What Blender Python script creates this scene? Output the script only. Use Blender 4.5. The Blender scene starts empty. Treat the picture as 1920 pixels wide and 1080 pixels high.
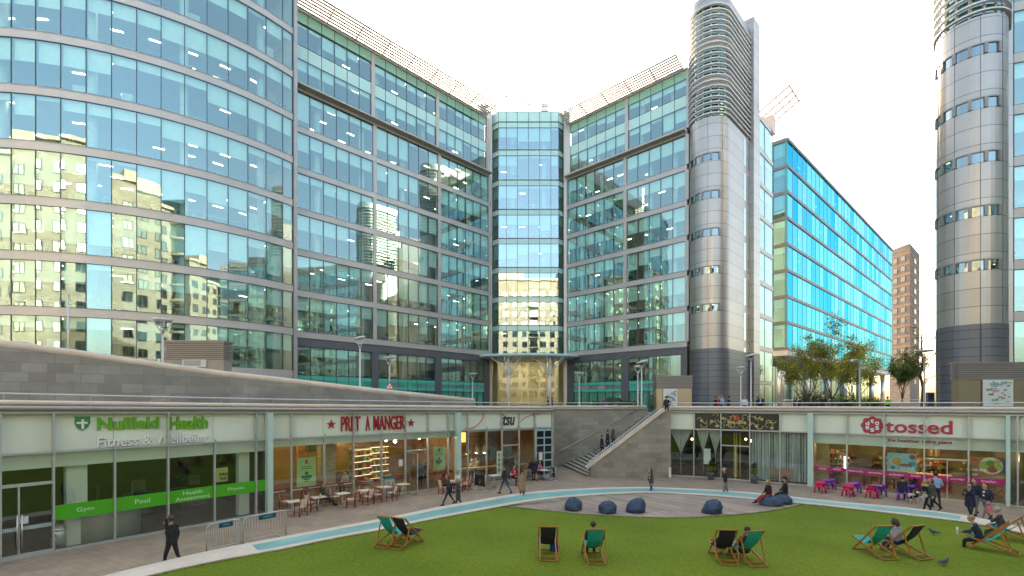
import bpy, math, random
import numpy as np
from mathutils import Vector, Matrix, noise
from math import radians, sin, cos, pi, sqrt, atan2, tan
R_ = random.Random(7)
scene = bpy.context.scene
COL = scene.collection

# ------------------------------------------------------------------ camera, sky, sun, exposure
EYE, F, HOR = 5.5, 905.0, 757.0          # eye height, focal length in photo pixels, horizon row
cam_d = bpy.data.cameras.new("camera")
cam = bpy.data.objects.new("camera", cam_d)
COL.objects.link(cam)
cam.location = (0, 0, EYE)
cam.rotation_euler = (radians(90), 0, 0)
cam_d.sensor_width = 36.0
cam_d.lens = 36.0 * F / 1920.0
cam_d.shift_y = (HOR - 540.0) / 1920.0
cam_d.clip_start = 0.1
cam_d.clip_end = 4000
scene.camera = cam

SUN_EL, SUN_AZ = radians(22), radians(-7)   # sun stands behind the office building, a little left of straight ahead
world = bpy.data.worlds.new("World")
scene.world = world
world.use_nodes = True
wn = world.node_tree
bg = wn.nodes["Background"]
sky = wn.nodes.new("ShaderNodeTexSky")
sky.sky_type = 'NISHITA'
sky.sun_disc = False
sky.sun_elevation = SUN_EL
sky.sun_rotation = SUN_AZ
sky.air_density = 1.0
sky.dust_density = 4.0
sky.ozone_density = 1.0
warm = wn.nodes.new("ShaderNodeMix"); warm.data_type = 'RGBA'; warm.blend_type = 'MULTIPLY'; warm.inputs[0].default_value = 1.0
warm.inputs[7].default_value = (1.10, 1.0, 0.84, 1)      # the photo's warm daylight balance
wn.links.new(sky.outputs[0], warm.inputs[6]); wn.links.new(warm.outputs[2], bg.inputs[0])
bg.inputs[1].default_value = 0.15
sun_d = bpy.data.lights.new("sun", 'SUN')
sun_d.energy = 2.2
sun_d.angle = radians(0.5)
sun_d.color = (1.0, 0.93, 0.82)
sun_o = bpy.data.objects.new("sun", sun_d)
COL.objects.link(sun_o)
sd = Vector((sin(SUN_AZ) * cos(SUN_EL), cos(SUN_AZ) * cos(SUN_EL), sin(SUN_EL)))
sun_o.rotation_euler = sd.to_track_quat('Z', 'Y').to_euler()
sun_o.location = (0, 100, 80)
vs = scene.view_settings
vs.view_transform = 'Standard'
vs.look = 'None'
vs.exposure = 2.38
vs.gamma = 1.0
vs.use_curve_mapping = False
cy = scene.cycles
cy.use_denoising = True
cy.max_bounces = 8
cy.diffuse_bounces = 3
cy.glossy_bounces = 4
cy.transmission_bounces = 4
cy.transparent_max_bounces = 12
cy.sample_clamp_indirect = 4.0
cy.caustics_reflective = False
cy.caustics_refractive = False

# ------------------------------------------------------------------ mapping from the photo's pixels to the place
def gp(px, py, z=0.0):
    """point on the level z that the photo shows at (px, py)"""
    y = F * (EYE - z) / (py - HOR)
    return Vector(((px - 960.0) / F * y, y, z))
def dp(px, py, y):
    return Vector(((px - 960.0) / F * y, y, EYE - (py - HOR) / F * y))
def head_at(px, py, h, ground=0.0):
    """foot point of somebody of height h (top of head) whose head the photo shows at (px, py)"""
    y = F * (EYE - ground - h) / (py - HOR)
    return Vector(((px - 960.0) / F * y, y, ground))

# ------------------------------------------------------------------ materials
MATS = {}
def new_mat(name):
    m = bpy.data.materials.new(name)
    m.use_nodes = True
    MATS[name] = m
    return m
def mat(name, col, rough=0.6, metal=0.0, var=0.12, scale=6.0, bump=0.0, emit=0.0, spec=0.5, bscale=None, stretch=None):
    if name in MATS: return MATS[name]
    m = new_mat(name)
    nt = m.node_tree; b = nt.nodes["Principled BSDF"]
    b.inputs['Roughness'].default_value = rough
    b.inputs['Metallic'].default_value = metal
    b.inputs['Specular IOR Level'].default_value = spec
    b.inputs['Base Color'].default_value = (*col, 1)
    tc = nt.nodes.new("ShaderNodeTexCoord")
    vec = tc.outputs['Object']
    if stretch:
        mp = nt.nodes.new("ShaderNodeMapping"); mp.inputs['Scale'].default_value = stretch
        nt.links.new(vec, mp.inputs[0]); vec = mp.outputs[0]
    if var > 0:
        n = nt.nodes.new("ShaderNodeTexNoise"); n.inputs['Scale'].default_value = scale; n.inputs['Detail'].default_value = 5
        nt.links.new(vec, n.inputs['Vector'])
        r = nt.nodes.new("ShaderNodeMapRange")
        r.inputs['From Min'].default_value = 0.25; r.inputs['From Max'].default_value = 0.75
        r.inputs['To Min'].default_value = 1 - var; r.inputs['To Max'].default_value = 1 + var
        nt.links.new(n.outputs[0], r.inputs[0])
        mx = nt.nodes.new("ShaderNodeVectorMath"); mx.operation = 'SCALE'
        mx.inputs[0].default_value = col
        nt.links.new(r.outputs[0], mx.inputs['Scale'])
        nt.links.new(mx.outputs[0], b.inputs['Base Color'])
    if bump > 0:
        n2 = nt.nodes.new("ShaderNodeTexNoise"); n2.inputs['Scale'].default_value = bscale or scale * 4; n2.inputs['Detail'].default_value = 6
        nt.links.new(vec, n2.inputs['Vector'])
        bp = nt.nodes.new("ShaderNodeBump"); bp.inputs['Strength'].default_value = bump; bp.inputs['Distance'].default_value = 0.02
        nt.links.new(n2.outputs[0], bp.inputs['Height']); nt.links.new(bp.outputs[0], b.inputs['Normal'])
    if emit > 0:
        b.inputs['Emission Color'].default_value = (*col, 1)
        b.inputs['Emission Strength'].default_value = emit
    return m
def glass(name, tint, refl, base=0.25, ior=1.6, rough=0.0, wave=0.015, wscale=0.6):
    """clear coated pane: see-through with a tint, mirror-like by its Fresnel reflection"""
    m = new_mat(name); nt = m.node_tree
    for n in list(nt.nodes): nt.nodes.remove(n)
    out = nt.nodes.new("ShaderNodeOutputMaterial")
    tr = nt.nodes.new("ShaderNodeBsdfTransparent"); tr.inputs[0].default_value = (*tint, 1)
    gl = nt.nodes.new("ShaderNodeBsdfGlossy"); gl.inputs[0].default_value = (*refl, 1); gl.inputs[1].default_value = rough
    mix = nt.nodes.new("ShaderNodeMixShader")
    fr = nt.nodes.new("ShaderNodeFresnel")
    gb = nt.nodes.new("ShaderNodeNewGeometry"); mi_ = nt.nodes.new("ShaderNodeMapRange")   # same mirror from both sides of the pane
    mi_.inputs['To Min'].default_value = ior; mi_.inputs['To Max'].default_value = 1.0 / ior
    nt.links.new(gb.outputs['Backfacing'], mi_.inputs[0]); nt.links.new(mi_.outputs[0], fr.inputs[0])
    mr = nt.nodes.new("ShaderNodeMapRange"); mr.inputs['To Min'].default_value = base; mr.inputs['To Max'].default_value = 1.0
    nt.links.new(fr.outputs[0], mr.inputs[0]); nt.links.new(mr.outputs[0], mix.inputs[0])
    nt.links.new(tr.outputs[0], mix.inputs[1]); nt.links.new(gl.outputs[0], mix.inputs[2])
    if wave > 0:
        g = nt.nodes.new("ShaderNodeNewGeometry")
        n = nt.nodes.new("ShaderNodeTexNoise"); n.inputs['Scale'].default_value = wscale; n.inputs['Detail'].default_value = 1.5
        nt.links.new(g.outputs['Position'], n.inputs['Vector'])
        bp = nt.nodes.new("ShaderNodeBump"); bp.inputs['Strength'].default_value = 1.0; bp.inputs['Distance'].default_value = wave
        nt.links.new(n.outputs[0], bp.inputs['Height']); nt.links.new(bp.outputs[0], gl.inputs['Normal'])
    nt.links.new(mix.outputs[0], out.inputs[0])
    return m
def emitter(name, col, strength):
    m = new_mat(name); nt = m.node_tree; b = nt.nodes["Principled BSDF"]
    b.inputs['Base Color'].default_value = (*col, 1)
    b.inputs['Emission Color'].default_value = (*col, 1); b.inputs['Emission Strength'].default_value = strength
    return m
def tiles(name, col, mortar, bw, bh, var=0.3, msize=0.012, rough=0.6, plane='wall', offset=0.5, bump=0.2, along=None):
    """coursed stone, brick or paving on real-world coordinates"""
    m = new_mat(name); nt = m.node_tree; b = nt.nodes["Principled BSDF"]
    g = nt.nodes.new("ShaderNodeNewGeometry")
    sp = nt.nodes.new("ShaderNodeSeparateXYZ"); nt.links.new(g.outputs['Position'], sp.inputs[0])
    cb = nt.nodes.new("ShaderNodeCombineXYZ")
    if plane == 'wall':
        ax = along or (1.0, 0.0)
        dt = nt.nodes.new("ShaderNodeVectorMath"); dt.operation = 'DOT_PRODUCT'; dt.inputs[1].default_value = (ax[0], ax[1], 0)
        nt.links.new(g.outputs['Position'], dt.inputs[0])
        nt.links.new(dt.outputs['Value'], cb.inputs[0]); nt.links.new(sp.outputs[2], cb.inputs[1])
        vec = cb.outputs[0]
    else:
        mp = nt.nodes.new("ShaderNodeMapping"); mp.inputs['Rotation'].default_value = (0, 0, along or 0.0)
        nt.links.new(g.outputs['Position'], mp.inputs[0]); vec = mp.outputs[0]
    br = nt.nodes.new("ShaderNodeTexBrick")
    br.inputs['Scale'].default_value = 1.0
    br.inputs['Brick Width'].default_value = bw; br.inputs['Row Height'].default_value = bh
    br.inputs['Mortar Size'].default_value = msize; br.inputs['Mortar Smooth'].default_value = 0.1
    br.offset = offset
    br.inputs['Color1'].default_value = (*[c * (1 - var) for c in col], 1)
    br.inputs['Color2'].default_value = (*[min(1, c * (1 + var)) for c in col], 1)
    br.inputs['Mortar'].default_value = (*mortar, 1)
    nt.links.new(vec, br.inputs['Vector'])
    n = nt.nodes.new("ShaderNodeTexNoise"); n.inputs['Scale'].default_value = 0.7; n.inputs['Detail'].default_value = 8
    n.inputs['Roughness'].default_value = 0.65
    nt.links.new(g.outputs['Position'], n.inputs['Vector'])
    r = nt.nodes.new("ShaderNodeMapRange"); r.inputs['From Min'].default_value = 0.3; r.inputs['From Max'].default_value = 0.7
    r.inputs['To Min'].default_value = 0.78; r.inputs['To Max'].default_value = 1.18
    nt.links.new(n.outputs[0], r.inputs[0])
    mx = nt.nodes.new("ShaderNodeVectorMath"); mx.operation = 'SCALE'
    nt.links.new(br.outputs['Color'], mx.inputs[0]); nt.links.new(r.outputs[0], mx.inputs['Scale'])
    nt.links.new(mx.outputs[0], b.inputs['Base Color'])
    b.inputs['Roughness'].default_value = rough
    bp = nt.nodes.new("ShaderNodeBump"); bp.inputs['Strength'].default_value = bump; bp.inputs['Distance'].default_value = 0.01
    iv = nt.nodes.new("ShaderNodeMath"); iv.operation = 'SUBTRACT'; iv.inputs[0].default_value = 1.0
    nt.links.new(br.outputs['Fac'], iv.inputs[1]); nt.links.new(iv.outputs[0], bp.inputs['Height'])
    nt.links.new(bp.outputs[0], b.inputs['Normal'])
    return m
def panel_metal(name, col, rough, metal, pitch, z0):
    """metal cladding with horizontal panel joints every pitch metres"""
    m = new_mat(name); nt = m.node_tree; b = nt.nodes["Principled BSDF"]
    g = nt.nodes.new("ShaderNodeNewGeometry")
    sp = nt.nodes.new("ShaderNodeSeparateXYZ"); nt.links.new(g.outputs['Position'], sp.inputs[0])
    def mth(op, a, bb):
        q = nt.nodes.new("ShaderNodeMath"); q.operation = op
        for i, x in enumerate((a, bb)):
            if isinstance(x, (int, float)): q.inputs[i].default_value = x
            elif x is not None: nt.links.new(x, q.inputs[i])
        return q.outputs[0]
    zz = mth('DIVIDE', mth('SUBTRACT', sp.outputs[2], z0), pitch)
    fr = mth('FRACT', zz, None); row = mth('FLOOR', zz, None)
    joint = mth('LESS_THAN', fr, 0.045 / pitch)
    wn_ = nt.nodes.new("ShaderNodeTexWhiteNoise"); wn_.noise_dimensions = '1D'; nt.links.new(row, wn_.inputs['W'])
    n = nt.nodes.new("ShaderNodeTexNoise"); n.inputs['Scale'].default_value = 0.5; n.inputs['Detail'].default_value = 4
    nt.links.new(g.outputs['Position'], n.inputs['Vector'])
    fac = mth('ADD', mth('MULTIPLY', wn_.outputs[0], 0.10), mth('ADD', mth('MULTIPLY', n.outputs[0], 0.25), 0.82))
    fac = mth('MULTIPLY', fac, mth('SUBTRACT', 1.0, mth('MULTIPLY', joint, 0.65)))
    mx = nt.nodes.new("ShaderNodeVectorMath"); mx.operation = 'SCALE'; mx.inputs[0].default_value = col
    nt.links.new(fac, mx.inputs['Scale']); nt.links.new(mx.outputs[0], b.inputs['Base Color'])
    b.inputs['Roughness'].default_value = rough; b.inputs['Metallic'].default_value = metal
    return m

# ------------------------------------------------------------------ mesh building
ORG = {}
class MB:
    def __init__(self): self.v = []; self.f = []; self.m = []; self.s = []
    def add(self, vs_, fs, mi=0, smooth=False):
        o = len(self.v); self.v.extend([tuple(p) for p in vs_])
        for f in fs:
            self.f.append([i + o for i in f]); self.m.append(mi); self.s.append(smooth)
        return self
    def box(self, c, s, rz=0.0, mi=0):
        cx, cy_, cz = c; a, b, d = s[0] / 2, s[1] / 2, s[2] / 2
        cs, sn = cos(rz), sin(rz); vv = []
        for z in (-d, d):
            for x, y in ((-a, -b), (a, -b), (a, b), (-a, b)):
                vv.append((cx + x * cs - y * sn, cy_ + x * sn + y * cs, cz + z))
        return self.add(vv, [(3, 2, 1, 0), (4, 5, 6, 7), (0, 1, 5, 4), (1, 2, 6, 5), (2, 3, 7, 6), (3, 0, 4, 7)], mi)
    def seg(self, p, q, w, z0, z1, mi=0):
        """upright slab along the ground line p-q, w thick"""
        d = Vector((q[0] - p[0], q[1] - p[1])); c = ((p[0] + q[0]) / 2, (p[1] + q[1]) / 2, (z0 + z1) / 2)
        return self.box(c, (d.length, w, z1 - z0), atan2(d.y, d.x), mi)
    def bar(self, p, q, w, h=None, mi=0):
        h = h or w; p = Vector(p); q = Vector(q); d = (q - p)
        L = d.length
        if L < 1e-6: return self
        d = d / L; up = Vector((0, 0, 1)) if abs(d.z) < 0.95 else Vector((0, 1, 0))
        a = d.cross(up).normalized(); b = a.cross(d)
        vv = []
        for o in (p, q):
            for i, j in ((-1, -1), (1, -1), (1, 1), (-1, 1)):
                vv.append(o + a * (i * w / 2) + b * (j * h / 2))
        return self.add(vv, [(0, 1, 2, 3), (7, 6, 5, 4), (4, 5, 1, 0), (5, 6, 2, 1), (6, 7, 3, 2), (7, 4, 0, 3)], mi)
    def tube(self, pts, r, n=8, mi=0, smooth=True, cap=True):
        pts = [Vector(p) for p in pts]; k = len(pts)
        rs = r if isinstance(r, (list, tuple)) else [r] * k
        vv = []; fs = []
        prev = None
        for i, p in enumerate(pts):
            d = (pts[min(i + 1, k - 1)] - pts[max(i - 1, 0)])
            d = d.normalized() if d.length > 1e-9 else Vector((0, 0, 1))
            if prev is None:
                ref = Vector((0, 0, 1)) if abs(d.z) < 0.9 else Vector((0, 1, 0))
                a = d.cross(ref).normalized()
            else:
                a = (prev - d * prev.dot(d))
                a = a.normalized() if a.length > 1e-6 else d.orthogonal().normalized()
            prev = a; b = d.cross(a)
            for j in range(n):
                t = 2 * pi * j / n
                vv.append(p + a * (rs[i] * cos(t)) + b * (rs[i] * sin(t)))
        for i in range(k - 1):
            for j in range(n):
                fs.append((i * n + j, i * n + (j + 1) % n, (i + 1) * n + (j + 1) % n, (i + 1) * n + j))
        if cap:
            fs.append(tuple(reversed(range(n)))); fs.append(tuple(range((k - 1) * n, k * n)))
        return self.add(vv, fs, mi, smooth)
    def lathe(self, prof, c=(0, 0, 0), n=20, mi=0, smooth=True, sx=1.0, sy=1.0):
        vv = []; fs = []; k = len(prof)
        for r, z in prof:
            for j in range(n):
                t = 2 * pi * j / n; vv.append((c[0] + r * cos(t) * sx, c[1] + r * sin(t) * sy, c[2] + z))
        for i in range(k - 1):
            for j in range(n):
                fs.append((i * n + j, i * n + (j + 1) % n, (i + 1) * n + (j + 1) % n, (i + 1) * n + j))
        fs.append(tuple(reversed(range(n)))); fs.append(tuple(range((k - 1) * n, k * n)))
        return self.add(vv, fs, mi, smooth)
    def ball(self, c, r, n=10, mi=0, sc=(1, 1, 1)):
        prof = []
        vv = []; fs = []; k = max(4, n // 2 + 1)
        for i in range(1, k):
            t = pi * i / k
            for j in range(n):
                u = 2 * pi * j / n
                vv.append((c[0] + r * sc[0] * sin(t) * cos(u), c[1] + r * sc[1] * sin(t) * sin(u), c[2] - r * sc[2] * cos(t)))
        for i in range(k - 2):
            for j in range(n):
                fs.append((i * n + j, i * n + (j + 1) % n, (i + 1) * n + (j + 1) % n, (i + 1) * n + j))
        a = len(vv); vv.append((c[0], c[1], c[2] - r * sc[2])); vv.append((c[0], c[1], c[2] + r * sc[2]))
        for j in range(n):
            fs.append((a, (j + 1) % n, j)); fs.append((a + 1, (k - 2) * n + j, (k - 2) * n + (j + 1) % n))
        return self.add(vv, fs, mi, True)
    def wall(self, path, d0, d1, z0, z1, mi=0, closed=False, smooth=False):
        """slab that follows a path, from offset d0 to d1 (outwards positive), z0..z1 (numbers or one per point)"""
        A = offs(path, d0); B = offs(path, d1); n = len(path)
        g = lambda z, i: z[i] if isinstance(z, (list, tuple)) else z
        vv = []
        for i in range(n):
            vv += [(A[i][0], A[i][1], g(z0, i)), (B[i][0], B[i][1], g(z0, i)), (B[i][0], B[i][1], g(z1, i)), (A[i][0], A[i][1], g(z1, i))]
        fs = []
        for i in range(n - 1):
            for j in range(4):
                k = (j + 1) % 4
                fs.append((i * 4 + j, i * 4 + k, i * 4 + 4 + k, i * 4 + 4 + j))
        fs += [(3, 2, 1, 0), ((n - 1) * 4, (n - 1) * 4 + 1, (n - 1) * 4 + 2, (n - 1) * 4 + 3)]
        return self.add(vv, fs, mi, smooth)
    def poly(self, pts, z0, z1=None, mi=0):
        """flat polygon at z0, or a prism z0..z1"""
        n = len(pts)
        if z1 is None:
            return self.add([(p[0], p[1], z0) for p in pts], [tuple(range(n))], mi)
        vv = [(p[0], p[1], z0) for p in pts] + [(p[0], p[1], z1) for p in pts]
        fs = [tuple(reversed(range(n))), tuple(range(n, 2 * n))]
        fs += [(i, (i + 1) % n, n + (i + 1) % n, n + i) for i in range(n)]
        return self.add(vv, fs, mi)
    def quad(self, a, b, c, d, mi=0): return self.add([a, b, c, d], [(0, 1, 2, 3)], mi)
    def build(self, name, mats, parent=None, org=None, recalc=True):
        if org is None: org = ORG.get(parent.name, Vector((0, 0, 0))) if parent is not None else Vector((0, 0, 0))
        org = Vector(org)
        me = bpy.data.meshes.new(name)
        me.from_pydata([(p[0] - org.x, p[1] - org.y, p[2] - org.z) for p in self.v], [], self.f)
        if not isinstance(mats, (list, tuple)): mats = [mats]
        for mm in mats: me.materials.append(mm)
        if len(mats) > 1: me.polygons.foreach_set("material_index", self.m)
        me.polygons.foreach_set("use_smooth", self.s)
        if recalc:
            import bmesh
            bm = bmesh.new(); bm.from_mesh(me); bmesh.ops.recalc_face_normals(bm, faces=bm.faces); bm.to_mesh(me); bm.free()
        me.update()
        o = bpy.data.objects.new(name, me); COL.objects.link(o)
        if parent is not None:
            o.parent = parent; ORG[o.name] = org
        else:
            o.location = org; ORG[o.name] = org
        return o
def offs(path, d):
    n = len(path); out = []
    for i in range(n):
        p = Vector((path[i][0], path[i][1])); ns = []
        for a, b in ((i - 1, i), (i, i + 1)):
            if a >= 0 and b < n:
                t = Vector((path[b][0] - path[a][0], path[b][1] - path[a][1]))
                if t.length > 1e-9:
                    t.normalize(); ns.append(Vector((t.y, -t.x)))
        m = sum(ns, Vector((0, 0)))
        if m.length < 1e-6: m = ns[0].copy()
        m.normalize(); c = max(0.5, m.dot(ns[0]))
        out.append(p + m * (d / c))
    return out
def tag(o, label=None, cat=None, group=None, kind=None):
    if label: o['label'] = label
    if cat: o['category'] = cat
    if group: o['group'] = group
    if kind: o['kind'] = kind
    return o
def thing(name, label, cat, loc=(0, 0, 0), rz=0.0, group=None):
    o = bpy.data.objects.new(name, None); COL.objects.link(o)
    o.empty_display_size = 0.3
    o.location = loc; o.rotation_euler = (0, 0, rz)
    tag(o, label, cat, group)
    ORG[o.name] = Vector(loc) if rz == 0.0 else Vector((0, 0, 0))
    return o
def local(o):          # parts of this thing are modelled in its own frame
    ORG[o.name] = Vector((0, 0, 0)); return o
def kids(o): return KIDS(o)
def KIDS(o): return [c for c in bpy.data.objects if c.parent == o]
PROTO_KIDS = {}
def remember(o):
    """note the tree below a thing, for copying"""
    by = {}
    for c in bpy.data.objects:
        if c.parent: by.setdefault(c.parent.name, []).append(c)
    def walk(q): return [(c, walk(c)) for c in by.get(q.name, [])]
    PROTO_KIDS[o.name] = walk(o); return o
def dup(o, loc, rz, label, group=None, swap=None):
    """copy of a thing with copies of its parts (shared mesh data); swap = {material name: material}"""
    r = o.copy(); COL.objects.link(r); r.location = loc; r.rotation_euler = (0, 0, rz); r['label'] = label
    if group: r['group'] = group
    def cp(tree, par):
        for c, sub in tree:
            d = c.copy(); COL.objects.link(d); d.parent = par
            if swap:
                for i, s in enumerate(d.material_slots):
                    if s.material and s.material.name in swap:
                        nm = s.material.name; s.link = 'OBJECT'; s.material = swap[nm]
            cp(sub, d)
    cp(PROTO_KIDS[o.name], r)
    return r
TXT = {}
def text_geo(body, bold=0.0, ext=0.02, shear=0.0):
    key = (body, bold, ext, shear)
    if key in TXT: return TXT[key]
    cu = bpy.data.curves.new("t", 'FONT'); cu.body = body; cu.offset = bold; cu.extrude = ext; cu.shear = shear; cu.resolution_u = 3
    ob = bpy.data.objects.new("t", cu); COL.objects.link(ob)
    dg = bpy.context.evaluated_depsgraph_get(); dg.update()
    me = bpy.data.meshes.new_from_object(ob.evaluated_get(dg))
    v = np.array([tuple(p.co) for p in me.vertices]); fs = [tuple(p.vertices) for p in me.polygons]
    bpy.data.objects.remove(ob); bpy.data.curves.remove(cu); bpy.data.meshes.remove(me)
    TXT[key] = (v, fs); return v, fs
def text_on(mb, body, a, b, z0, z1, out=0.02, depth=0.03, bold=0.0, shear=0.0, mi=0, keep=False):
    """lettering stretched between the upright lines over ground points a and b, from height z0 to z1, facing the right-hand side of a->b"""
    v, fs = text_geo(body, bold, 0.1, shear)
    lo = v.min(0); hi = v.max(0)
    a = Vector((a[0], a[1])); b = Vector((b[0], b[1])); t = b - a; L = t.length; t.normalize(); nrm = Vector((t.y, -t.x))
    sc = L / (hi[0] - lo[0]); sz = (z1 - z0) / (hi[1] - lo[1])
    vv = []
    for p in v:
        q = a + t * ((p[0] - lo[0]) * sc) + nrm * (out + (p[2] - lo[2]) / (hi[2] - lo[2]) * depth)
        vv.append((q.x, q.y, z0 + (p[1] - lo[1]) * sz))
    mb.add(vv, fs, mi)
def text_path(mb, body, path, px0, px1, z0, z1, out=0.02, depth=0.03, bold=0.0, shear=0.0, mi=0):
    """lettering that follows a facade between photo columns px0 and px1"""
    v, fs = text_geo(body, bold, 0.1, shear); lo = v.min(0); hi = v.max(0); s = subpath(path, px0, px1); L = [0]
    for i in range(1, len(s)): L.append(L[-1] + (s[i] - s[i - 1]).length)
    sz = (z1 - z0) / (hi[1] - lo[1]); vv = []
    for p in v:
        u = (p[0] - lo[0]) / (hi[0] - lo[0]) * L[-1]; i = 1
        while i < len(L) - 1 and L[i] < u: i += 1
        t = (s[i] - s[i - 1]).normalized(); q = s[i - 1] + t * (u - L[i - 1]) + Vector((t.y, -t.x)) * (out + (p[2] - lo[2]) / (hi[2] - lo[2]) * depth); vv.append((q.x, q.y, z0 + (p[1] - lo[1]) * sz))
    mb.add(vv, fs, mi)
def ray_path(path, px):
    """where the sight line through photo column px meets a ground path: point, tangent, outward normal, segment"""
    k = (px - 960.0) / F
    best = None
    for i in range(len(path) - 1):
        p = Vector((path[i][0], path[i][1])); q = Vector((path[i + 1][0], path[i + 1][1])); d = q - p
        den = d.x - k * d.y
        if abs(den) < 1e-9: continue
        t = (k * p.y - p.x) / den
        lo = -0.02 if i > 0 else -3.0; hi = 1.02 if i < len(path) - 2 else 4.0
        if lo <= t <= hi:
            x = p + d * t; dn = d.normalized()
            if x.y > 1 and (best is None or abs(t - 0.5) < best[4]): best = (x, dn, Vector((dn.y, -dn.x)), i, abs(t - 0.5))
    return best
def zat(py, y): return EYE - (py - HOR) / F * y

# ------------------------------------------------------------------ shared materials
SILVER = mat("silver_cladding", (0.52, 0.49, 0.465), 0.42, 0.25, 0.06, 0.8)
SILVER_D = mat("silver_frame", (0.42, 0.41, 0.41), 0.4, 0.4, 0.06, 2)
CORNICE = mat("bronze_grey_cornice", (0.50, 0.455, 0.41), 0.6, 0.0, 0.08, 1)
DARKGREY = mat("dark_grey_cladding", (0.13, 0.135, 0.15), 0.45, 0.2, 0.1, 1.2)
MULL = mat("mullion_dark_metal", (0.06, 0.085, 0.10), 0.4, 0.3, 0.05, 3)
STEEL = mat("brushed_steel", (0.58, 0.58, 0.57), 0.32, 0.8, 0.05, 5)
WHITEMET = mat("white_painted_metal", (0.74, 0.74, 0.73), 0.4, 0.0, 0.05, 3)
CEIL = mat("office_ceiling", (0.72, 0.73, 0.70), 0.8, 0, 0.04, 2)
CARPET = mat("office_carpet", (0.12, 0.12, 0.13), 0.95, 0, 0.15, 3)
BACKW = mat("office_back_wall", (0.46, 0.39, 0.27), 0.85, 0, 0.35, 0.25)
BLIND = mat("roller_blind_fabric", (0.90, 0.93, 0.90), 0.8, 0, 0.05, 3)
FURN = mat("office_furniture_dark", (0.06, 0.065, 0.075), 0.6, 0, 0.5, 2)
FURN_L = mat("office_furniture_pale", (0.62, 0.62, 0.58), 0.6, 0, 0.1, 2)
LAMP = emitter("office_lamp", (1.0, 0.88, 0.66), 4.0)
OFFGLASS = glass("office_glass", (0.72, 0.95, 0.86), (0.68, 0.94, 0.97), 0.25, 1.65, 0.0, 0.005, 0.45)
BAYGLASS = glass("bay_glass", (0.55, 0.85, 0.76), (0.76, 0.95, 1.0), 0.30, 1.8, 0.0, 0.004, 0.45)
SPANDREL = mat("teal_spandrel_glass", (0.10, 0.52, 0.40), 0.12, 0, 0.04, 2)
SPAN_PALE = mat("pale_spandrel_glass", (0.52, 0.78, 0.75), 0.10, 0, 0.04, 2)
LAWN_Z = 0.35
# ------------------------------------------------------------------ lines of the place
def spline(pts, sub=4):
    out = []; n = len(pts)
    for i in range(n - 1):
        p0, p1, p2, p3 = pts[max(0, i - 1)], pts[i], pts[i + 1], pts[min(n - 1, i + 2)]
        for k in range(sub):
            t = k / sub
            f_ = lambda a, b, c, d: 0.5 * (2 * b + (c - a) * t + (2 * a - 5 * b + 4 * c - d) * t * t + (3 * b - a - 3 * c + d) * t ** 3)
            out.append(Vector((f_(p0[0], p1[0], p2[0], p3[0]), f_(p0[1], p1[1], p2[1], p3[1]))))
    out.append(Vector((pts[-1][0], pts[-1][1]))); return out
G2 = lambda px, py, z=0.0: Vector(gp(px, py, z)[:2])
# foot of the shop fronts, left to right (lower walkway level z = 0)
NUF = [G2(-250, 1105), G2(-120, 1078), G2(0, 1054.6), G2(100, 1035.5), G2(215, 1014), G2(315, 996), G2(402, 980), G2(480, 966.5), G2(506, 962)]
PRE = [G2(506, 962), G2(546, 956), G2(608, 947), G2(663, 939), G2(715, 931.5), G2(760, 925), G2(802, 919), G2(840, 914), G2(859, 911.5)]
ITS = [G2(859, 911.5), G2(877, 909.5), G2(912, 905.5), G2(941, 902.5), G2(973, 899.5), G2(1003, 896.5), G2(1036, 893.5)]
PEA = [G2(1255, 892), G2(1301, 894), G2(1352, 897.5), G2(1406, 902), G2(1462, 906.5), G2(1520, 911)]
TOS = [G2(1520, 911), G2(1588, 917.5), G2(1658, 925.5), G2(1733, 934), G2(1816, 941), G2(1889, 948)]
FAR = [G2(1889, 948), G2(1909, 950.5), G2(1990, 961), G2(2120, 980), G2(2300, 1010)]
LTOP = lambda y: 5.25 - (y - 16) * 0.017
RTOP = lambda y: 4.93
TRANS_L, TRANS_R = 3.72, 3.58
PLAZA = 4.4

def pmix(name, c1, c2, scale, rough=0.9, bump=0.3, c3=None):
    m = new_mat(name); nt = m.node_tree; b = nt.nodes["Principled BSDF"]; b.inputs['Roughness'].default_value = rough
    b.inputs['Specular IOR Level'].default_value = 0.2
    g = nt.nodes.new("ShaderNodeNewGeometry")
    n1 = nt.nodes.new("ShaderNodeTexNoise"); n1.inputs['Scale'].default_value = scale; n1.inputs['Detail'].default_value = 8
    n2 = nt.nodes.new("ShaderNodeTexNoise"); n2.inputs['Scale'].default_value = scale * 30; n2.inputs['Detail'].default_value = 4
    for n in (n1, n2): nt.links.new(g.outputs['Position'], n.inputs['Vector'])
    ad = nt.nodes.new("ShaderNodeMath"); ad.operation = 'MULTIPLY_ADD'; ad.inputs[1].default_value = 0.55
    nt.links.new(n2.outputs[0], ad.inputs[0])
    h = nt.nodes.new("ShaderNodeMath"); h.operation = 'MULTIPLY'; h.inputs[1].default_value = 0.45
    nt.links.new(n1.outputs[0], h.inputs[0]); nt.links.new(h.outputs[0], ad.inputs[2])
    cr = nt.nodes.new("ShaderNodeValToRGB"); cr.color_ramp.elements[0].position = 0.36; cr.color_ramp.elements[1].position = 0.64
    cr.color_ramp.elements[0].color = (*c1, 1); cr.color_ramp.elements[1].color = (*c2, 1)
    nt.links.new(ad.outputs[0], cr.inputs[0]); nt.links.new(cr.outputs[0], b.inputs['Base Color'])
    bp = nt.nodes.new("ShaderNodeBump"); bp.inputs['Strength'].default_value = bump; bp.inputs['Distance'].default_value = 0.03
    nt.links.new(n2.outputs[0], bp.inputs['Height']); nt.links.new(bp.outputs[0], b.inputs['Normal'])
    return m
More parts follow.
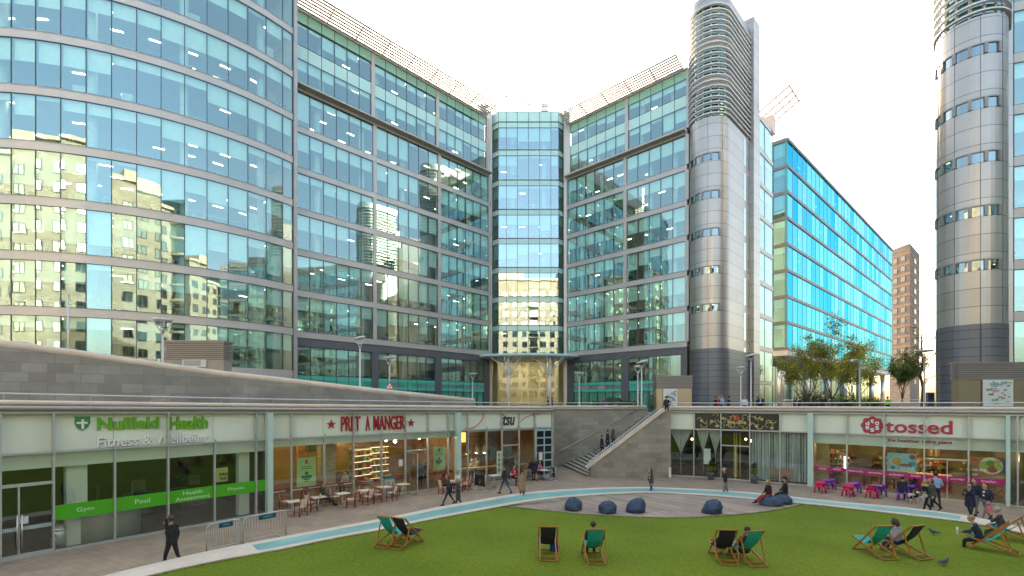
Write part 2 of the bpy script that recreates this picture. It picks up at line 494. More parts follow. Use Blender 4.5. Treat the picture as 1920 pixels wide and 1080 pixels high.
PAVE = tiles("walkway_paving", (0.350, 0.268, 0.192), (0.26, 0.20, 0.145), 0.30, 0.30, 0.07, 0.012, 0.8, 'floor', 0.5, 0.15, 0.5)
LAWN = pmix("lawn_turf", (0.098, 0.146, 0.010), (0.165, 0.226, 0.018), 0.30, 0.95, 0.12)
STONE = mat("pale_stone", (0.66, 0.58, 0.48), 0.7, 0, 0.12, 1.5, 0.1)
TEAL = tiles("teal_glass_tile", (0.20, 0.44, 0.41), (0.14, 0.32, 0.30), 1.6, 3.0, 0.05, 0.012, 0.5, 'floor', 0.5, 0.02, 0.3)
DECK = tiles("deck_boards", (0.34, 0.27, 0.215), (0.14, 0.11, 0.085), 4.0, 0.21, 0.20, 0.010, 0.75, 'floor', 0.37, 0.4, radians(52))
UPPER = pmix("plaza_paving", (0.20, 0.19, 0.17), (0.28, 0.26, 0.23), 0.3, 0.85, 0.1)
GRANITE = tiles("granite_tiles", (0.295, 0.295, 0.270), (0.215, 0.215, 0.20), 0.85, 0.43, 0.17, 0.010, 0.55, 'wall', 0.3, 0.2, (0.8, 0.6))
GRANITE2 = tiles("stair_granite_tiles", (0.285, 0.275, 0.225), (0.215, 0.21, 0.17), 0.9, 0.36, 0.17, 0.008, 0.6, 'wall', 0.5, 0.2, (1.0, 0.0))
COPING = mat("coping_stone", (0.68, 0.58, 0.47), 0.55, 0, 0.12, 1.2, 0.05)
FASCIA = mat("fascia_metal", (0.40, 0.37, 0.35), 0.42, 0.4, 0.06, 1.5)

# ground sheets
XE = Rp_x = PEA[0].x - 0.05
STAIR_B = 42.9                                     # back wall of the stair recess (depth)
Lp = NUF + PRE[1:] + ITS[1:]; Rp = PEA + TOS[1:] + FAR[1:]
xl = Lp[-1][0]; xr = Rp[0][0]
mb = MB()
mb.poly([(-60, -3), (70, -3), (70, 62), (-60, 62)], 0.0)
tag(mb.build("walkway_ground", PAVE), kind='structure')
ring = [(100, 1108), (191, 1080), (306, 1052), (385, 1034), (470, 1017), (540, 1004), (640, 986), (700, 975), (765, 962), (829.6, 949), (938, 930), (1000, 921.5), (1080, 916), (1160, 913.3), (1227, 913.5), (1337, 918), (1435, 925.5), (1555, 938.6), (1691, 950.5), (1805, 965), (1879, 980), (1960, 998), (2100, 1040)]
inn = [(200, 1104), (270, 1080), (413, 1049), (475, 1038), (540, 1026), (620, 1009.5), (700, 995), (765, 982), (829.6, 969), (938, 949), (1000, 938.5), (1080, 930), (1160, 925), (1227, 923), (1337, 929), (1435, 937), (1555, 948), (1691, 963.5), (1805, 977), (1879, 991), (1940, 1004), (2050, 1040)]
RO = spline([G2(x, y, 0.40) for x, y in ring], 4)
RI = spline([G2(x, y, 0.40) for x, y in inn], 4)
def resample(p, n):
    L = [0]
    for i in range(1, len(p)): L.append(L[-1] + (p[i] - p[i - 1]).length)
    out = []
    for k in range(n):
        s = L[-1] * k / (n - 1); i = 1
        while i < len(L) - 1 and L[i] < s: i += 1
        t = (s - L[i - 1]) / (L[i] - L[i - 1]); out.append(p[i - 1].lerp(p[i], t))
    return out
def nearest_on(p, path):
    best = None
    for i in range(len(path) - 1):
        a, b = path[i], path[i + 1]; d = b - a; t = max(0, min(1, (p - a).dot(d) / d.dot(d))); q = a + d * t
        if best is None or (p - q).length < best[0]: best = ((p - q).length, q)
    return best[1]
RO = resample(RO, 90); RI2 = [nearest_on(p, RI) for p in RO]
mb = MB()                                          # stone ring wall, raised above the walkway, lawn inside
n = len(RO); vv = []; fs = []
for i in range(n):
    a, b = RO[i], RI2[i]; vv += [(a.x, a.y, -0.05), (a.x, a.y, 0.40), (b.x, b.y, 0.40), (b.x, b.y, -0.05)]
for i in range(n - 1):
    for j in range(3): fs.append((i * 4 + j, i * 4 + j + 1, i * 4 + 4 + j + 1, i * 4 + 4 + j))
fs += [(0, 1, 2, 3), tuple((n - 1) * 4 + j for j in (3, 2, 1, 0))]
mb.add(vv, fs)
tag(mb.build("ring_kerb", STONE), kind='structure')
i0 = min(range(n), key=lambda i: (RO[i] - G2(466, 1018, .4)).length); i1 = min(range(n), key=lambda i: (RO[i] - G2(1800, 964, .4)).length)
mb = MB(); vv = []; fs = []
for i in range(i0, i1 + 1):
    a, b = RO[i], RI2[i]; p = a.lerp(b, 0.26); q = a.lerp(b, 0.82); vv += [(p.x, p.y, 0.404), (q.x, q.y, 0.404)]
for i in range(i1 - i0): fs.append((2 * i, 2 * i + 1, 2 * i + 3, 2 * i + 2))
mb.add(vv, fs); tag(mb.build("teal_paving_band", TEAL), kind='structure')
mb = MB()                                          # the lawn, one sheet
mb.poly([(p.x, p.y) for p in RI2] + [(30, 2), (-20, 2)], LAWN_Z)
tag(mb.build("lawn", LAWN), kind='structure')
dk = spline([G2(x, y, .36) for x, y in [(935, 949.5), (965, 951), (1000, 954.5), (1073, 962), (1140, 966.5), (1227, 969.7), (1293, 969.7), (1359, 966), (1424, 960), (1468, 953), (1510, 943.5)]], 4)
back = [p for p in RI2 if dk[0].x < p.x < dk[-1].x and p.y > 20]
mb = MB(); mb.poly([(p.x, p.y) for p in dk] + [(p.x, p.y) for p in reversed(back)], LAWN_Z + 0.006)
tag(mb.build("timber_deck", DECK), kind='structure')
# short grass blades over the near lawn, so its edge and surface are not a flat sheet
import bmesh
def inside(p, poly):
    c = False; j = len(poly) - 1
    for i in range(len(poly)):
        a, b = poly[i], poly[j]
        if (a.y > p[1]) != (b.y > p[1]) and p[0] < (b.x - a.x) * (p[1] - a.y) / (b.y - a.y) + a.x: c = not c
        j = i
    return c
lawnpoly = list(RI2) + [Vector((30, 2)), Vector((-20, 2))]
deckpoly = list(dk) + list(reversed(back))
mb = MB(); rg = random.Random(3); k = 0
edge_line = [p for p in RI2 if p.y > 12] ; deck_line = list(dk)
while k < 15000:
    ln = edge_line if rg.random() < .72 else deck_line; i = rg.randrange(len(ln) - 1); e = ln[i].lerp(ln[i + 1], rg.random())
    x = e.x + rg.gauss(0, .06); y = e.y + rg.gauss(0, .06) - .05
    a = rg.random() * pi; h = 0.012 + 0.022 * rg.random(); w = .008 + .01 * rg.random(); dx, dy = cos(a) * w, sin(a) * w
    lx, ly = (rg.random() - .5) * .05, (rg.random() - .5) * .05
    mb.add([(x - dx, y - dy, LAWN_Z), (x + dx, y + dy, LAWN_Z), (x + lx, y + ly, LAWN_Z + h)], [(0, 1, 2)]); k += 1
tag(mb.build("grass", LAWN, recalc=False), kind='stuff')

# upper plaza: one sheet behind the shop fronts, out to the horizon, and one on the camera's side
def up_path(path, top): return [(p[0], p[1]) for p in path]
mb = MB()
LB = offs(Lp, -0.30); RB = offs(Rp, -0.30)
left = [(-900, LB[0].y)] + [(p.x, p.y) for p in LB]
poly = left + [(xl, STAIR_B), (XE, STAIR_B), (XE, RB[0].y)] + [(p.x, p.y) for p in RB] + [(900, RB[-1].y), (900, 2000), (-900, 2000)]
mb.poly(poly, PLAZA)
tag(mb.build("plaza_ground", UPPER), kind='structure')
mb = MB(); mb.poly([(-900, -900), (900, -900), (900, -2.2), (-900, -2.2)], PLAZA)
for i in range(9):      # grass terraces that step up behind the viewpoint
    mb.box((5, -1.7 + 0.45 * i, PLAZA - 0.5 * (i + 1) + 0.05 - 1.0), (120, 0.45, 2.0))
tag(mb.build("terrace_ground", UPPER), kind='structure')
mb = MB()
for sx, x0 in ((-1, -45), (1, 62)): mb.box((x0, 5, 2.1), (0.5, 22, 4.4))
w = mb.build("side_wall", GRANITE); tag(w, "grey stone retaining walls at the far ends of the sunken court", "wall")

# ------------------------------------------------------------------ parapets over the shop fronts
def parapet(path, topf, label, group, nposts=None):
    t = thing("parapet", label, "parapet", (path[0][0], path[0][1], PLAZA), 0, group)
    zs = [topf(p[1]) for p in path]
    prof = lambda lo, hi: ([z + lo for z in zs], [z + hi for z in zs])
    mb = MB(); a, b = prof(-0.02, 0.02); mb.wall(path, -0.5, 0.06, a, b, 0)
    a, b = prof(-0.9, -0.021); mb.wall(path, -0.60, -0.25, a, b, 0)
    mb.build("base_trim", SILVER_D, t)
    mb = MB(); P = offs(path, 0.10); mb.tube([(P[i].x, P[i].y, zs[i] + 0.115) for i in range(len(P))], 0.085, 10, 0)
    P = offs(path, -0.02); mb.tube([(P[i].x, P[i].y, zs[i] + 0.10) for i in range(len(P))], 0.11, 10, 0)
    mb.build("metal_bullnose", FASCIA, t)
    mb = MB(); P = offs(path, -0.08); mb.tube([(P[i].x, P[i].y, zs[i] + 0.30) for i in range(len(P))], 0.105, 10, 0)
    a, b = prof(0.12, 0.38); mb.wall(path, -0.52, -0.10, a, b, 0)
    mb.build("coping", COPING, t)
    P = offs(path, -0.42); mb = MB()
    mb.tube([(P[i].x, P[i].y, zs[i] + 0.63) for i in range(len(P))], 0.032, 8, 0)
    mb.build("handrail", STEEL, t)
    L = 0.6
    for i in range(len(P) - 1):
        d = P[i + 1] - P[i]; s = L
        while s < d.length:
            q = P[i] + d.normalized() * s; z = zs[i] + (zs[i + 1] - zs[i]) * s / d.length
            m2 = MB(); m2.box((q.x, q.y, z + 0.49), (0.02, 0.06, 0.24), atan2(d.y, d.x)); m2.build("rail_post", SILVER_D, t); s += 2.4
        L = s - d.length
    return t
parapet([tuple(p) for p in Lp], LTOP, "long rounded stone and metal parapet above the gym, the red-signed cafe and the corner diner", "parapets of the sunken court")
parapet([tuple(p) for p in Rp], RTOP, "rounded stone and metal parapet above the black-signed restaurant and the salad bar", "parapets of the sunken court")
ZS = 4.95
parapet([(xl + 0.02, STAIR_B), (XE, STAIR_B)], lambda y: ZS, "straight stone parapet along the top of the stair's back wall", "parapets of the sunken court")

# ------------------------------------------------------------------ stone stair
st = thing("stone_staircase", "stone staircase climbing to the right between two grey tiled walls", "staircase", (6.0, 40.5, 0))
FB = gp(1110, 897)[1]; FB = 35.6; FX0, FX1 = 5.9, 12.1
fx0 = G2(1110, 897); fx1 = G2(1253, 892.5)
FB = (fx0.y + fx1.y) / 2; FX0 = fx0.x; FX1 = fx1.x
bx0 = 4.2
mb = MB(); mb.box(((xl + XE) / 2, STAIR_B + 0.2, ZS / 2), (XE - xl, 0.4, ZS - 0.05)); mb.build("back_wall", GRANITE2, st)
mb = MB(); mb.seg((xl + 0.10, Lp[-1][1] + 0.2), (xl + 0.10, STAIR_B), 0.22, 0, ZS - 0.03); mb.build("return_wall", GRANITE2, st)
zt0 = 0.75; zt1 = 4.98; xtop = gp(1243, 765, 0)[0] if False else (1243 - 960) / F * FB
mb = MB()
vv = [(FX0, 0), (FX1, 0), (FX1, zt1 + .02), (xtop, zt1 + .02), (FX0 - 0.35, zt0), (FX0 - .35, 0.55), (FX0, 0.5)]
vv = [(FX0, 0), (FX1, 0), (FX1, zt1), (xtop, zt1), (FX0, zt0 + 0.12)]
a = [(x, FB, z) for x, z in vv]; b = [(x, FB + 0.45, z) for x, z in vv]; k = len(vv)
mb.add(a + b, [tuple(range(k)), tuple(reversed(range(k, 2 * k)))] + [(i, (i + 1) % k, k + (i + 1) % k, k + i) for i in range(k)])
mb.build("front_wall", GRANITE2, st)
mb = MB(); p = Vector((FX0 - 0.32, FB + 0.2, zt0 - 0.06)); q = Vector((xtop + 0.1, FB + 0.2, zt1 + 0.10))
mb.bar(p, q, 0.62, 0.2); mb.build("sloped_coping", COPING, st)
mb = MB(); nstep = 27; rise = PLAZA / nstep; xs0 = FX0 - 0.28; xs1 = XE - .05
for i in range(nstep):
    x = xs0 + (xs1 - xs0) * i / nstep
    # the lowest steps splay out towards the court
    x2 = x - 1.1 * max(0, 1 - i / 7.0); z1 = rise * (i + 1)
    pts = [(x, FB + 0.46), (XE, FB + 0.46), (XE, STAIR_B), (x2, STAIR_B)]
    mb.poly(pts, rise * i + (0.002 if i else 0), z1 - 0.035)
    pts = [(x - 0.03, FB + 0.46), (x + 0.4, FB + 0.46), (x2 + 0.4, STAIR_B - .002), (x2 - 0.03, STAIR_B - .002)]
    mb.poly(pts, z1 - 0.034, z1, 1)
mb.build("steps", [mat("stair_riser_stone", (0.29, 0.26, 0.215), 0.8, 0, 0.1, 2), mat("stair_tread_stone", (0.44, 0.39, 0.32), 0.75, 0, 0.12, 2)], st)
STEP_AT = lambda x: max(0, (x - xs0) / (xs1 - xs0) * PLAZA)
for yy, nm, x0 in ((STAIR_B - 0.12, "wall_handrail", xl + 0.6), (FB + 0.25, "coping_handrail", FX0 - .05)):
    mb = MB()
    if nm == "wall_handrail":
        a = Vector((x0, yy, 1.0)); b = Vector((XE - .4, yy, ZS + 0.25))
    else:
        a = Vector((x0, yy, zt0 + 0.42)); b = Vector((xtop - 0.1, yy, zt1 + 0.36))
    mb.tube([a - Vector((0.1, 0, 0.12)), a, b], 0.028, 8)
    for kk in range(8):
        c = a.lerp(b, (kk + .3) / 8)
        if nm == "wall_handrail": mb.bar(c, c + Vector((0, 0.13, -0.05)), 0.02)
        else: mb.bar(c, c - Vector((0, 0, 0.3)), 0.02)
    mb.build(nm, STEEL, st)

# ------------------------------------------------------------------ sloping granite wall of the ramp
rw = thing("ramp_wall", "long grey granite wall with rounded coping sloping down to the right above the gym", "wall", (-12, 28, PLAZA))
RW0, RW1 = Vector((-22.6, 20.2)), Vector((-2.6, 34.6)); RW0x = RW0 - (RW1 - RW0) * 0.35
top = [(-200, 622), (0, 645), (150, 664), (300, 686), (420, 702), (550, 716), (700, 733), (890, 752)]
pts = []; zz = []
for px, py in top:
    h_ = ray_path([RW0x, RW1], px); pts.append(h_[0]); zz.append(zat(py, h_[0].y))
mb = MB(); mb.wall(pts, -0.4, 0.0, PLAZA - 0.1, [z - 0.06 for z in zz]); mb.build("wall", GRANITE, rw)
mb = MB(); P = offs(pts, -0.16); mb.tube([(P[i].x, P[i].y, zz[i]) for i in range(len(P))], 0.20, 10)
mb.build("coping", COPING, rw)
RAMP = (pts, zz)
mb = MB(); A = offs(pts, -0.41); B = offs(pts, -9.0)
vv = []
for i in range(len(pts)): vv += [(A[i].x, A[i].y, max(PLAZA + .02, zz[i] - 1.15)), (B[i].x, B[i].y, max(PLAZA + .02, zz[i] - 1.15))]
mb.add(vv, [(2 * i, 2 * i + 1, 2 * i + 3, 2 * i + 2) for i in range(len(pts) - 1)])
tag(mb.build("ramp_path", UPPER), kind='structure')
# ------------------------------------------------------------------ office facades
def lerp2(a, b, t): return Vector((a[0] + (b[0] - a[0]) * t, a[1] + (b[1] - a[1]) * t))
def window(root, path, z0, z1, gmat=OFFGLASS, fmat=MULL, mw=0.055, blinds=0.45, rng=R_, name="window", rails=True, spand=None, bl_off=-0.22, depth=0.14, bmat=None):
    """one ribbon of panes: glass, its frame of mullions, the roller blinds behind it"""
    mb = MB()
    n = len(path)
    vv = []
    for p in path: vv += [(p[0], p[1], z0), (p[0], p[1], z1)]
    mb.add(vv, [(2 * i, 2 * i + 2, 2 * i + 3, 2 * i + 1) for i in range(n - 1)])
    g = mb.build(name, gmat, root, recalc=False)
    mb = MB(); O = offs(path, 0.0)
    for i in range(n):
        a = path[max(0, i - 1)]; b = path[min(n - 1, i + 1)]; ang = atan2(b[1] - a[1], b[0] - a[0])
        nx, ny = sin(ang), -cos(ang)
        mb.box((path[i][0] + nx * (0.03 - depth / 2), path[i][1] + ny * (0.03 - depth / 2), (z0 + z1) / 2), (mw, depth, z1 - z0), ang)
    if rails:
        mb.wall(path, 0.028 - depth, 0.028, z0 - 0.002, z0 + 0.05); mb.wall(path, 0.028 - depth, 0.028, z1 - 0.05, z1 + 0.002)
    mb.build("frame", fmat, g)
    if blinds > 0:
        mb = MB(); B = offs(path, bl_off); base = blinds * (0.75 + 0.5 * rng.random()); run = base
        for i in range(n - 1):
            r = rng.random()
            if r < 0.16: run = base * rng.uniform(0.15, 0.6)
            elif r < 0.30: run = min(0.97, base * rng.uniform(1.2, 1.9))
            elif r < 0.6: run = base
            zz_ = z1 - (z1 - z0) * min(run, 0.97)
            a, b = B[i].lerp(B[i + 1], 0.03), B[i].lerp(B[i + 1], 0.97)
            mb.quad((a.x, a.y, zz_), (b.x, b.y, zz_), (b.x, b.y, z1), (a.x, a.y, z1))
        mb.build("blind", bmat or BLIND, g, recalc=False)
    return g
def interior(root, path, levels, depth, rng, cols=3, lights=True, furn=True):
    """floors, ceilings, back wall, lamps, columns and furniture of the offices behind a facade"""
    A = offs(path, -0.12); B = offs(path, -depth)
    ring_ = [(p.x, p.y) for p in A] + [(p.x, p.y) for p in reversed(B)]
    n = len(A)
    for k, z in enumerate(levels):
        mb = MB(); mb.poly(ring_, z + 0.16, z + 0.2, 1); mb.poly(ring_, z - 0.30, z + 0.158, 0); mb.build("floor_slab", [CEIL, CARPET], root)
    mb = MB(); vv = []
    for p in B: vv += [(p.x, p.y, levels[0] - .4), (p.x, p.y, levels[-1] + 0.4)]
    mb.add(vv, [(2 * i, 2 * i + 2, 2 * i + 3, 2 * i + 1) for i in range(n - 1)])
    for e in (0, n - 1):
        mb.quad((A[e].x, A[e].y, levels[0] - .4), (B[e].x, B[e].y, levels[0] - .4), (B[e].x, B[e].y, levels[-1] + .4), (A[e].x, A[e].y, levels[-1] + .4))
    mb.build("partition", BACKW, root, recalc=False)
    lm = MB(); fm = MB()
    for k, z in enumerate(levels[:-1]):
        lit = rng.choice((.25, .45, .6, .75))
        zc = levels[k + 1] - 0.31
        for i in range(n - 1):
            d = (A[i + 1] - A[i]); L = d.length; t = d.normalized(); nn = Vector((-t.y, t.x)); ang = atan2(t.y, t.x)
            m = max(1, round(L / 1.6))
            for j in range(m):
                base = A[i] + t * (L * (j + .5) / m)
                dd = (B[i].lerp(B[i + 1], (j + .5) / m) - base).length
                for q in (1.2, 3.4, 5.6):
                    if q < dd - .5 and (i * m + j) % 2 == 0 and rng.random() < lit:
                        c = base + nn * q; lm.box((c.x, c.y, zc), (0.8, 0.14, 0.03), ang)
                if furn:
                    zf = z + 0.2
                    if rng.random() < .75:
                        q = 0.7 + 1.4 * rng.random(); c = base + nn * q
                        fm.box((c.x, c.y, zf + .72), (1.4, 0.7, 0.05), ang, rng.choice((0, 1, 1)))
                        fm.box((c.x, c.y, zf + .35), (0.08, .6, .7), ang, 0)
                        for s_ in (-.35, .35):
                            if rng.random() < .7: fm.box((c.x + t.x * s_, c.y + t.y * s_, zf + 1.02), (.5, .05, .32), ang + rng.uniform(-.4, .4), 0)
                        c = c + nn * .8
                        if rng.random() < .6:
                            fm.box((c.x, c.y, zf + .48), (.48, .46, .09), ang + .4, 0); fm.box((c.x, c.y, zf + .85), (.44, .07, .55), ang + rng.uniform(-.6, .6), 0)
                            fm.box((c.x, c.y, zf + .22), (.06, .06, .44), ang, 0)
                    if rng.random() < .3:
                        c = base + nn * rng.uniform(.5, 4); h_ = rng.choice((.8, 1.1, 1.5, 1.9)); fm.box((c.x, c.y, zf + h_ / 2), (rng.uniform(.4, 1.1), .45, h_), ang, rng.choice((0, 1)))
    if lights: tag(lm.build("ceiling_lamps", LAMP, root), kind='stuff')
    if furn: tag(fm.build("office_furniture", [FURN, FURN_L], root), kind='stuff')
    # columns
    m = max(2, cols)
    for j in range(m):
        s_ = (j + .5) / m * (n - 1); i = int(s_); p = A[i].lerp(A[min(n - 1, i + 1)], s_ - i); q = B[i].lerp(B[min(n - 1, i + 1)], s_ - i)
        c = p + (q - p).normalized() * 0.95
        mb = MB(); mb.lathe([(.30, levels[0]), (.30, levels[-1])], (c.x, c.y, 0), 14); mb.build("column", FURN_L, root)
LV = [12.25 + 4 * k for k in range(9)]          # storey lines of the office building

# ---- curved block at the left
CC, CR = Vector((-38.9, 56.1)), 21.5
PW = 1.5285 / CR
th_end = radians(59.0)
ths = [0.131 + PW * k for k in range(-11, 13)] + [th_end]
CPATH = [Vector((CC.x + CR * sin(t), CC.y - CR * cos(t))) for t in ths]
cb = thing("office_building", "curved glass office block with pale ribbon bands at the left", "office building", (CC.x, CC.y - 10, PLAZA))
rng = random.Random(11)
NLV = 9
for k in range(NLV):
    z0 = (LV[k - 1] if k else 8.25) + 0.30; z1 = LV[k] - 0.31
    window(cb, CPATH, z0, z1, rng=rng, blinds=0.40 if k > 2 else .45)
    mb = MB(); mb.wall(CPATH, -0.11, 0.05, LV[k] - 0.305, LV[k] + 0.295); mb.wall(CPATH, 0.055, .08, LV[k] - 0.33, LV[k] - 0.29, 1); mb.wall(CPATH, 0.055, .08, LV[k] + 0.26, LV[k] + 0.295, 1)
    for i in range(1, len(CPATH) - 1, 2): mb.seg(lerp2(CPATH[i], CPATH[i + 1], -.004), lerp2(CPATH[i], CPATH[i + 1], .004), .11, LV[k] - .30, LV[k] + .29, 1)
    mb.build("ribbon_band", [SILVER, SILVER_D], cb)
window(cb, CPATH, PLAZA + .1, 7.9, rng=rng, blinds=.3)
mb = MB(); mb.wall(CPATH, -0.11, 0.05, 7.9, 8.6); mb.build("ribbon_band", SILVER, cb)
interior(cb, CPATH, [4.45, 8.25] + LV, 8.0, rng, 6)
mb = MB(); e = CPATH[-1]; eu = Vector((sin(th_end + pi / 2), -cos(th_end + pi / 2)))
ed = Vector((cos(th_end), sin(th_end)))
mb.box((e.x + ed.x * .12, e.y + ed.y * .12 + .1, 26), (.34, .5, 44), th_end); mb.build("end_pier", SILVER_D, cb)

# ---- corner building: left wing, entrance bay, right wing, stair tower
ob = thing("office_building", "tall grey and green glass office block with two wings meeting at a corner entrance", "office building", (2, 66, PLAZA))
PL0, PL1 = Vector((-21.1, 46.6)), Vector((-3.05, 64.95))
PR0, PR1 = Vector((7.45, 66.0)), Vector((19.8, 54.55))
UL = (PL1 - PL0).normalized(); UR = (PR1 - PR0).normalized()
def wing(P0, P1, splits, panes, seed, base_splits):
    rng = random.Random(seed); L = (P1 - P0).length; d = (P1 - P0) / L; nrm = Vector((d.y, -d.x))
    bays = []
    for (a, b), m in zip(splits, panes):
        a2 = P0 + d * (a * L + .22); b2 = P0 + d * (b * L - .22)
        bays.append([a2.lerp(b2, i / m) for i in range(m + 1)])
    for k in range(6):
        for bay in bays:
            window(ob, bay, LV[k] + 0.31, LV[k + 1] - 0.31, rng=rng, blinds=.45)
    full = [P0, P1]
    for k in range(7):
        mb = MB(); mb.wall(full, -0.11, 0.06, LV[k] - 0.31, LV[k] + 0.31, 0)
        mb.wall(full, 0.061, 0.09, LV[k] - 0.31, LV[k] - 0.27, 1); mb.wall(full, 0.061, 0.09, LV[k] + 0.27, LV[k] + 0.31, 1); mb.build("spandrel_band", [SILVER, SILVER_D], ob)
    edges = [0.0] + [s[1] for s in splits]
    for e_ in edges:
        c = P0 + d * (e_ * L); mb = MB()
        for k in range(6): mb.box((c.x - nrm.x * .02, c.y - nrm.y * .02, LV[k] + 2), (.42, .22, 3.37), atan2(d.y, d.x))
        mb.build("pier", SILVER, ob)
    # cornice and the two set-back storeys above it
    mb = MB(); mb.wall([P0 + d * .1, P1 - d * .1], -.1, .80, LV[6] - 0.02, LV[6] + 0.12); mb.wall([P0 + d * .1, P1 - d * .1], -.1, .09, LV[6] + .312, LV[6] + .60)
    mb.build("cornice", CORNICE, ob)
    zt = LV[8] - (0.3 if P0.x < 0 else .75)
    for bi, bay in enumerate(bays):
        bb = [p - nrm * 0.45 for p in bay]
        window(ob, bb, LV[6] + 0.63, LV[6] + 3.2, rng=rng, blinds=.45)
        mb = MB(); mb.wall(bb, -0.06, 0.0, LV[6] + 3.2, LV[6] + 4.5)
        for p in bb[1:-1]: mb.box((p.x + nrm.x * .012, p.y + nrm.y * .012, LV[6] + 3.85), (.05, .03, 1.3), atan2(d.y, d.x), 1)
        mb.build("spandrel_panel", [SPAN_PALE, MULL], ob)
        window(ob, bb, LV[6] + 4.5, zt - .9, rng=rng, blinds=.3)
        mb = MB(); mb.wall(bb, -0.06, 0.0, zt - .9, zt + .1)
        for p in bb[1:-1]: mb.box((p.x + nrm.x * .012, p.y + nrm.y * .012, zt - .4), (.05, .03, 1.0), atan2(d.y, d.x), 1)
        mb.build("roof_panel", [mat("green_roof_glass", (0.36, 0.64, 0.52), 0.12, 0, .05, 2), MULL], ob)
    for e_ in edges:
        c = P0 + d * (e_ * L) - nrm * .42; mb = MB(); mb.box((c.x, c.y, (LV[6] + .6 + zt) / 2), (.42, .3, zt - LV[6] - .6), atan2(d.y, d.x)); mb.build("pier", SILVER, ob)
    # dark base storeys
    mb = MB(); mb.wall(full, -.15, .03, 11.12, LV[0] - .365); mb.build("base_lintel", DARKGREY, ob)
    for (a, b), m in zip(base_splits, panes):
        a2 = P0 + d * (a * L); b2 = P0 + d * (b * L); bp_ = [a2.lerp(b2, i / m) - nrm * .12 for i in range(m + 1)]
        window(ob, bp_, 8.3, 11.12, rng=rng, blinds=.22)
        mb = MB(); mb.wall(bp_, -.06, 0.0, 7.05, 8.3)
        for p in bp_[1:-1]: mb.box((p.x + nrm.x * .012, p.y + nrm.y * .012, 7.67), (.05, .03, 1.25), atan2(d.y, d.x), 1)
        mb.build("spandrel_panel", [SPANDREL, MULL], ob)
        window(ob, bp_, PLAZA + .1, 7.05, rng=rng, blinds=.5, bmat=mat("green_blind", (.30, .62, .50), .7, 0, .05, 2))
    es = [0.0] + [x for s in base_splits for x in s] + [1.0]
    for a, b in zip(es[0::2], es[1::2]):
        mb = MB(); mb.wall([P0 + d * (a * L), P0 + d * (b * L)], -.3, .03, PLAZA - .1, 11.115); mb.build("base_pier", DARKGREY, ob)
    interior(ob, [P0 + d * .3, P0.lerp(P1, .33), P0.lerp(P1, .67), P1 - d * .3], [4.42, 7.7] + LV[:7], 8.0, rng, 5)
    interior(ob, [P0 + d * .3 - nrm * .5, P1 - d * .3 - nrm * .5], [LV[6] + .55, LV[7] - .1, zt], 7.0, rng, 4)
    # sun louvres along the roof edge
    q0, q1 = P0 + d * .2, P1 - d * .5; mb = MB()
    for j in range(7):
        o_ = -0.05 + 0.31 * j; z = zt + .22 + .085 * j; a, b = q0 + nrm * o_, q1 + nrm * o_
        mb.bar((a.x, a.y, z), (b.x, b.y, z), .22, .09)
    m = int(L / 2.9)
    for j in range(m + 1):
        c = q0.lerp(q1, j / m); a, b = c - nrm * .5, c + nrm * 1.95
        mb.bar((a.x, a.y, zt + .04), (b.x, b.y, zt + .70), .07, .16)
    mb.build("sun_louvre", mat("louvre_metal", (.62, .56, .55), .5, .1, .05, 2), ob)
    mb = MB(); P = [P0 + d * .1, P1 - d * .1]; mb.wall(P, -9, -.25, zt + .1, zt + .3); mb.build("roof", CORNICE, ob)
wing(PL0, PL1, [(0, .337), (.337, .676), (.676, 1)], [6, 6, 6], 21, [(.015, .325), (.355, .655), (.690, .965)])
wing(PR0, PR1, [(0, .535), (.535, 1)], [6, 5], 22, [(.07, .50), (.56, .955)])
# entrance bay
BX = [-2.75] + [(p - 960) / F * 65.8 for p in (934.5, 949.6, 970, 991, 1012, 1033, 1047.5)] + [7.15]
BPATH = [Vector((x, 65.8 if 0 < i < len(BX) - 1 else 66.7)) for i, x in enumerate(BX)]
BZ = [12.3, 16.2, 20.1, 24.1, 28.05, 32.0, 36.0, 40.1]
rng = random.Random(31)
for k, z in enumerate(BZ):
    z1 = BZ[k + 1] if k < 7 else 43.9
    window(ob, BPATH, z, z1 - .75, BAYGLASS, rng=rng, blinds=.34, name="bay_window")
    mb = MB(); mb.wall(BPATH, -.06, .0, z1 - .75, z1 - .05)
    for i in range(1, len(BPATH) - 1): mb.box((BPATH[i].x, BPATH[i].y - .015, z1 - .4), (.05, .05, .7), 0, 1)
    mb.wall(BPATH, -.1, .06, z1 - .05, z1 + .05, 1)
    mb.build("bay_spandrel", [SPAN_PALE, MULL], ob)
mb = MB(); mb.wall(BPATH, -.06, 0, 43.96, 45.3); mb.wall(BPATH, -.3, .03, 45.3, 45.4, 1)
for i in range(1, len(BPATH) - 1): mb.box((BPATH[i].x, BPATH[i].y - .015, 44.6), (.05, .05, 1.3), 0, 1)
mb.build("bay_parapet", [SPAN_PALE, MULL], ob)
interior(ob, [BPATH[1], BPATH[3], BPATH[5], BPATH[-2]], BZ + [43.95], 7.0, rng, 2, True, True)
mb = MB(); mb.poly([(p.x, p.y + .1) for p in BPATH] + [(7.1, 75), (-2.7, 75)], 45.2, 45.31); mb.build("roof", CORNICE, ob)
for x in (-3.13, 7.50):
    mb = MB(); mb.box((x, 66.5, 24.9), (.84, 1.2, 41)); mb.build("corner_column", SILVER, ob)
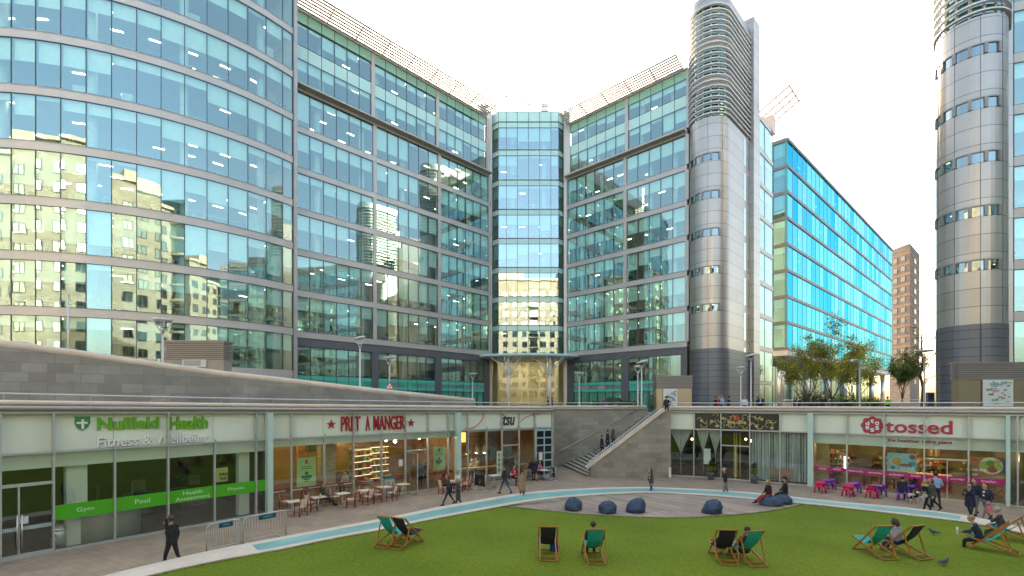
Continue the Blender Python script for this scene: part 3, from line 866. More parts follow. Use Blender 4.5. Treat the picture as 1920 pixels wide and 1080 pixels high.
# lobby under the bay
LOBBY = glass("lobby_glass", (.85, .88, .70), (.9, .95, .9), .10, 1.5, 0, .008, .5)
window(ob, BPATH, PLAZA + .05, 12.2, LOBBY, STEEL, .05, 0, name="lobby_window")
mb = MB(); mb.poly([(-2.6, 67.5), (7.0, 67.5), (7.0, 75), (-2.6, 75)], PLAZA + .02); mb.build("lobby_floor", mat("lobby_floor_stone", (.45, .40, .30), .4, 0, .1, 1), ob)
mb = MB(); mb.box((2.2, 73.5, 8.2), (9.6, .2, 7.8)); mb.box((-2.75, 70.5, 8.2), (.15, 6.2, 7.8)); mb.box((7.1, 70.5, 8.2), (.15, 6.2, 7.8)); mb.build("lobby_wall", mat("lobby_stone", (.56, .52, .38), .6, 0, .12, .6), ob)
mb = MB()
for i in range(5):
    for j in range(2): mb.box((-1.6 + 1.9 * i, 68.5 + 2.4 * j, 12.0), (.9, .3, .05))
tag(mb.build("lobby_lamps", emitter("lobby_lamp", (1, .88, .6), 7), ob), kind='stuff')
mb = MB()
for x in (-.4, 1.3, 3.0, 4.7): mb.box((x, 65.75, 6.0), (.06, .08, 3.0))
mb.box((2.2, 65.74, 7.5), (7.4, .1, .12)); mb.build("entrance_door", STEEL, ob)
mb = MB(); mb.wall([(-12, 76), (-3.2, 76.5), (8, 76.5), (18, 72)], -.4, 0, PLAZA, 44.6); mb.box((-2.62, 69.9, 24.7), (1.2, 5.6, 40.4)); mb.box((7.06, 69.9, 24.7), (1.2, 5.6, 40.4)); mb.wall([(-3.75, 68.0), (-3.3, 76.6)], -.1, .1, PLAZA, 44.6); mb.wall([(7.9, 68.0), (8.1, 76.6)], -.1, .1, PLAZA, 44.6); mb.build("added_backing_wall", BACKW, ob)  # added unseen backing: stops sun and sky leaking through the bay's corner gaps
# canopy: oval disc on two branching columns
cz = 11.55; cxx = (991.5 - 960) / F * 63.4
mb = MB(); mb.lathe([(.2, -.28), (6.0, -.10), (6.55, .06), (6.6, .2), (6.5, .30), (.2, .36)], (cxx, 64.6, cz), 48, 0, True, 1.0, .5)
cano = mb.build("canopy", mat("canopy_metal", (.50, .53, .54), .35, .3, .04, 2), ob)
mb = MB(); mb.lathe([(6.50, .0), (6.75, .05), (6.75, .34), (6.45, .36)], (cxx, 64.6, cz + .05), 48, 0, True, 1.0, .5); mb.build("glass_edge", SPAN_PALE, cano)
for px in (953, 1031):
    x = (px - 960) / F * 62.2; mb = MB(); mb.tube([(x, 62.2, PLAZA), (x, 62.2, cz - 1.2)], .17, 12)
    mb.tube([(x, 62.2, cz - 1.3), (x, 62.2, cz - .1)], .12, 8)
    for a in range(6):
        q = 2 * pi * a / 6 + .3
        mb.tube([(x, 62.2, cz - 2.6), (x + 1.0 * cos(q), 62.2 + .6 * sin(q), cz - 1.1), (x + 2.3 * cos(q), 62.8 + 1.1 * sin(q), cz - .05)], [.08, .06, .045], 6)
    mb.build("canopy_column", WHITEMET, cano)
# roof crane and camera cluster over the bay
mb = MB(); mb.box((4.55, 67.5, 46.3), (1.0, 1.0, 1.7)); mb.tube([(4.2, 67.4, 46.6), (-.8, 66.0, 47.5)], .11, 6); mb.tube([(-.8, 66, 47.5), (-2.2, 65.6, 48.4)], .06, 6); mb.ball((-.8, 66, 47.5), .22, 8)
mb.build("cleaning_crane", WHITEMET, ob)
mb = MB(); mb.box((-3.9, 64.9, 44.6), (.9, .7, 1.3), .4); mb.bar((-4.6, 64.4, 45.2), (-3.2, 64.4, 45.2), .2); mb.ball((-3.6, 64.3, 44.4), .3, 8); mb.build("roof_equipment", WHITEMET, ob)
mb = MB(); mb.tube([(cxx + 6.2 * cos(pi * t / 14), 66.8 - 1.5 * sin(pi * t / 14), 46.1) for t in range(15)], .06, 6); mb.tube([(cxx + 6.2 * cos(pi * t / 14), 66.8 - 1.5 * sin(pi * t / 14), 45.8) for t in range(15)], .04, 6)
mb.build("roof_rail", mat("rail_red_grey", (.45, .33, .32), .5, .2, .05, 2), ob)

# ---- round-ended stair towers
MET_A = panel_metal("tower_cladding", (.44, .41, .385), .33, .55, 1.333, 11.4)
MET_D = panel_metal("tower_dark_cladding", (.165, .17, .19), .42, .3, .66, 4.4)
SLIT = glass("slit_glass", (.12, .16, .2), (.7, .85, .9), .30, 1.7, 0, .01, .5)
def stadium(C, R, u, L, n=22):
    """outline of a round-ended tower: far left corner, round the nose, to far right corner"""
    v = Vector((u.y, -u.x)); pts = [C - v * R + u * L]
    for i in range(n + 1):
        a = pi * i / n; pts.append(C - v * (R * cos(a)) - u * (R * sin(a)))
    pts.append(C + v * R + u * L); return pts
def tower(root, C, R, u, L, zl, ztop, slits, n_louv):
    P = stadium(C, R, u, L); v = Vector((u.y, -u.x))
    mb = MB(); mb.poly([(p.x, p.y) for p in P], 11.4, zl); mb.build("tower_shaft", MET_A, root)
    mb = MB(); mb.poly([(p.x, p.y) for p in offs(P, .03)], PLAZA - .1, 11.4); mb.build("tower_base", MET_D, root)
    mb = MB()                                     # vertical panel joints
    for i in (4, 9, 14, 19): mb.box((P[i].x, P[i].y, (11.4 + zl) / 2), (.03, .03, zl - 11.4), 0)
    for i in (4, 14): mb.box((P[i].x, P[i].y, 7.9), (.1, .1, 6.9), 0)
    mb.build("panel_joint", DARKGREY, root)
    for z in slits:
        S = P[3:19]; mb = MB(); mb.wall(S, -.02, .012, z - .38, z + .38); s = mb.build("slit_window", SLIT, root)
        mb = MB()
        mb.wall(S, .013, .09, z + .34, z + .44)
        for i in range(0, len(S), 3): mb.box((S[i].x, S[i].y, z), (.22, .22, .74), atan2(S[i].y - C.y, S[i].x - C.x))
        mb.build("frame", mat("slit_frame", (.30, .29, .28), .5, .2, .05, 3), s)
    inner = offs(P, -.25)
    mb = MB(); mb.poly([(p.x, p.y) for p in inner], zl, ztop - 1.2)
    mb.build("louvre_core", glass("tower_glass" if "tower_glass" not in MATS else "tower_glass_b", (.05, .09, .08), (.5, .72, .64), .45, 1.7, 0.02, .01, .5), root)
    mb = MB()
    for i in range(0, len(inner), 3): mb.box((inner[i].x, inner[i].y, (zl + ztop - 1.2) / 2), (.14, .14, ztop - 1.2 - zl), 0)
    for z in (zl + 4, zl + 8): mb.wall(offs(P, -.2), -.05, .0, z - .45, z + .45)
    mb.build("louvre_post", SILVER, root)
    Pl = offs(P, .12)
    for j in range(n_louv):
        z = zl + .3 + (ztop - 1.5 - zl) * j / (n_louv - 1)
        mb = MB(); mb.wall(P, -.1, .17, z - .05, z + .05); mb.build("louvre", WHITEMET, root)
    mb = MB(); mb.poly([(p.x, p.y) for p in offs(P, .0)], ztop - 1.2, ztop); mb.build("tower_cap", MET_A, root)
UA = Vector((.702, .712)).normalized(); VA = Vector((UA.y, -UA.x))
CA = Vector((21.95, 53.5)); RA = 2.1
tower(ob, CA, RA, UA, 6.2, 36.2, 49.3, [15.8 + 4.03 * k for k in range(5)], 21)
def prism_uv(mb, C, u, v, u0, u1, v0, v1, z0, z1, mi=0):
    pts = [C + u * a + v * b for a, b in ((u0, v0), (u1, v0), (u1, v1), (u0, v1))]
    mb.poly([(p.x, p.y) for p in pts], z0, z1, mi); return pts
mb = MB(); prism_uv(mb, CA, UA, VA, 6.2, 8.3, -1.0, 2.55, 11.4, 50.6); mb.build("lift_pier", MET_A, ob)
mb = MB(); prism_uv(mb, CA, UA, VA, 6.2, 8.3, -1.0, 2.57, PLAZA - .1, 11.4); mb.build("pier_base", MET_D, ob)
mb = MB(); mb2 = MB()
for k in range(9):
    for a in (4.6, 5.75):
        z0 = LV[k] - 3.6 if k else 5.0
        prism_uv(mb, CA, UA, VA, a - .28, a + .28, RA - .02, RA + .012, LV[k] - 3.5, LV[k] - .35)
mb.build("strip_window", glass("strip_glass", (.1, .2, .2), (.8, .95, .95), .40, 1.8, 0, .01, .5), ob)
pe = [CA + UA * 8.32 + VA * 2.2, CA + UA * 11.2 + VA * 2.2, CA + UA * 14.3 + VA * 2.2]
rng = random.Random(41)
for k in range(8):
    z0 = (LV[k - 1] if k else 8.0) + .25; window(ob, pe, z0, LV[k] - .25, rng=rng, blinds=.4, name="end_window")
    mb = MB(); mb.wall(pe, -.1, .06, LV[k] - .25, LV[k] + .25); mb.build("spandrel_band", SILVER, ob)
window(ob, pe, 4.6, 7.9, rng=rng, blinds=.2, name="end_window")
mb = MB(); mb.wall(pe, -.1, .06, 7.9, 8.25); mb.build("spandrel_band", SILVER, ob)
mb = MB(); q = [CA + UA * a + VA * b for a, b in ((8.3, 1.8), (14.2, 1.8), (14.2, -9), (8.3, -9))]; mb.poly([(p.x, p.y) for p in q], PLAZA, 40.2); mb.build("rear_block", BACKW, ob)
mb = MB(); c0 = CA + UA * 14.2 + VA * 1.2
for j in range(6):
    a = c0 + VA * (-.3 + .75 * j); z = 42.3 + .55 * j * .75
    p, q = a - UA * 2.0, a + UA * 2.2; mb.tube([(p.x, p.y, z), (q.x, q.y, z)], .06 if j < 5 else .1, 6)
for s in (-2.0, -.6, .8, 2.2):
    p = c0 + UA * s - VA * .5; q = c0 + UA * s + VA * 3.6; mb.bar((p.x, p.y, 42.2), (q.x, q.y, 44.4), .08, .25)
p = c0 - VA * .3
mb.box((p.x, p.y, 41.3), (1.2, 3, 2.2), .78); mb.build("sun_louvre", MATS["louvre_metal"], ob)

# ---- right-hand office block with the nearer round-ended tower
rb = thing("office_building", "glass office block at the right edge behind the nearest round-ended metal tower", "office building", (40, 38, PLAZA))
CB = Vector((35.75, 37.6)); RB_ = 2.05; DB = Vector((.93, -.367)).normalized(); UB = Vector((-DB.y, DB.x))
UT = Vector((.71, .704)).normalized()
tower(rb, CB, RB_, UT, 6.0, 34.3, 48.0, [15.8 + 4.0 * k for k in range(5)], 20)
w0 = CB + DB * 2.0 + UB * 1.0
mb = MB(); a = w0; b = w0 + DB * 1.0; mb.wall([a, b], -.4, 0, PLAZA - .1, 45.5); mb.build("end_pier", panel_metal("pier_cladding", (.50, .47, .45), .35, .5, 4.0, 11.9), rb)
wp = [w0 + DB * (1.0 + 1.5 * i) for i in range(13)]
rng = random.Random(51)
for k in range(8):
    z0 = (LV[k - 1] if k else 8.0) + .36; window(rb, wp, z0, LV[k] - .36, rng=rng, blinds=.4)
    mb = MB(); mb.wall(wp, -.1, .06, LV[k] - .36, LV[k] + .36); mb.build("spandrel_band", SILVER, rb)
mb = MB(); mb.wall(wp, -.1, .02, PLAZA - .1, 8.36); mb.build("base_wall", SILVER, rb)
interior(rb, [wp[0], wp[-1]], [8.1] + LV[:8], 7.0, rng, 4)
mb = MB(); q = [w0 + DB * .3 - UB * -.5, w0 + DB * 19 + UB * .5, w0 + DB * 19 + UB * 7, w0 + DB * 3 + UB * 7]; mb.poly([(p.x, p.y) for p in q], 40.4, 45.0); mb.build("roof_storey", SILVER, rb)
mb = MB(); q = [w0 + DB * 6 + UB * 8, w0 + DB * 19 + UB * 8, w0 + DB * 19 + UB * 14, w0 + DB * 6 + UB * 14]; mb.poly([(p.x, p.y) for p in q], PLAZA, 45); mb.build("rear_block", SILVER, rb)

# ---- turquoise block beyond
tb = thing("office_building", "long turquoise glass office block on columns beyond the corner tower", "office building", (60, 95, PLAZA))
T0, T1 = Vector((42.8, 75.0)), Vector((101.6, 129.0)); TD = (T1 - T0).normalized(); TN = Vector((-TD.y, TD.x))
TZ = [14.05 + 4.06 * k for k in range(9)]
CYAN = glass("turquoise_glass", (.03, .26, .33), (.10, .62, .90), .54, 1.8, .02, .012, .35)
CYAN2 = glass("turquoise_side_glass", (.34, .66, .66), (.50, .88, 1.0), .26, 1.6, 0, .012, .4)
nt = CYAN.node_tree; gl_ = [n for n in nt.nodes if n.type == 'BSDF_GLOSSY'][0]      # coating that differs from pane to pane
g_ = nt.nodes.new("ShaderNodeNewGeometry"); d_ = nt.nodes.new("ShaderNodeVectorMath"); d_.operation = 'DOT_PRODUCT'; d_.inputs[1].default_value = (TD.x / 2.347, TD.y / 2.347, 0)
fl = nt.nodes.new("ShaderNodeMath"); fl.operation = 'FLOOR'; nt.links.new(g_.outputs['Position'], d_.inputs[0]); nt.links.new(d_.outputs['Value'], fl.inputs[0])
sx_ = nt.nodes.new("ShaderNodeSeparateXYZ"); nt.links.new(g_.outputs['Position'], sx_.inputs[0]); fz = nt.nodes.new("ShaderNodeMath"); fz.operation = 'MULTIPLY_ADD'; fz.inputs[1].default_value = 1 / 4.06; fz.inputs[2].default_value = -TZ[0] / 4.06
nt.links.new(sx_.outputs[2], fz.inputs[0]); f2 = nt.nodes.new("ShaderNodeMath"); f2.operation = 'FLOOR'; nt.links.new(fz.outputs[0], f2.inputs[0])
cb_ = nt.nodes.new("ShaderNodeCombineXYZ"); nt.links.new(fl.outputs[0], cb_.inputs[0]); nt.links.new(f2.outputs[0], cb_.inputs[1]); wn2 = nt.nodes.new("ShaderNodeTexWhiteNoise"); wn2.noise_dimensions = '2D'; nt.links.new(cb_.outputs[0], wn2.inputs['Vector'])
cr_ = nt.nodes.new("ShaderNodeValToRGB"); cr_.color_ramp.elements[0].color = (.03, .47, .78, 1); cr_.color_ramp.elements[1].color = (.24, .74, .90, 1); nt.links.new(wn2.outputs[0], cr_.inputs[0]); nt.links.new(cr_.outputs[0], gl_.inputs[0])
TP = [T0.lerp(T1, i / 34) for i in range(35)]
LP = [T0 + TN * 20, T0 + TN * 9, T0 + TN * 6, T0 + TN * 4, T0 + TN * 2.05, T0 + TN * .05]
FIN = mat("turquoise_fin", (.06, .27, .33), .2, 0, .05, 2)
rng = random.Random(61)
for k in range(8):
    window(tb, TP, TZ[k] + .25, TZ[k + 1] - .2, CYAN, FIN, .12, 0.35, rng, name="window", depth=.4, bmat=mat("cyan_blind", (.25, .6, .66), .7, 0, .05, 2))
    window(tb, LP, TZ[k] + .25, TZ[k + 1] - .2, CYAN2, MULL, .08, .35, rng, name="side_window")
for k in range(9):
    mb = MB(); mb.wall([LP[0], T0, T1], -.2, .14 if k < 8 else .2, TZ[k] - .2, TZ[k] + .25); mb.build("floor_band", mat("bronze_band", (.15, .16, .165), .45, .2, .08, 1), tb)
interior(tb, [T0 + TD * .3 + TN * .3, T0.lerp(T1, .4) + TN * .3, T1 + TN * .3], TZ, 7, rng, 6, True, False)
interior(tb, [LP[0], LP[-1] + TN * .6], TZ, 7, rng, 2, True, True)
mb = MB(); mb.wall([LP[0], T0, T1], -18, -.25, TZ[0] - 1.0, TZ[0] - .21); mb.wall([LP[0], T0, T1], -.2, .05, TZ[0] - 1.0, TZ[0] - .205); mb.build("soffit", mat("pale_soffit", (.60, .57, .52), .7, 0, .06, 1), tb)
for i in range(7):
    c = T0 + TD * (2.0 + 12.5 * i) + TN * 1.6; mb = MB(); mb.lathe([(.55, PLAZA - .1), (.55, TZ[0] - 1.0)], (c.x, c.y, 0), 14); mb.build("column", STEEL, tb)
gp_ = [T0 + TD * 2 + TN * 5, T0 + TD * 40 + TN * 5, T0 + TD * 78 + TN * 5]
gp2 = [LP[0] - TN * 1 + TD * 4, gp_[0]]
for q in ([gp_[0].lerp(gp_[2], i / 20) for i in range(21)], [gp2[0].lerp(gp2[1], i / 6) for i in range(7)]):
    window(tb, q, PLAZA + .1, TZ[0] - 1.1, OFFGLASS, MULL, .08, 0, rng, name="lobby_window")
mb = MB(); mb.wall([p + TN * 6 for p in gp_], -.2, 0, PLAZA, TZ[0] - 1.1); mb.build("lobby_wall", BACKW, tb)
mb = MB(); mb.poly([(p.x, p.y) for p in (T0 + TN * .3, T1 + TN * .3, T1 + TN * 18, T0 + TN * 18)], TZ[8] + .26, TZ[8] + .5); mb.build("roof", CORNICE, tb)

# ---- brick tower far behind
bt = thing("brick_tower", "brown brick tower block with orange bands far beyond the turquoise office", "tower block", (130, 165, PLAZA))
BRK = tiles("brown_brick", (.17, .125, .10), (.17, .135, .11), .9, .3, .25, .03, .9, 'wall', .5, .1, (.7, .7))
ORG_B = mat("orange_brick", (.25, .155, .09), .9, 0, .2, 1)
b0, b1, b2 = dp(1668, 757, 168), dp(1706, 757, 160), dp(1724, 757, 172)
b0, b1, b2 = [Vector((p.x, p.y)) for p in (b0, b1, b2)]; bk = b0 + (b2 - b1)
ZT = EYE + (757 - 456) / F * 160
mb = MB(); mb.poly([(p.x, p.y) for p in (b0, b1, b2, bk)], PLAZA - .2, ZT); mb.build("wall", BRK, bt)
mb = MB()
for k in range(13): mb.wall([b0, b1, b2], .002, .08, 14 + 3.45 * k, 14.7 + 3.45 * k)
mb.build("orange_band", ORG_B, bt)
WIN_F = mat('far_window', (.10, .11, .12), .25, 0, .1, 1)
for k in range(13):
    for t in (.3, .68):
        a, b = b0.lerp(b1, t - .1), b0.lerp(b1, t + .1); mb = MB(); mb.wall([a, b], .082, .12, 12.2 + 3.45 * k, 13.8 + 3.45 * k); mb.build("window", WIN_F, bt)
    a, b = b1.lerp(b2, .4), b1.lerp(b2, .6); mb = MB(); mb.wall([a, b], .082, .12, 12.2 + 3.45 * k, 13.8 + 3.45 * k); mb.build("window", WIN_F, bt)

# ---- cream apartment blocks across the court (seen mirrored in the glass)
CREAM = tiles("cream_render", (.37, .33, .25), (.30, .265, .20), 2.4, .6, .06, .02, .85, 'wall', .5, .1, (1, 0))
APG = glass("apartment_glass", (.10, .16, .15), (.7, .85, .8), .30, 1.6, 0, .01, .5)
def apartment(x0, x1, y, z1, label, curved):
    t = thing("apartment_building", label, "apartment block", ((x0 + x1) / 2, y, PLAZA))
    W = x1 - x0
    mb = MB()
    if curved:
        xm = x0 + W * .62; arc = [(xm + (x1 - xm) * sin(pi * i / 10), y + 3.2 * sin(pi * i / 10)) for i in range(0)]
    mb.poly([(x0, y), (x1, y), (x1, y - 14), (x0, y - 14)], PLAZA - .1, z1); mb.build("wall", CREAM, t)
    mb = MB(); mb.box(((x0 + x1) / 2, y - 7, z1 + .35), (W + 1.2, 15.2, .7)); mb.box((x0 + W * .3, y - 6, z1 + 2.0), (W * .4, 8, 2.6)); mb.build("roof", mat("cream_roof", (.5, .44, .34), .7, 0, .1, 1), t)
    nb = int(W / 2.9); nf = int((z1 - PLAZA - 3) / 3.3)
    for k in range(nf):
        z = PLAZA + 3.2 + 3.3 * k
        for i in range(nb):
            x = x0 + W * (i + .5) / nb
            big = i % 5 == 3
            mb = MB(); mb.box((x, y + .03, z + (.9 if not big else 1.1)), (1.5 if not big else 2.5, .06, 1.7 if not big else 2.4)); g = mb.build("window", APG, t)
            mb = MB(); ww = 1.5 if not big else 2.5; hh = 1.7 if not big else 2.4; zc = z + (.9 if not big else 1.1)
            for s in (-1, 0, 1): mb.box((x + s * ww / 2, y + .07, zc), (.09, .1, hh))
            for s in (-1, 1): mb.box((x, y + .07, zc + s * hh / 2), (ww + .1, .12, .1))
            mb.build("frame", FURN, g)
            if big:
                mb = MB(); mb.box((x, y + .8, z - .25), (3.2, 1.6, .18)); mb.build("balcony", CREAM, t)
                mb = MB(); mb.box((x, y + 1.56, z + .4), (3.1, .04, 1.0)); mb.build("balcony_rail", APG, t)
    if curved:
        mb = MB(); mb.lathe([(5.5, PLAZA), (5.5, z1 + 2.5), (.3, z1 + 4.2)], (x1 - 7, y - 2.0, 0), 28); mb.build("glass_drum", APG, t)
        for k in range(nf + 1):
            mb = MB(); mb.lathe([(5.75, -.22), (5.75, .22)], (x1 - 7, y - 2.0, PLAZA + 3.0 + 3.3 * k), 28); mb.build("drum_band", CREAM, t)
    return t
apartment(-84, -34, -24, 49.0, "tall cream apartment block mirrored in the curved office glass", False)
apartment(-19, 27, -27, 46.0, "cream apartment block with a round glazed corner mirrored in the entrance bay", True)
apartment(48, 96, -42, 44.0, "cream apartment block mirrored low in the right-hand wing", True)
# dark glass office block that closes the court on the right, mirrored in the left wing
ro = thing("office_building", "dark glass office block on the court's right side, mirrored in the left wing", "office building", (62, 5, PLAZA))
rp = [Vector((55.5, 29.5)), Vector((61, 20)), Vector((63, 8)), Vector((61, -8)), Vector((56, -20))]; rp = resample(rp, 37); rng = random.Random(71)
for k in range(8):
    z0 = (LV[k - 1] if k else PLAZA + .6) + .36; window(ro, rp, z0, LV[k] - .36, rng=rng, blinds=.35)
    mb = MB(); mb.wall(rp, -.1, .06, LV[k] - .36, LV[k] + .36); mb.build("spandrel_band", SILVER, ro)
interior(ro, rp[::6], [PLAZA + .2] + LV[:8], 7.0, rng, 5, True, False)
mb = MB(); mb.wall(rp, -9, .2, LV[7] + .37, LV[7] + 1.6); mb.build("roof", CORNICE, ro)
# ------------------------------------------------------------------ shop fronts of the sunken court
SIGNP = mat("sign_panel_glass", (0.74, 0.82, 0.71), 0.65, 0, 0.05, 0.8)
WHITEW = mat("white_wall", (0.78, 0.85, 0.76), 0.7, 0, 0.05, 1)
SHOPG = glass("shop_glass", (0.88, 0.95, 0.90), (0.9, 1.0, 0.97), 0.10, 1.45, 0, 0.004, 0.6)
AQUA = mat("aqua_glass_fin", (0.52, 0.70, 0.64), 0.15, 0, 0.04, 1)
FRAME = mat("shop_frame_steel", (0.50, 0.53, 0.51), 0.4, 0.4, 0.05, 3)
GREEN = mat("bright_green_vinyl", (0.075, 0.43, 0.015), 0.4, 0, 0.03, 2)
LETTER_G = mat("green_letters", (0.14, 0.42, 0.02), 0.4, 0, 0.04, 3)
LETTER_W = mat("white_letters", (0.90, 0.90, 0.88), 0.4, 0, 0.03, 3)
LETTER_R = mat("red_letters", (0.38, 0.03, 0.04), 0.4, 0, 0.06, 3)
LETTER_K = mat("charcoal_letters", (0.05, 0.05, 0.05), 0.4, 0, 0.05, 3)
LETTER_P = mat("raspberry_letters", (0.42, 0.045, 0.09), 0.4, 0, 0.05, 3)
MAGENTA = mat("magenta_vinyl", (0.46, 0.015, 0.17), 0.4, 0, 0.04, 3)
GOLD = mat("gold_letters", (0.66, 0.50, 0.10), 0.4, 0.2, 0.06, 4)
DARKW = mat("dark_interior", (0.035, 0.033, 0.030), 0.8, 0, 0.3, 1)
WARMW = mat("warm_interior_wall", (0.34, 0.19, 0.08), 0.7, 0, 0.3, 0.8)
TANW = mat("tan_wall", (0.40, 0.27, 0.10), 0.7, 0, 0.12, 1)
WOODD = mat("dark_wood", (0.12, 0.065, 0.03), 0.5, 0, 0.3, 3, stretch=(1, 1, .2))
WOODL = mat("pale_wood", (0.48, 0.33, 0.15), 0.5, 0, 0.15, 4, stretch=(1, 1, .3))
FLOORD = mat("shop_floor", (0.13, 0.10, 0.08), 0.5, 0, 0.2, 2)
BRICKI = tiles("cafe_brick", (.42, .29, .18), (.40, .33, .26), .23, .08, .28, .01, .9, 'wall', .5, .3, (.8, .6))
WARML = emitter("warm_lamp", (1.0, 0.72, 0.36), 14)
SHELFL = emitter("lit_shelf", (1.0, 0.74, 0.40), .8)
PAPER = mat("white_paper", (.72, .74, .70), .6, 0, .04, 4)
RED = mat("red_paint", (.30, .016, .022), .4, 0, .06, 3)
ZC = 4.28                                  # shop ceilings
def band_t(path, px0, px1):
    a = ray_path(path, px0); b = ray_path(path, px1); return a[0], b[0], a[1], a[2]
def subpath(path, px0, px1):
    a = ray_path(path, px0); b = ray_path(path, px1); 
    out = []
    for p in [a[0]] + [path[i] for i in range(a[3] + 1, b[3] + 1)] + [b[0]]:
        if not out or (p - out[-1]).length > .01: out.append(p)
    return out
def shop(name, label, cat, path, topf, ztr, zbulk, wall_m, floor_m, depth=6.5, door=None, thin=(), sign_m=SIGNP, bulk=True):
    t = thing(name, label, cat, (path[len(path) // 2].x, path[len(path) // 2].y, 0))
    zt = [topf(p.y) - 0.03 for p in path]
    P = path
    # sign zone
    mb = MB(); mb.wall(P, -0.22, -0.16, ztr, [z - 0.02 for z in zt]); mb.build("sign_band", sign_m, t)
    if bulk:
        mb = MB(); mb.wall(P, -0.45, -0.30, zbulk, ztr + .02); mb.build("bulkhead", WHITEW, t)
    # glazing below and its frame
    mb = MB(); vv = []
    for p in P: vv += [(p.x, p.y, 0.04), (p.x, p.y, ztr)]
    mb.add(vv, [(2 * i, 2 * i + 2, 2 * i + 3, 2 * i + 1) for i in range(len(P) - 1)]); w = mb.build("shop_window", SHOPG, t, recalc=False)
    mb = MB()
    for i, p in enumerate(P):
        a = P[max(0, i - 1)]; b = P[min(len(P) - 1, i + 1)]; ang = atan2(b.y - a.y, b.x - a.x)
        zm = ztr if i in thin else zt[i]
        mb.box((p.x, p.y, zm / 2), (.065, .16, zm), ang)
        if i in thin: mb.box((p.x + sin(ang) * -.155, p.y - cos(ang) * -.155, (ztr + zt[i]) / 2), (.018, .012, zt[i] - ztr), ang)
        nx, ny = sin(ang), -cos(ang)
        mb.box((p.x + nx * .11, p.y + ny * .11, ztr + .04), (.05, .1, .22), ang)
    mb.wall(P, -.05, .075, ztr - .035, ztr + .035); mb.wall(P, -.1, .085, 0.0, .07); mb.wall(P, -.08, .08, [z - .05 for z in zt], zt)
    mb.build("frame", FRAME, w)
    # the room behind
    A = offs(P, -0.06); B = offs(P, -depth); n = len(P)
    ringp = [(p.x, p.y) for p in A] + [(p.x, p.y) for p in reversed(B)]
    mb = MB(); mb.poly(ringp, 0.012); mb.build("floor", floor_m, t)
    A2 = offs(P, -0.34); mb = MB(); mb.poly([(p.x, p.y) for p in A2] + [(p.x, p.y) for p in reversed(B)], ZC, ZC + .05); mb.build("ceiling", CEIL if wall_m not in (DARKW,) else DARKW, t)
    mb = MB(); mb.wall(P, -depth - .1, -depth, 0, ZC)
    for e in (0, n - 1): mb.seg(offs(P, -.24)[e], B[e], .06, 0, ZC)
    mb.build("inner_wall", wall_m, t)
    return t, w
def disc_on(mb, c, t, nrm, r, z, out, n=18, mi=0, dep=.03):
    vv = []
    for o in (out, out + dep):
        for j in range(n):
            a = 2 * pi * j / n; q = c + t * (r * cos(a)) + nrm * o; vv.append((q.x, q.y, z + r * sin(a)))
    mb.add(vv, [tuple(range(n)), tuple(reversed(range(n, 2 * n)))] + [(j, (j + 1) % n, n + (j + 1) % n, n + j) for j in range(n)], mi)
def star_on(mb, c, t, nrm, r, z, out, mi=0):
    vv = []
    for o in (out, out + .05):
        for j in range(10):
            a = pi / 2 + pi * j / 5; q = r if j % 2 == 0 else r * .42
            x = c + t * (q * cos(a)) + nrm * o; vv.append((x.x, x.y, z + q * sin(a)))
    mb.add(vv, [tuple(range(10)), tuple(reversed(range(10, 20)))] + [(j, (j + 1) % 10, 10 + (j + 1) % 10, 10 + j) for j in range(10)], mi)
def inroom(path, px, back):
    """point behind the facade seen at column px, `back` metres inside"""
    h = ray_path(path, px); return h[0] - h[2] * back, h[1], h[2]
def panel_on(mb, path, px0, px1, z0, z1, out, dep=.02, mi=0):
    s = subpath(path, px0, px1); mb.wall(s, out, out + dep, z0, z1, mi)
def fin(t, path, px0, px1, topf):
    s = subpath(path, px0, px1); mb = MB(); mb.wall(s, .0, .30, 0.0, topf(s[0].y) - .06); mb.build("glass_fin", AQUA, t)

# ---- the gym
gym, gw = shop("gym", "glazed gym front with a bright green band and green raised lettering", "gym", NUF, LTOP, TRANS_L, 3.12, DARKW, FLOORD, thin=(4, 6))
fin(gym, NUF, 497, 506, LTOP)
mb = MB(); panel_on(mb, NUF, 100, 497.5, 1.16, 1.72, .010, .006); gb = mb.build("green_band", GREEN, gw)
mb = MB()
for body, p0, p1, z0, z1 in (("Gym", 143, 176, 1.32, 1.53), ("Pool", 253, 281, 1.36, 1.55), ("Health", 343, 379, 1.46, 1.63), ("Assessment", 329, 393, 1.23, 1.40), ("Physio", 427, 458, 1.34, 1.54)):
    mb = MB(); a, b, t_, n_ = band_t(NUF, p0, p1); text_on(mb, body, a, b, z0, z1, .018, .006, .004)
    mb.build("band_lettering", mat("mint_letters", (.55, .80, .50), .5, 0, 0, 1), gb)
mb = MB()
a, b, _, _ = band_t(NUF, 184, 300); text_path(mb, "Nuffield", NUF, 184, 300, zat(807, a.y), zat(783, a.y), -.155, .07, .035)
mb.build("sign_lettering", LETTER_G, gym); mb = MB(); a, b, _, _ = band_t(NUF, 318, 392); text_path(mb, "Health", NUF, 319, 392, zat(806, a.y), zat(781.5, a.y), -.155, .07, .035)
mb.build("sign_lettering", LETTER_G, gym)
mb = MB(); a, b, _, _ = band_t(NUF, 184, 392); text_path(mb, "Fitness & Wellbeing", NUF, 184, 392, zat(834, b.y) + .02, zat(811, b.y), -.155, .06, .010); so = mb.build("sign_lettering", LETTER_W, gym); mb = MB(); text_path(mb, "Fitness & Wellbeing", NUF, 184.6, 393.4, zat(834, b.y) - .012, zat(811, b.y) - .03, -.159, .02, .028); mb.build("letter_shadow", mat("letter_shadow_grey", (.30, .33, .31), .5, 0, 0, 1), so)  # grey offset copy of the white words is their painted shadow
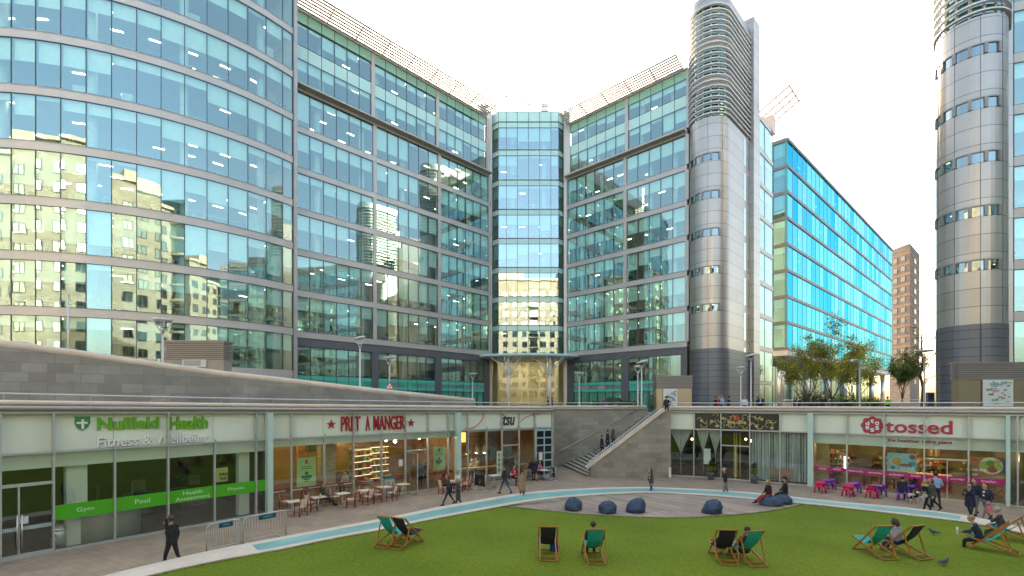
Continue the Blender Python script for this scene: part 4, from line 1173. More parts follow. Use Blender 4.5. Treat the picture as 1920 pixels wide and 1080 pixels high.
# shield emblem
a, b, t_, n_ = band_t(NUF, 142, 171); c = a.lerp(b, .5); w_ = (b - a).length / 2; zc = zat(795, a.y); hh = .27
def shield(mb, sx, sz, out, mi, dep=.04):
    o = [(-1, 1), (1, 1), (1, .1), (.75, -.45), (0, -1), (-.75, -.45), (-1, .1)]
    vv = [];
    for oo in (out, out + dep):
        for x, z in o:
            q = c + t_ * (x * w_ * sx) + n_ * oo; vv.append((q.x, q.y, zc + z * hh * sz))
    k = len(o); mb.add(vv, [tuple(range(k)), tuple(reversed(range(k, 2 * k)))] + [(j, (j + 1) % k, k + (j + 1) % k, k + j) for j in range(k)], mi)
mb = MB(); shield(mb, 1, 1, -.155, 0)
for x0, x1, z0, z1 in ((-.16, .16, -.75, .62), (-.8, .62, -.02, .26)):
    p, q = c + t_ * (x0 * w_), c + t_ * (x1 * w_); mb.seg(p + n_ * -.10, q + n_ * -.10, .03, zc + z0 * hh, zc + z1 * hh, 1)
mb.build("shield_emblem", [mat("emblem_green", (.05, .28, .10), .35, 0, .1, 3), LETTER_W], gym)
# inside: white piers, curved counter, dark doors, yellow notice
def pier(path, px0, px1, back, z0=0, z1=3.2, d=.35, m=None, nm="inner_pier", root=None):
    a = inroom(path, px0, back)[0]; b = inroom(path, px1, back)[0]; mb = MB(); mb.seg(a, b, d, z0, z1); mb.build(nm, m or WHITEW, root)
pier(NUF, 132, 172, .7, root=gym); pier(NUF, 458, 478, .8, root=gym)
c, tt, nn = inroom(NUF, 212, 1.55); mb = MB(); mb.lathe([(1.35, 0.02), (1.35, 1.05), (1.42, 1.06), (1.42, 1.12)], (c.x, c.y, 0), 30); mb.build("reception_desk", mat("white_laminate", (.68, .74, .68), .35, 0, .03, 1), gym)
a = inroom(NUF, 172, 1.0)[0]; b = inroom(NUF, 212, .9)[0]; mb = MB(); mb.seg(a, b, .1, 0, 1.15); mb.build("reception_screen", WHITEW, gym)
a, b, t_, n_ = band_t(NUF, 413, 435); c0, c1 = a - n_ * .5, b - n_ * .5; mb = MB(); mb.seg(c0, c1, .04, 1.78, 2.45, 0)
no = mb.build("notice_board", mat("yellow_notice", (.62, .58, .20), .6, 0, .05, 2), gym); mb = MB(); text_on(mb, "Nuffield", c0.lerp(c1, .25), c0.lerp(c1, .95), 2.08, 2.22, .025, .008, .02); text_on(mb, "Health", c0.lerp(c1, .3), c0.lerp(c1, .9), 1.88, 2.02, .025, .008, .02); mb.build("notice_lettering", LETTER_K, no)
a = inroom(NUF, 340, 5.8)[0]; b = inroom(NUF, 392, 5.8)[0]
mb = MB()
for px in (230, 300, 370): c = inroom(NUF, px, 3.6)[0]; mb.box((c.x, c.y, .9), (.09, .09, 1.8), .5)
for px in (215, 330, 430): c = inroom(NUF, px, 4.5)[0]; mb.box((c.x, c.y, .55), (1.2, .5, .9), .6); mb.box((c.x, c.y, 1.5), (.5, .3, .5), .6)
mb.build("gym_equipment", mat("gym_machine", (.10, .10, .10), .5, .2, .3, 2), gym)
mb = MB()
for px in (20, 180, 280, 380, 450): c = inroom(NUF, px, 2.6)[0]; mb.box((c.x, c.y, 4.2), (.9, .14, .04), .7)
tag(mb.build("ceiling_lamps", emitter("gym_lamp", (.9, 1, .85), 2.0), gym), kind='stuff')
# entrance doors at the left edge
s = subpath(NUF, 2, 98); mb = MB(); mb.wall(s, -.03, .06, 2.55, 2.66); mb.wall(s, -.03, .05, .05, .16)
for px in (35,): q = ray_path(NUF, px); mb.box((q[0].x, q[0].y, 1.3), (.05, .08, 2.5), atan2(q[1].y, q[1].x))
dr = mb.build("entrance_door", FRAME, gym)
for px in (31, 40):
    q = ray_path(NUF, px); c = q[0] + q[2] * .09; mb = MB(); mb.tube([(c.x, c.y, .35), (c.x, c.y, 1.55)], .022, 8); mb.build("handle", STEEL, dr)
mb = MB(); k0, k1 = 2, 97
for i in range(26):
    q = ray_path(NUF, 3 + i * 3.7)
    mb.box((q[0].x + q[2].x * .008, q[0].y + q[2].y * .008, 1.06), (.035, .006, .14), atan2(q[1].y, q[1].x))
mb.build("safety_dots", mat("frosted_vinyl", (.45, .62, .62), .6, 0, 0, 1), dr)
mb = MB(); q = ray_path(NUF, 42); c = q[0] + q[2] * .02; mb.box((c.x, c.y, 1.35), (.30, .008, .26), atan2(q[1].y, q[1].x)); mb.build("door_notice", PAPER, dr)

# ---- the cafe with red lettering
cafe, cw = shop("cafe", "cafe front with red star sign and warm lit interior behind red slatted chairs", "cafe", PRE, LTOP, TRANS_L, 3.28, WARMW, FLOORD, 7.0, thin=(2, 4))
fin(cafe, PRE, 506.5, 508.5, LTOP); fin(cafe, PRE, 852, 859, LTOP)
mb = MB()
for body, p0, p1 in (("PRET", 641, 677), ("A", 687, 695), ("MANGER", 702, 760)):
    mb = MB(); a, b, _, _ = band_t(PRE, p0, p1); text_on(mb, body, a, b, zat(809 - (p0 - 640) * .03, a.y), zat(781 - (p0 - 640) * .02, a.y), -.155, .10, .012)
    mb.build("sign_lettering", LETTER_R, cafe)
for px, py, r in ((623, 796, .27), (773, 793, .27)):
    mb = MB(); q = ray_path(PRE, px); star_on(mb, q[0], q[1], q[2], r, zat(py, q[0].y), -.15); mb.build("sign_star", LETTER_R, cafe)
def poster(path, px0, px1, py0, py1, root, mats, fn, back=.12, nm="poster"):
    a, b, t_, n_ = band_t(path, px0, px1); z0, z1 = zat(py1, (a.y + b.y) / 2), zat(py0, (a.y + b.y) / 2)
    a2, b2 = a - n_ * back, b - n_ * back; mb = MB(); mb.seg(a2, b2, .02, z0, z1, 0)
    L = (b2 - a2).length
    def rect(u0, u1, v0, v1, mi, o=.014):
        p, q = a2 + t_ * (u0 * L) + n_ * o, a2 + t_ * (u1 * L) + n_ * o; mb.seg(p, q, .006, z0 + (z1 - z0) * v0, z0 + (z1 - z0) * v1, mi)
    def blob(u, v, r, mi, o=.016):
        p = a2 + t_ * (u * L); disc_on(mb, p, t_, n_, r * L, z0 + (z1 - z0) * v, o, 14, mi, .004)
    fn(rect, blob, mb, a2, b2, z0, z1); return mb.build(nm, mats, root)
P_GR = mat("poster_green", (.42, .58, .24), .5, 0, .1, 1); P_DG = mat("poster_leaf", (.05, .16, .05), .5, 0, .1, 4)
def leafy(rect, blob, mb, a, b, z0, z1):
    rect(.44, .56, .80, .93, 2); rect(.25, .75, .70, .72, 1); rect(.2, .8, .64, .66, 1)
    for u in (.26, .34, .42, .5, .58, .66, .74): blob(u, .40, .055, 1)
    rect(.24, .76, .33, .39, 1); rect(.34, .66, .28, .33, 1); blob(.5, .50, .10, 1); rect(.42, .58, .22, .25, 1)
poster(PRE, 558, 594, 858, 917, cafe, [P_GR, P_DG, LETTER_R], leafy); poster(PRE, 814, 836, 838, 882, cafe, [P_GR, P_DG, LETTER_R], leafy)
# slatted red sill band along the window
mb = MB(); s = subpath(PRE, 509, 757); mb.wall(s, -.16, -.10, .92, 1.10); s = subpath(PRE, 803, 851); mb.wall(s, -.16, -.10, .92, 1.10); mb.build("window_band", RED, cafe)
mb = MB()
for i in range(7):
    a, b, _, _ = band_t(PRE, 514 + 33 * i, 536 + 33 * i); s = [a, b]; mb.wall(s, -.098, -.092, .98, 1.03)
mb.build("band_stripe", PAPER, cafe)
pier(PRE, 612, 640, 1.0, 0, 3.6, .5, BRICKI, "brick_pier", cafe)
pier(PRE, 595, 609, 3.0, 0, 3.4, .2, mat("orange_wood", (.45, .19, .05), .5, 0, .2, 2), "wood_panel", cafe)
# chiller shelves at the back, counter, lamps
mb = MB(); lm = MB(); gd = MB()
goods = [mat("goods_" + n_, c_, .5, 0, .2, 9) for n_, c_ in (("green", (.15, .30, .06)), ("red", (.45, .06, .04)), ("cream", (.62, .55, .40)), ("orange", (.6, .28, .05)), ("brown", (.24, .13, .06)))]
rg = random.Random(5)
for px0, px1, bk in ((716, 735, 4.2), (738, 757, 4.4), (763, 800, 5.2)):
    a = inroom(PRE, px0, bk)[0]; b = inroom(PRE, px1, bk)[0]; tt = (b - a).normalized(); nn = Vector((tt.y, -tt.x)); L = (b - a).length
    mb.seg(a - nn * .35, b - nn * .35, .05, 0, 2.5)
    for zz in (.35, .8, 1.25, 1.7, 2.1, 2.5):
        mb.seg(a, b, .7, zz - .02, zz + .02); lm.seg(a + nn * .28, b + nn * .28, .03, zz - .05, zz - .025)
        k = int(L / .14)
        if zz < 2.4:
            for i in range(k):
                p = a + tt * (.07 + .14 * i); h = rg.uniform(.12, .26); gd.box((p.x + nn.x * .2, p.y + nn.y * .2, zz + .02 + h / 2), (.11, .2, h), atan2(tt.y, tt.x), rg.randrange(5))
mb.build("chiller", mat("chiller_metal", (.35, .33, .30), .4, .3, .05, 2), cafe); tag(lm.build("shelf_lamps", SHELFL, cafe), kind='stuff'); tag(gd.build("shop_goods", goods, cafe), kind='stuff')
a = inroom(PRE, 665, 4.5)[0]; b = inroom(PRE, 712, 4.5)[0]; mb = MB(); mb.seg(a, b, .7, 0, 1.1); mb.build("counter", WOODD, cafe)
a = inroom(PRE, 640, 6.6)[0]; b = inroom(PRE, 715, 6.6)[0]; mb = MB()
for i in range(4): p = a.lerp(b, i / 4 + .03); q = a.lerp(b, i / 4 + .22); mb.seg(p, q, .04, 2.3, 3.1)
mb.build("menu_board", mat("menu_black", (.03, .03, .03), .5, 0, .1, 1), cafe)
mb = MB()
for px, bk, zz in ((640, 3, 3.3), (690, 2.2, 3.3), (735, 2.5, 3.35), (768, 3, 3.1), (780, 2.6, 3.0), (793, 3.4, 3.1), (815, 2, 3.2), (530, 2, 3.3), (575, 3.4, 3.2), (560, 1.6, 3.5), (618, 3, 3.5), (660, 5.5, 3.3), (710, 5.8, 3.4), (745, 6, 3.3)):
    c = inroom(PRE, px, bk)[0]; mb.ball((c.x, c.y, zz), .10, 8)
tag(mb.build("pendant_lamps", WARML, cafe), kind='stuff')
s = subpath(PRE, 762, 802); mb = MB(); mb.wall(s, -.04, .05, 2.55, 2.64); dr = mb.build("entrance_door", FRAME, cafe)
q = ray_path(PRE, 764); c = q[0] + q[2] * .5; mb = MB(); a, b = q[0] + q[2] * .05, q[0] + q[2] * 1.0 + q[1] * .1; mb.quad((a.x, a.y, .05), (b.x, b.y, .05), (b.x, b.y, 2.5), (a.x, a.y, 2.5)); lf = mb.build("door_leaf", SHOPG, dr, recalc=False)
mb = MB(); mb.bar((b.x, b.y, .05), (b.x, b.y, 2.5), .05); mb.bar((a.x, a.y, 2.5), (b.x, b.y, 2.5), .04); mb.bar((a.x, a.y, .06), (b.x, b.y, .06), .05); mb.build("frame", FRAME, lf)
q = ray_path(PRE, 760.5); mb = MB(); c = q[0] + q[2] * .03 - q[1] * .35; mb.box((c.x, c.y, 1.9), (.26, .008, .40), atan2(q[1].y, q[1].x)); mb.build("door_notice", PAPER, cafe)

# ---- the corner diner
din, dw = shop("diner", "corner diner front with charcoal lettering, pink arcs and cone pendant lamps inside", "diner", ITS, LTOP, TRANS_L, 3.55, TANW, FLOORD, 6.0, thin=(2,))
fin(din, ITS, 859, 861, LTOP)
mb = MB(); a, b, _, _ = band_t(ITS, 943, 966); text_on(mb, "itsu", a - (b - a) * .12, b + (b - a) * .05, zat(798, a.y), zat(776, a.y), -.155, .06, .02, .25); mb.build("sign_lettering", LETTER_K, din)
mb = MB()
for px, r, a0, a1, py in ((868, 1.25, -1.5, .15, 778), (1010, 1.3, 1.45, 3.1, 803)):
    q = ray_path(ITS, px); z = zat(py, q[0].y); pts = []
    for i in range(15):
        a = a0 + (a1 - a0) * i / 14; p = q[0] + q[1] * (r * 1.35 * cos(a)) + q[2] * -.13; pts.append((p.x, p.y, z + r * .8 * sin(a)))
    mb = MB(); mb.tube(pts, .05, 6); mb.build("pink_arc", mat("pink_tube", (.72, .30, .27), .4, 0, .03, 2), din)
mb = MB(); lm = MB()
for px, bk in ((866, 1.3), (880, 1.5), (896, 1.4), (914, 1.6), (928, 1.5)):
    c = inroom(ITS, px, bk)[0]; mb.lathe([(.03, .55), (.06, .5), (.22, 0), (.20, 0), (.05, .45)], (c.x, c.y, 1.95), 14); mb.tube([(c.x, c.y, 2.5), (c.x, c.y, ZC)], .012, 5); lm.ball((c.x, c.y, 1.98), .09, 8)
pl = mb.build("pendant_lamp", mat("cone_shade", (.72, .60, .34), .6, 0, .05, 3), din); lm.build("bulb", WARML, pl)
mb = MB()
for px in (890, 905, 925): c = inroom(ITS, px, 4.9)[0]; mb.lathe([(.35, -.5), (.35, .5)], (c.x, c.y, 3.0), 16)
mb.build("drum_lamp", emitter("amber_drum", (1.0, .50, .10), .5), din)
a = inroom(ITS, 864, .7)[0]; b = inroom(ITS, 940, .7)[0]; mb = MB(); mb.seg(a, b, .5, .98, 1.05); a = inroom(ITS, 974, .7)[0]; b = inroom(ITS, 1000, .7)[0]; mb.seg(a, b, .5, .98, 1.05); mb.build("window_counter", WOODL, din)
mb = MB()
for i in range(5): c = inroom(ITS, 975 + 6 * i, 5.9)[0]; mb.box((c.x, c.y, 2.2), (.05, .06, 3.6), .1)
for zz in (1.2, 2.0, 2.8, 3.5): a = inroom(ITS, 865, 5.9)[0]; b = inroom(ITS, 1001, 5.9)[0]; mb.seg(a, b, .06, zz, zz + .05)
mb.build("shelf_grid", WOODD, din)
def menu(rect, blob, mb, a, b, z0, z1):
    for i, v in enumerate((.82, .62, .42, .2)): rect(.2, .8, v, v + .1, 1); blob(.5, v - .03, .22, 1)
poster(ITS, 930, 938.5, 846, 891, din, [mat("menu_paper", (.60, .66, .56), .6, 0, .04, 3), mat("menu_green", (.15, .3, .13), .6, 0, .2, 5)], menu, -.10, "menu_panel")
s = subpath(ITS, 942, 972); mb = MB(); mb.wall(s, -.04, .05, 2.5, 2.58); mb.build("entrance_door", FRAME, din)
# blue glazed double door with dark panes
mb = MB(); s = subpath(ITS, 1004, 1035); mb.wall(s, .02, .05, .05, 3.62, 0); bd = mb.build("blue_door", mat("blue_door_paint", (.33, .50, .52), .4, 0, .05, 2), din)
for ci, (p0, p1) in enumerate(((1006, 1018.5), (1021, 1033))):
    for k in range(6):
        mb = MB(); s = subpath(ITS, p0, p1); mb.wall(s, .052, .06, .22 + .56 * k, .22 + .56 * k + .46); mb.build("door_pane", mat("dark_pane", (.02, .022, .03), .1, 0, 0, 1), bd)
mb = MB(); s = subpath(ITS, 1007, 1017); mb.wall(s, .062, .10, 1.2, 2.0, 0); s = subpath(ITS, 1009, 1015.5); mb.wall(s, .102, .106, 1.32, 1.90, 1); mb.build("menu_case", [LETTER_K, PAPER], din)

# ---- restaurant with the black and gold sign
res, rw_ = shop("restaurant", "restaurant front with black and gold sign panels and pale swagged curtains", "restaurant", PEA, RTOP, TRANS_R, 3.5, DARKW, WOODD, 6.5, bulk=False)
fin(res, PEA, 1514, 1520, RTOP)
mb = MB(); s = subpath(PEA, 1303, 1461); mb.wall(s, -.155, -.13, TRANS_R + .06, 4.78); bp = mb.build("black_sign", mat("black_sign_panel", (.035, .035, .04), .3, 0, .1, 1), res)
mb = MB(); a, b, t_, n_ = band_t(PEA, 1368, 1392); text_on(mb, "PEARL LIANG", a, b, zat(794.5, a.y), zat(789, a.y), -.12, .03, .03); mb.build("sign_lettering", GOLD, bp)
mb = MB(); q = ray_path(PEA, 1379); mb.box((q[0].x + q[2].x * -.11, q[0].y + q[2].y * -.11, 4.50), (.32, .02, .34), atan2(q[1].y, q[1].x)); mb.build("red_seal", mat("seal_red", (.55, .03, .03), .5, 0, .1, 4), bp)
mb = MB(); mb.box((q[0].x + q[2].x * -.11, q[0].y + q[2].y * -.11, 3.80), (.36, .02, .12), atan2(q[1].y, q[1].x)); mb.build("blue_seal", mat("seal_blue", (.05, .12, .35), .5, 0, .1, 4), bp)
mb = MB(); rg = random.Random(9)
def swirl(px, z, r, turn, flip=1, thick=.035):
    q = ray_path(PEA, px); pts = []
    for i in range(16):
        a = turn * i / 15; rr = r * (1 - .75 * i / 15); p = q[0] + q[1] * (flip * (rr * cos(a) - r)) + q[2] * -.115; pts.append((p.x, p.y, z + rr * sin(a)))
    mb.tube(pts, [thick * (1 - .5 * i / 15) for i in range(16)], 5)
for d_ in (1, -1):
    for dx, z, r, tn in ((17, 4.0, .30, 5), (12, 4.45, .22, -5), (22, 4.5, .26, 4.5), (20, 3.85, .22, -4), (36, 4.35, .34, 5), (44, 4.62, .22, -4), (34, 3.95, .26, 4.5), (50, 3.95, .3, -5), (48, 4.3, .2, 4), (68, 3.95, .3, 5), (74, 4.3, .2, -4), (64, 4.2, .2, 4)):
        swirl(1381 + d_ * dx, z, r, tn * d_, d_)
    for dx in (15, 26, 37, 47, 66): q = ray_path(PEA, 1381 + d_ * dx); disc_on(mb, q[0], q[1], q[2], .11, 3.8 + rg.random() * .7, -.12, 8, 0, .01)
mb.build("gold_scrollwork", mat("scroll_gold", (.50, .46, .16), .45, .1, .1, 6), bp)
CURT = mat("sheer_curtain", (.46, .50, .49), .8, 0, .40, 1.0, stretch=(14, 14, .3))
def swag(p0, p1, pm, ztop, zknot, nm="curtain"):
    """curtain gathered to a knot at column pm"""
    mb = MB(); n = 22; a = inroom(PEA, p0, .45)[0]; b = inroom(PEA, p1, .45)[0]; mid = inroom(PEA, pm, .45)
    nn = mid[2]; vv = []; rows = 14
    for r in range(rows):
        v = r / (rows - 1); z = ztop + (0.15 - ztop) * v
        zk = (ztop - z) / (ztop - zknot); sh = max(.035, (1 - zk) ** 1.25) if zk < 1 else .035
        for i in range(n):
            u = i / (n - 1); flat = a.lerp(b, u); p = mid[0].lerp(flat, sh); w = sin(u * 40) * .035 * (0.4 + sh)
            vv.append((p.x + nn.x * w, p.y + nn.y * w, z))
    mb.add(vv, [(r * n + i, r * n + i + 1, (r + 1) * n + i + 1, (r + 1) * n + i) for r in range(rows - 1) for i in range(n - 1)], 0, True)
    mb.build(nm, CURT, res, recalc=False)
swag(1255.5, 1299, 1277, 3.5, 1.55); swag(1304, 1329, 1317, 3.5, 1.55); swag(1327, 1352, 1340, 3.5, 1.55)
def drape(px0, px1):
    mb = MB(); s = subpath(PEA, px0, px1); A = offs(s, -.45); k = 120; vv = []; rg = random.Random(int(px0))
    for i in range(k):
        u = i / (k - 1) * (len(A) - 1); j = min(int(u), len(A) - 2); p = A[j].lerp(A[j + 1], u - j); w = sin(i * .9) * .05 + rg.uniform(-.02, .02)
        vv += [(p.x, p.y + w, .12), (p.x, p.y + w, 3.5)]
    mb.add(vv, [(2 * i, 2 * i + 2, 2 * i + 3, 2 * i + 1) for i in range(k - 1) if (i % 17) not in (5, 11)], 0, True); mb.build("curtain", CURT, res, recalc=False)
drape(1407, 1512)
s = subpath(PEA, 1353, 1405); mb = MB(); mb.wall(s, -.04, .05, 2.42, 2.50); q = ray_path(PEA, 1379); dr = mb.build("entrance_door", FRAME, res)
mb = MB(); q = ray_path(PEA, 1379); mb.box((q[0].x, q[0].y, 1.25), (.04, .06, 2.4), atan2(q[1].y, q[1].x)); mb.build("door_stile", FRAME, dr)
mb = MB()
for px in (1371, 1375, 1382): c = inroom(PEA, px, 1.2)[0]; mb.box((c.x, c.y, 1.7), (.09, .05, 3.3), .2)
mb.build("gold_bar", GOLD, res)
mb = MB()
for px, bk in ((1300, 2), (1330, 3), (1397, 2.4), (1380, 4)): c = inroom(PEA, px, bk)[0]; mb.ball((c.x, c.y, 2.7), .09, 8)
tag(mb.build("pendant_lamps", emitter("dim_red_lamp", (1, .35, .2), 5), res), kind='stuff')
mb = MB()
for px, bk in ((1270, 2.5), (1320, 3), (1345, 4)): c = inroom(PEA, px, bk)[0]; mb.box((c.x, c.y, .72), (.9, .9, .05), .1); mb.box((c.x, c.y, .36), (.1, .1, .7)); mb.box((c.x - .7, c.y, .5), (.45, .45, .9), .1)
mb.build("dining_furniture", WOODD, res)
a, b, _, _ = band_t(PEA, 1443, 1486); nn = _ ; mb = MB()
mb.seg(a - Vector((0, 0)), b, .001, -.2, -.19)
mb = MB(); a = inroom(PEA, 1444, .22)[0]; b = inroom(PEA, 1486, .22)[0]; mb.seg(a, b, .3, .42, .48); mb.seg(a, b, .05, .55, .95, 1); mb.build("window_bench", [WOODL, mat("pinkish_wood", (.40, .20, .15), .6, 0, .1, 3)], res)
mb = MB(); a = inroom(PEA, 1319, .15)[0]; b = inroom(PEA, 1332, .15)[0]; mb.seg(a, b, .02, 1.0, 2.15); mb.build("menu_panel", PAPER, res)

# ---- salad bar with raspberry lettering
sal, sw_ = shop("salad_bar", "salad bar front with raspberry lettering and a magenta stripe across its windows", "salad bar", TOS, RTOP, TRANS_R, 2.86, mat('brown_interior_wall', (.20, .12, .06), .7, 0, .4, .8), FLOORD, 7.0, thin=())
fin(sal, TOS, 1520.5, 1526, RTOP); fin(sal, TOS, 1885, 1893, RTOP)
mb = MB(); a, b, _, _ = band_t(TOS, 1659, 1787); text_path(mb, "tossed", TOS, 1659, 1787, zat(811.5, a.y) + .02, zat(787, a.y), -.155, .05, .02); mb.build("sign_lettering", LETTER_P, sal)
mb = MB(); text_path(mb, "the healthier eating place", TOS, 1662, 1787, 3.12, 3.38, -.298, .03, .02); mb.build("sign_lettering", LETTER_P, sal)
mb = MB(); q = ray_path(TOS, 1634.5); zc = zat(798, q[0].y)
for i in range(8):
    a = 2 * pi * i / 8; c = q[0] + q[1] * (.40 * cos(a)); disc_on(mb, c, q[1], q[2], .21, zc + .38 * sin(a), -.155, 12, 0)
disc_on(mb, q[0], q[1], q[2], .40, zc, -.154, 16, 0)
for i, ch in enumerate("tossed"):
    a = pi / 2 - 2 * pi * i / 6; c = q[0] + q[1] * (.29 * cos(a)); text_on(mb, ch, c - q[1] * .10, c + q[1] * .10, zc + .28 * sin(a) - .12, zc + .28 * sin(a) + .12, -.12, .012, .02, 0, 1)
mb.build("flower_emblem", [LETTER_P, LETTER_W], sal)
mb = MB(); panel_on(mb, TOS, 1526.5, 1884, 1.10, 1.36, .010, .006); mg = mb.build("magenta_band", MAGENTA, sw_)
mb = MB()
for body, p0, p1 in (("salads", 1535, 1550), ("wraps", 1562, 1577), ("flatbreads", 1591, 1618), ("smoothies", 1628, 1654), ("sandwiches", 1667, 1694), ("soups", 1708, 1726), ("porridge", 1783, 1808), ("breakfast", 1840, 1868)):
    mb = MB(); a, b, _, _ = band_t(TOS, p0, p1); text_on(mb, body, a, b, 1.17, 1.29, .018, .006, .01); mb.build("band_lettering", mat("pink_white_letters", (.80, .62, .70), .5, 0, 0, 1), mg)
P_BLUE = mat("poster_blue", (.25, .52, .62), .5, 0, .15, 1.5); P_BOWL = mat("poster_bowl", (.55, .34, .12), .5, 0, .25, 12); P_PUR = mat("poster_purple", (.12, .03, .24), .5, 0, .1, 2)
P_BRN = mat("poster_brown", (.40, .13, .075), .6, 0, .25, 1.2); P_SAL = mat("poster_salad", (.36, .46, .10), .6, 0, .5, 14); P_RED = mat("poster_red", (.42, .04, .04), .5, 0, .2, 6)
P_LEAF = mat("poster_green_leaf", (.10, .26, .04), .6, 0, .3, 10); P_CR = mat("poster_cream", (.66, .62, .48), .6, 0, .1, 3)
def soup(rect, blob, mb, a, b, z0, z1):
    rect(0, 1, 0, .12, 7, .012); blob(.33, .56, .22, 7, .014); blob(.33, .56, .185, 2, .018); blob(.87, .82, .11, 6, .016); rect(.74, .96, .38, .56, 1, .016)
    p = a.lerp(b, .5); q = a.lerp(b, .95); text_on(mb, "hot stuff", a.lerp(b, .46), a.lerp(b, .93), z0 + (z1 - z0) * .13, z0 + (z1 - z0) * .28, .024, .005, .02, 0, 5); rect(.36, .84, .32, .44, 6, .018)
    blob(.2, .2, .08, 1)
poster(TOS, 1663, 1718, 850, 885, sal, [P_BLUE, mat("poster_deep_blue", (.03, .22, .42), .5, 0, .1, 2), P_BOWL, P_PUR, P_BRN, LETTER_W, P_RED, P_CR], soup, .08)
def salad(rect, blob, mb, a, b, z0, z1):
    blob(.80, .62, .34, 3, .014); blob(.62, .60, .36, 7, .018); blob(.42, .62, .17, 2, .022); blob(.60, .72, .13, 8, .026); blob(.66, .46, .17, 6, .022); blob(.84, .56, .12, 2, .024); blob(.8, .8, .1, 9, .024)
    text_on(mb, "hot date", a.lerp(b, .04), a.lerp(b, .46), z0 + (z1 - z0) * .30, z0 + (z1 - z0) * .45, .022, .004, .02, 0, 5); rect(.04, .2, .8, .94, 6, .012); rect(.06, .22, .08, .16, 7, .012)
poster(TOS, 1820, 1883, 858, 896, sal, [P_BRN, P_BLUE, P_SAL, P_PUR, P_BRN, LETTER_W, P_RED, P_CR, P_LEAF, P_BOWL], salad, .08)
# counter with fridges, menu boards
a = inroom(TOS, 1680, 3.4)[0]; b = inroom(TOS, 1806, 3.4)[0]; mb = MB(); mb.seg(a, b, .8, 0, 1.0, 0); mb.seg(a, b, .9, 1.0, 1.05, 1); mb.build("counter", [mat("counter_red", (.40, .015, .035), .4, 0, .05, 2), WOODL], sal)
mb = MB(); a = inroom(TOS, 1700, 6.7)[0]; b = inroom(TOS, 1800, 6.7)[0]
for i in range(5): mb.seg(a.lerp(b, i / 5 + .01), a.lerp(b, i / 5 + .18), .05, 1.9, 2.75, i % 2)
mb.build("menu_board", [mat("menu_orange", (.50, .20, .05), .5, 0, .1, 3), mat("menu_cream", (.62, .55, .38), .5, 0, .1, 3)], sal)
a = inroom(TOS, 1546, 2.6)[0]; b = inroom(TOS, 1575, 2.6)[0]; mb = MB(); gd = MB(); lm = MB(); tt = (b - a).normalized(); nn = Vector((tt.y, -tt.x)); rg = random.Random(8)
mb.seg(a - nn * .3, b - nn * .3, .05, 0, 2.2); mb.seg(a - tt * .03, a - tt * .03 + nn * .4, .05, 0, 2.2)
for zz in (.5, .9, 1.3, 1.7, 2.1):
    mb.seg(a, b, .6, zz - .02, zz + .02)
    for i in range(7): p = a + tt * (.1 + .15 * i); h = rg.uniform(.12, .25); gd.box((p.x, p.y, zz + .02 + h / 2), (.09, .2, h), 0, rg.randrange(5))
lm.seg(b + nn * .3, b + nn * .33 + tt * .04, .05, .9, 1.9)
mb.build("drinks_fridge", MATS["chiller_metal"], sal); tag(gd.build("shop_goods", goods, sal), kind='stuff'); lm.build("fridge_lamp", emitter("fridge_light", (1, .85, .9), 3), sal)
pier(TOS, 1528, 1552, .6, 0, 2.9, .1, TANW, "tan_panel", sal)
for px in (1560, 1612, 1645, 1690): pass
mb = MB(); gd = MB(); rg = random.Random(17)
for i in range(13):
    a = inroom(TOS, 1575 + 22 * i, 6.75)[0]; b = inroom(TOS, 1575 + 22 * i + 18, 6.75)[0]
    mb.seg(a, b, .05, .9, 1.75, rg.randrange(4))
for zz in (1.1, 1.5):
    for i in range(70):
        c = inroom(TOS, 1572 + 4.0 * i, 6.55)[0]; h = rg.uniform(.10, .26); gd.box((c.x, c.y, zz + h / 2), (.12, .14, h), 0, rg.randrange(5))
mb.build("wall_panels", [mat("panel_orange", (.48, .20, .06), .6, 0, .1, 2), mat("panel_cream", (.56, .48, .34), .6, 0, .1, 2), mat("panel_green", (.16, .22, .07), .6, 0, .1, 2), WOODD], sal); tag(gd.build("wall_goods", goods, sal), kind='stuff')
mb = MB()
for px, bk, zz in ((1540, 1.5, 2.8), (1600, 1.5, 2.85), (1655, 2, 2.85), (1700, 3.6, 2.7), (1735, 3.8, 2.7), (1770, 3.8, 2.7), (1800, 3.6, 2.7), (1560, 3.4, 2.8), (1625, 4, 2.8), (1850, 3, 2.7)): c = inroom(TOS, px, bk)[0]; mb.lathe([(.12, 0), (.14, .06), (.05, .1)], (c.x, c.y, zz), 10)
tag(mb.build("spot_lamps", WARML, sal), kind='stuff')
mb = MB()
for px, bk in ((1600, 2.4), (1625, 3.4), (1645, 2.2)):
    c = inroom(TOS, px, bk)[0]; mb.box((c.x, c.y, .98), (.8, .5, .05), .4); mb.box((c.x, c.y, .5), (.07, .07, .95)); mb.tube([(c.x + .5, c.y, 0), (c.x + .5, c.y, .75)], .03, 6); mb.box((c.x + .5, c.y, .77), (.35, .35, .05))
mb.build("bar_tables", WOODD, sal)
s = subpath(TOS, 1735, 1814); mb = MB(); mb.wall(s, -.04, .05, 2.28, 2.36); dr = mb.build("entrance_door", FRAME, sal)
q = ray_path(TOS, 1776); mb = MB(); mb.box((q[0].x, q[0].y, 1.15), (.05, .06, 2.2), atan2(q[1].y, q[1].x)); mb.tube([(q[0].x + q[2].x * .1, q[0].y + q[2].y * .1, .8), (q[0].x + q[2].x * .1, q[0].y + q[2].y * .1, 1.5)], .02, 6); mb.build("door_stile", STEEL, dr)

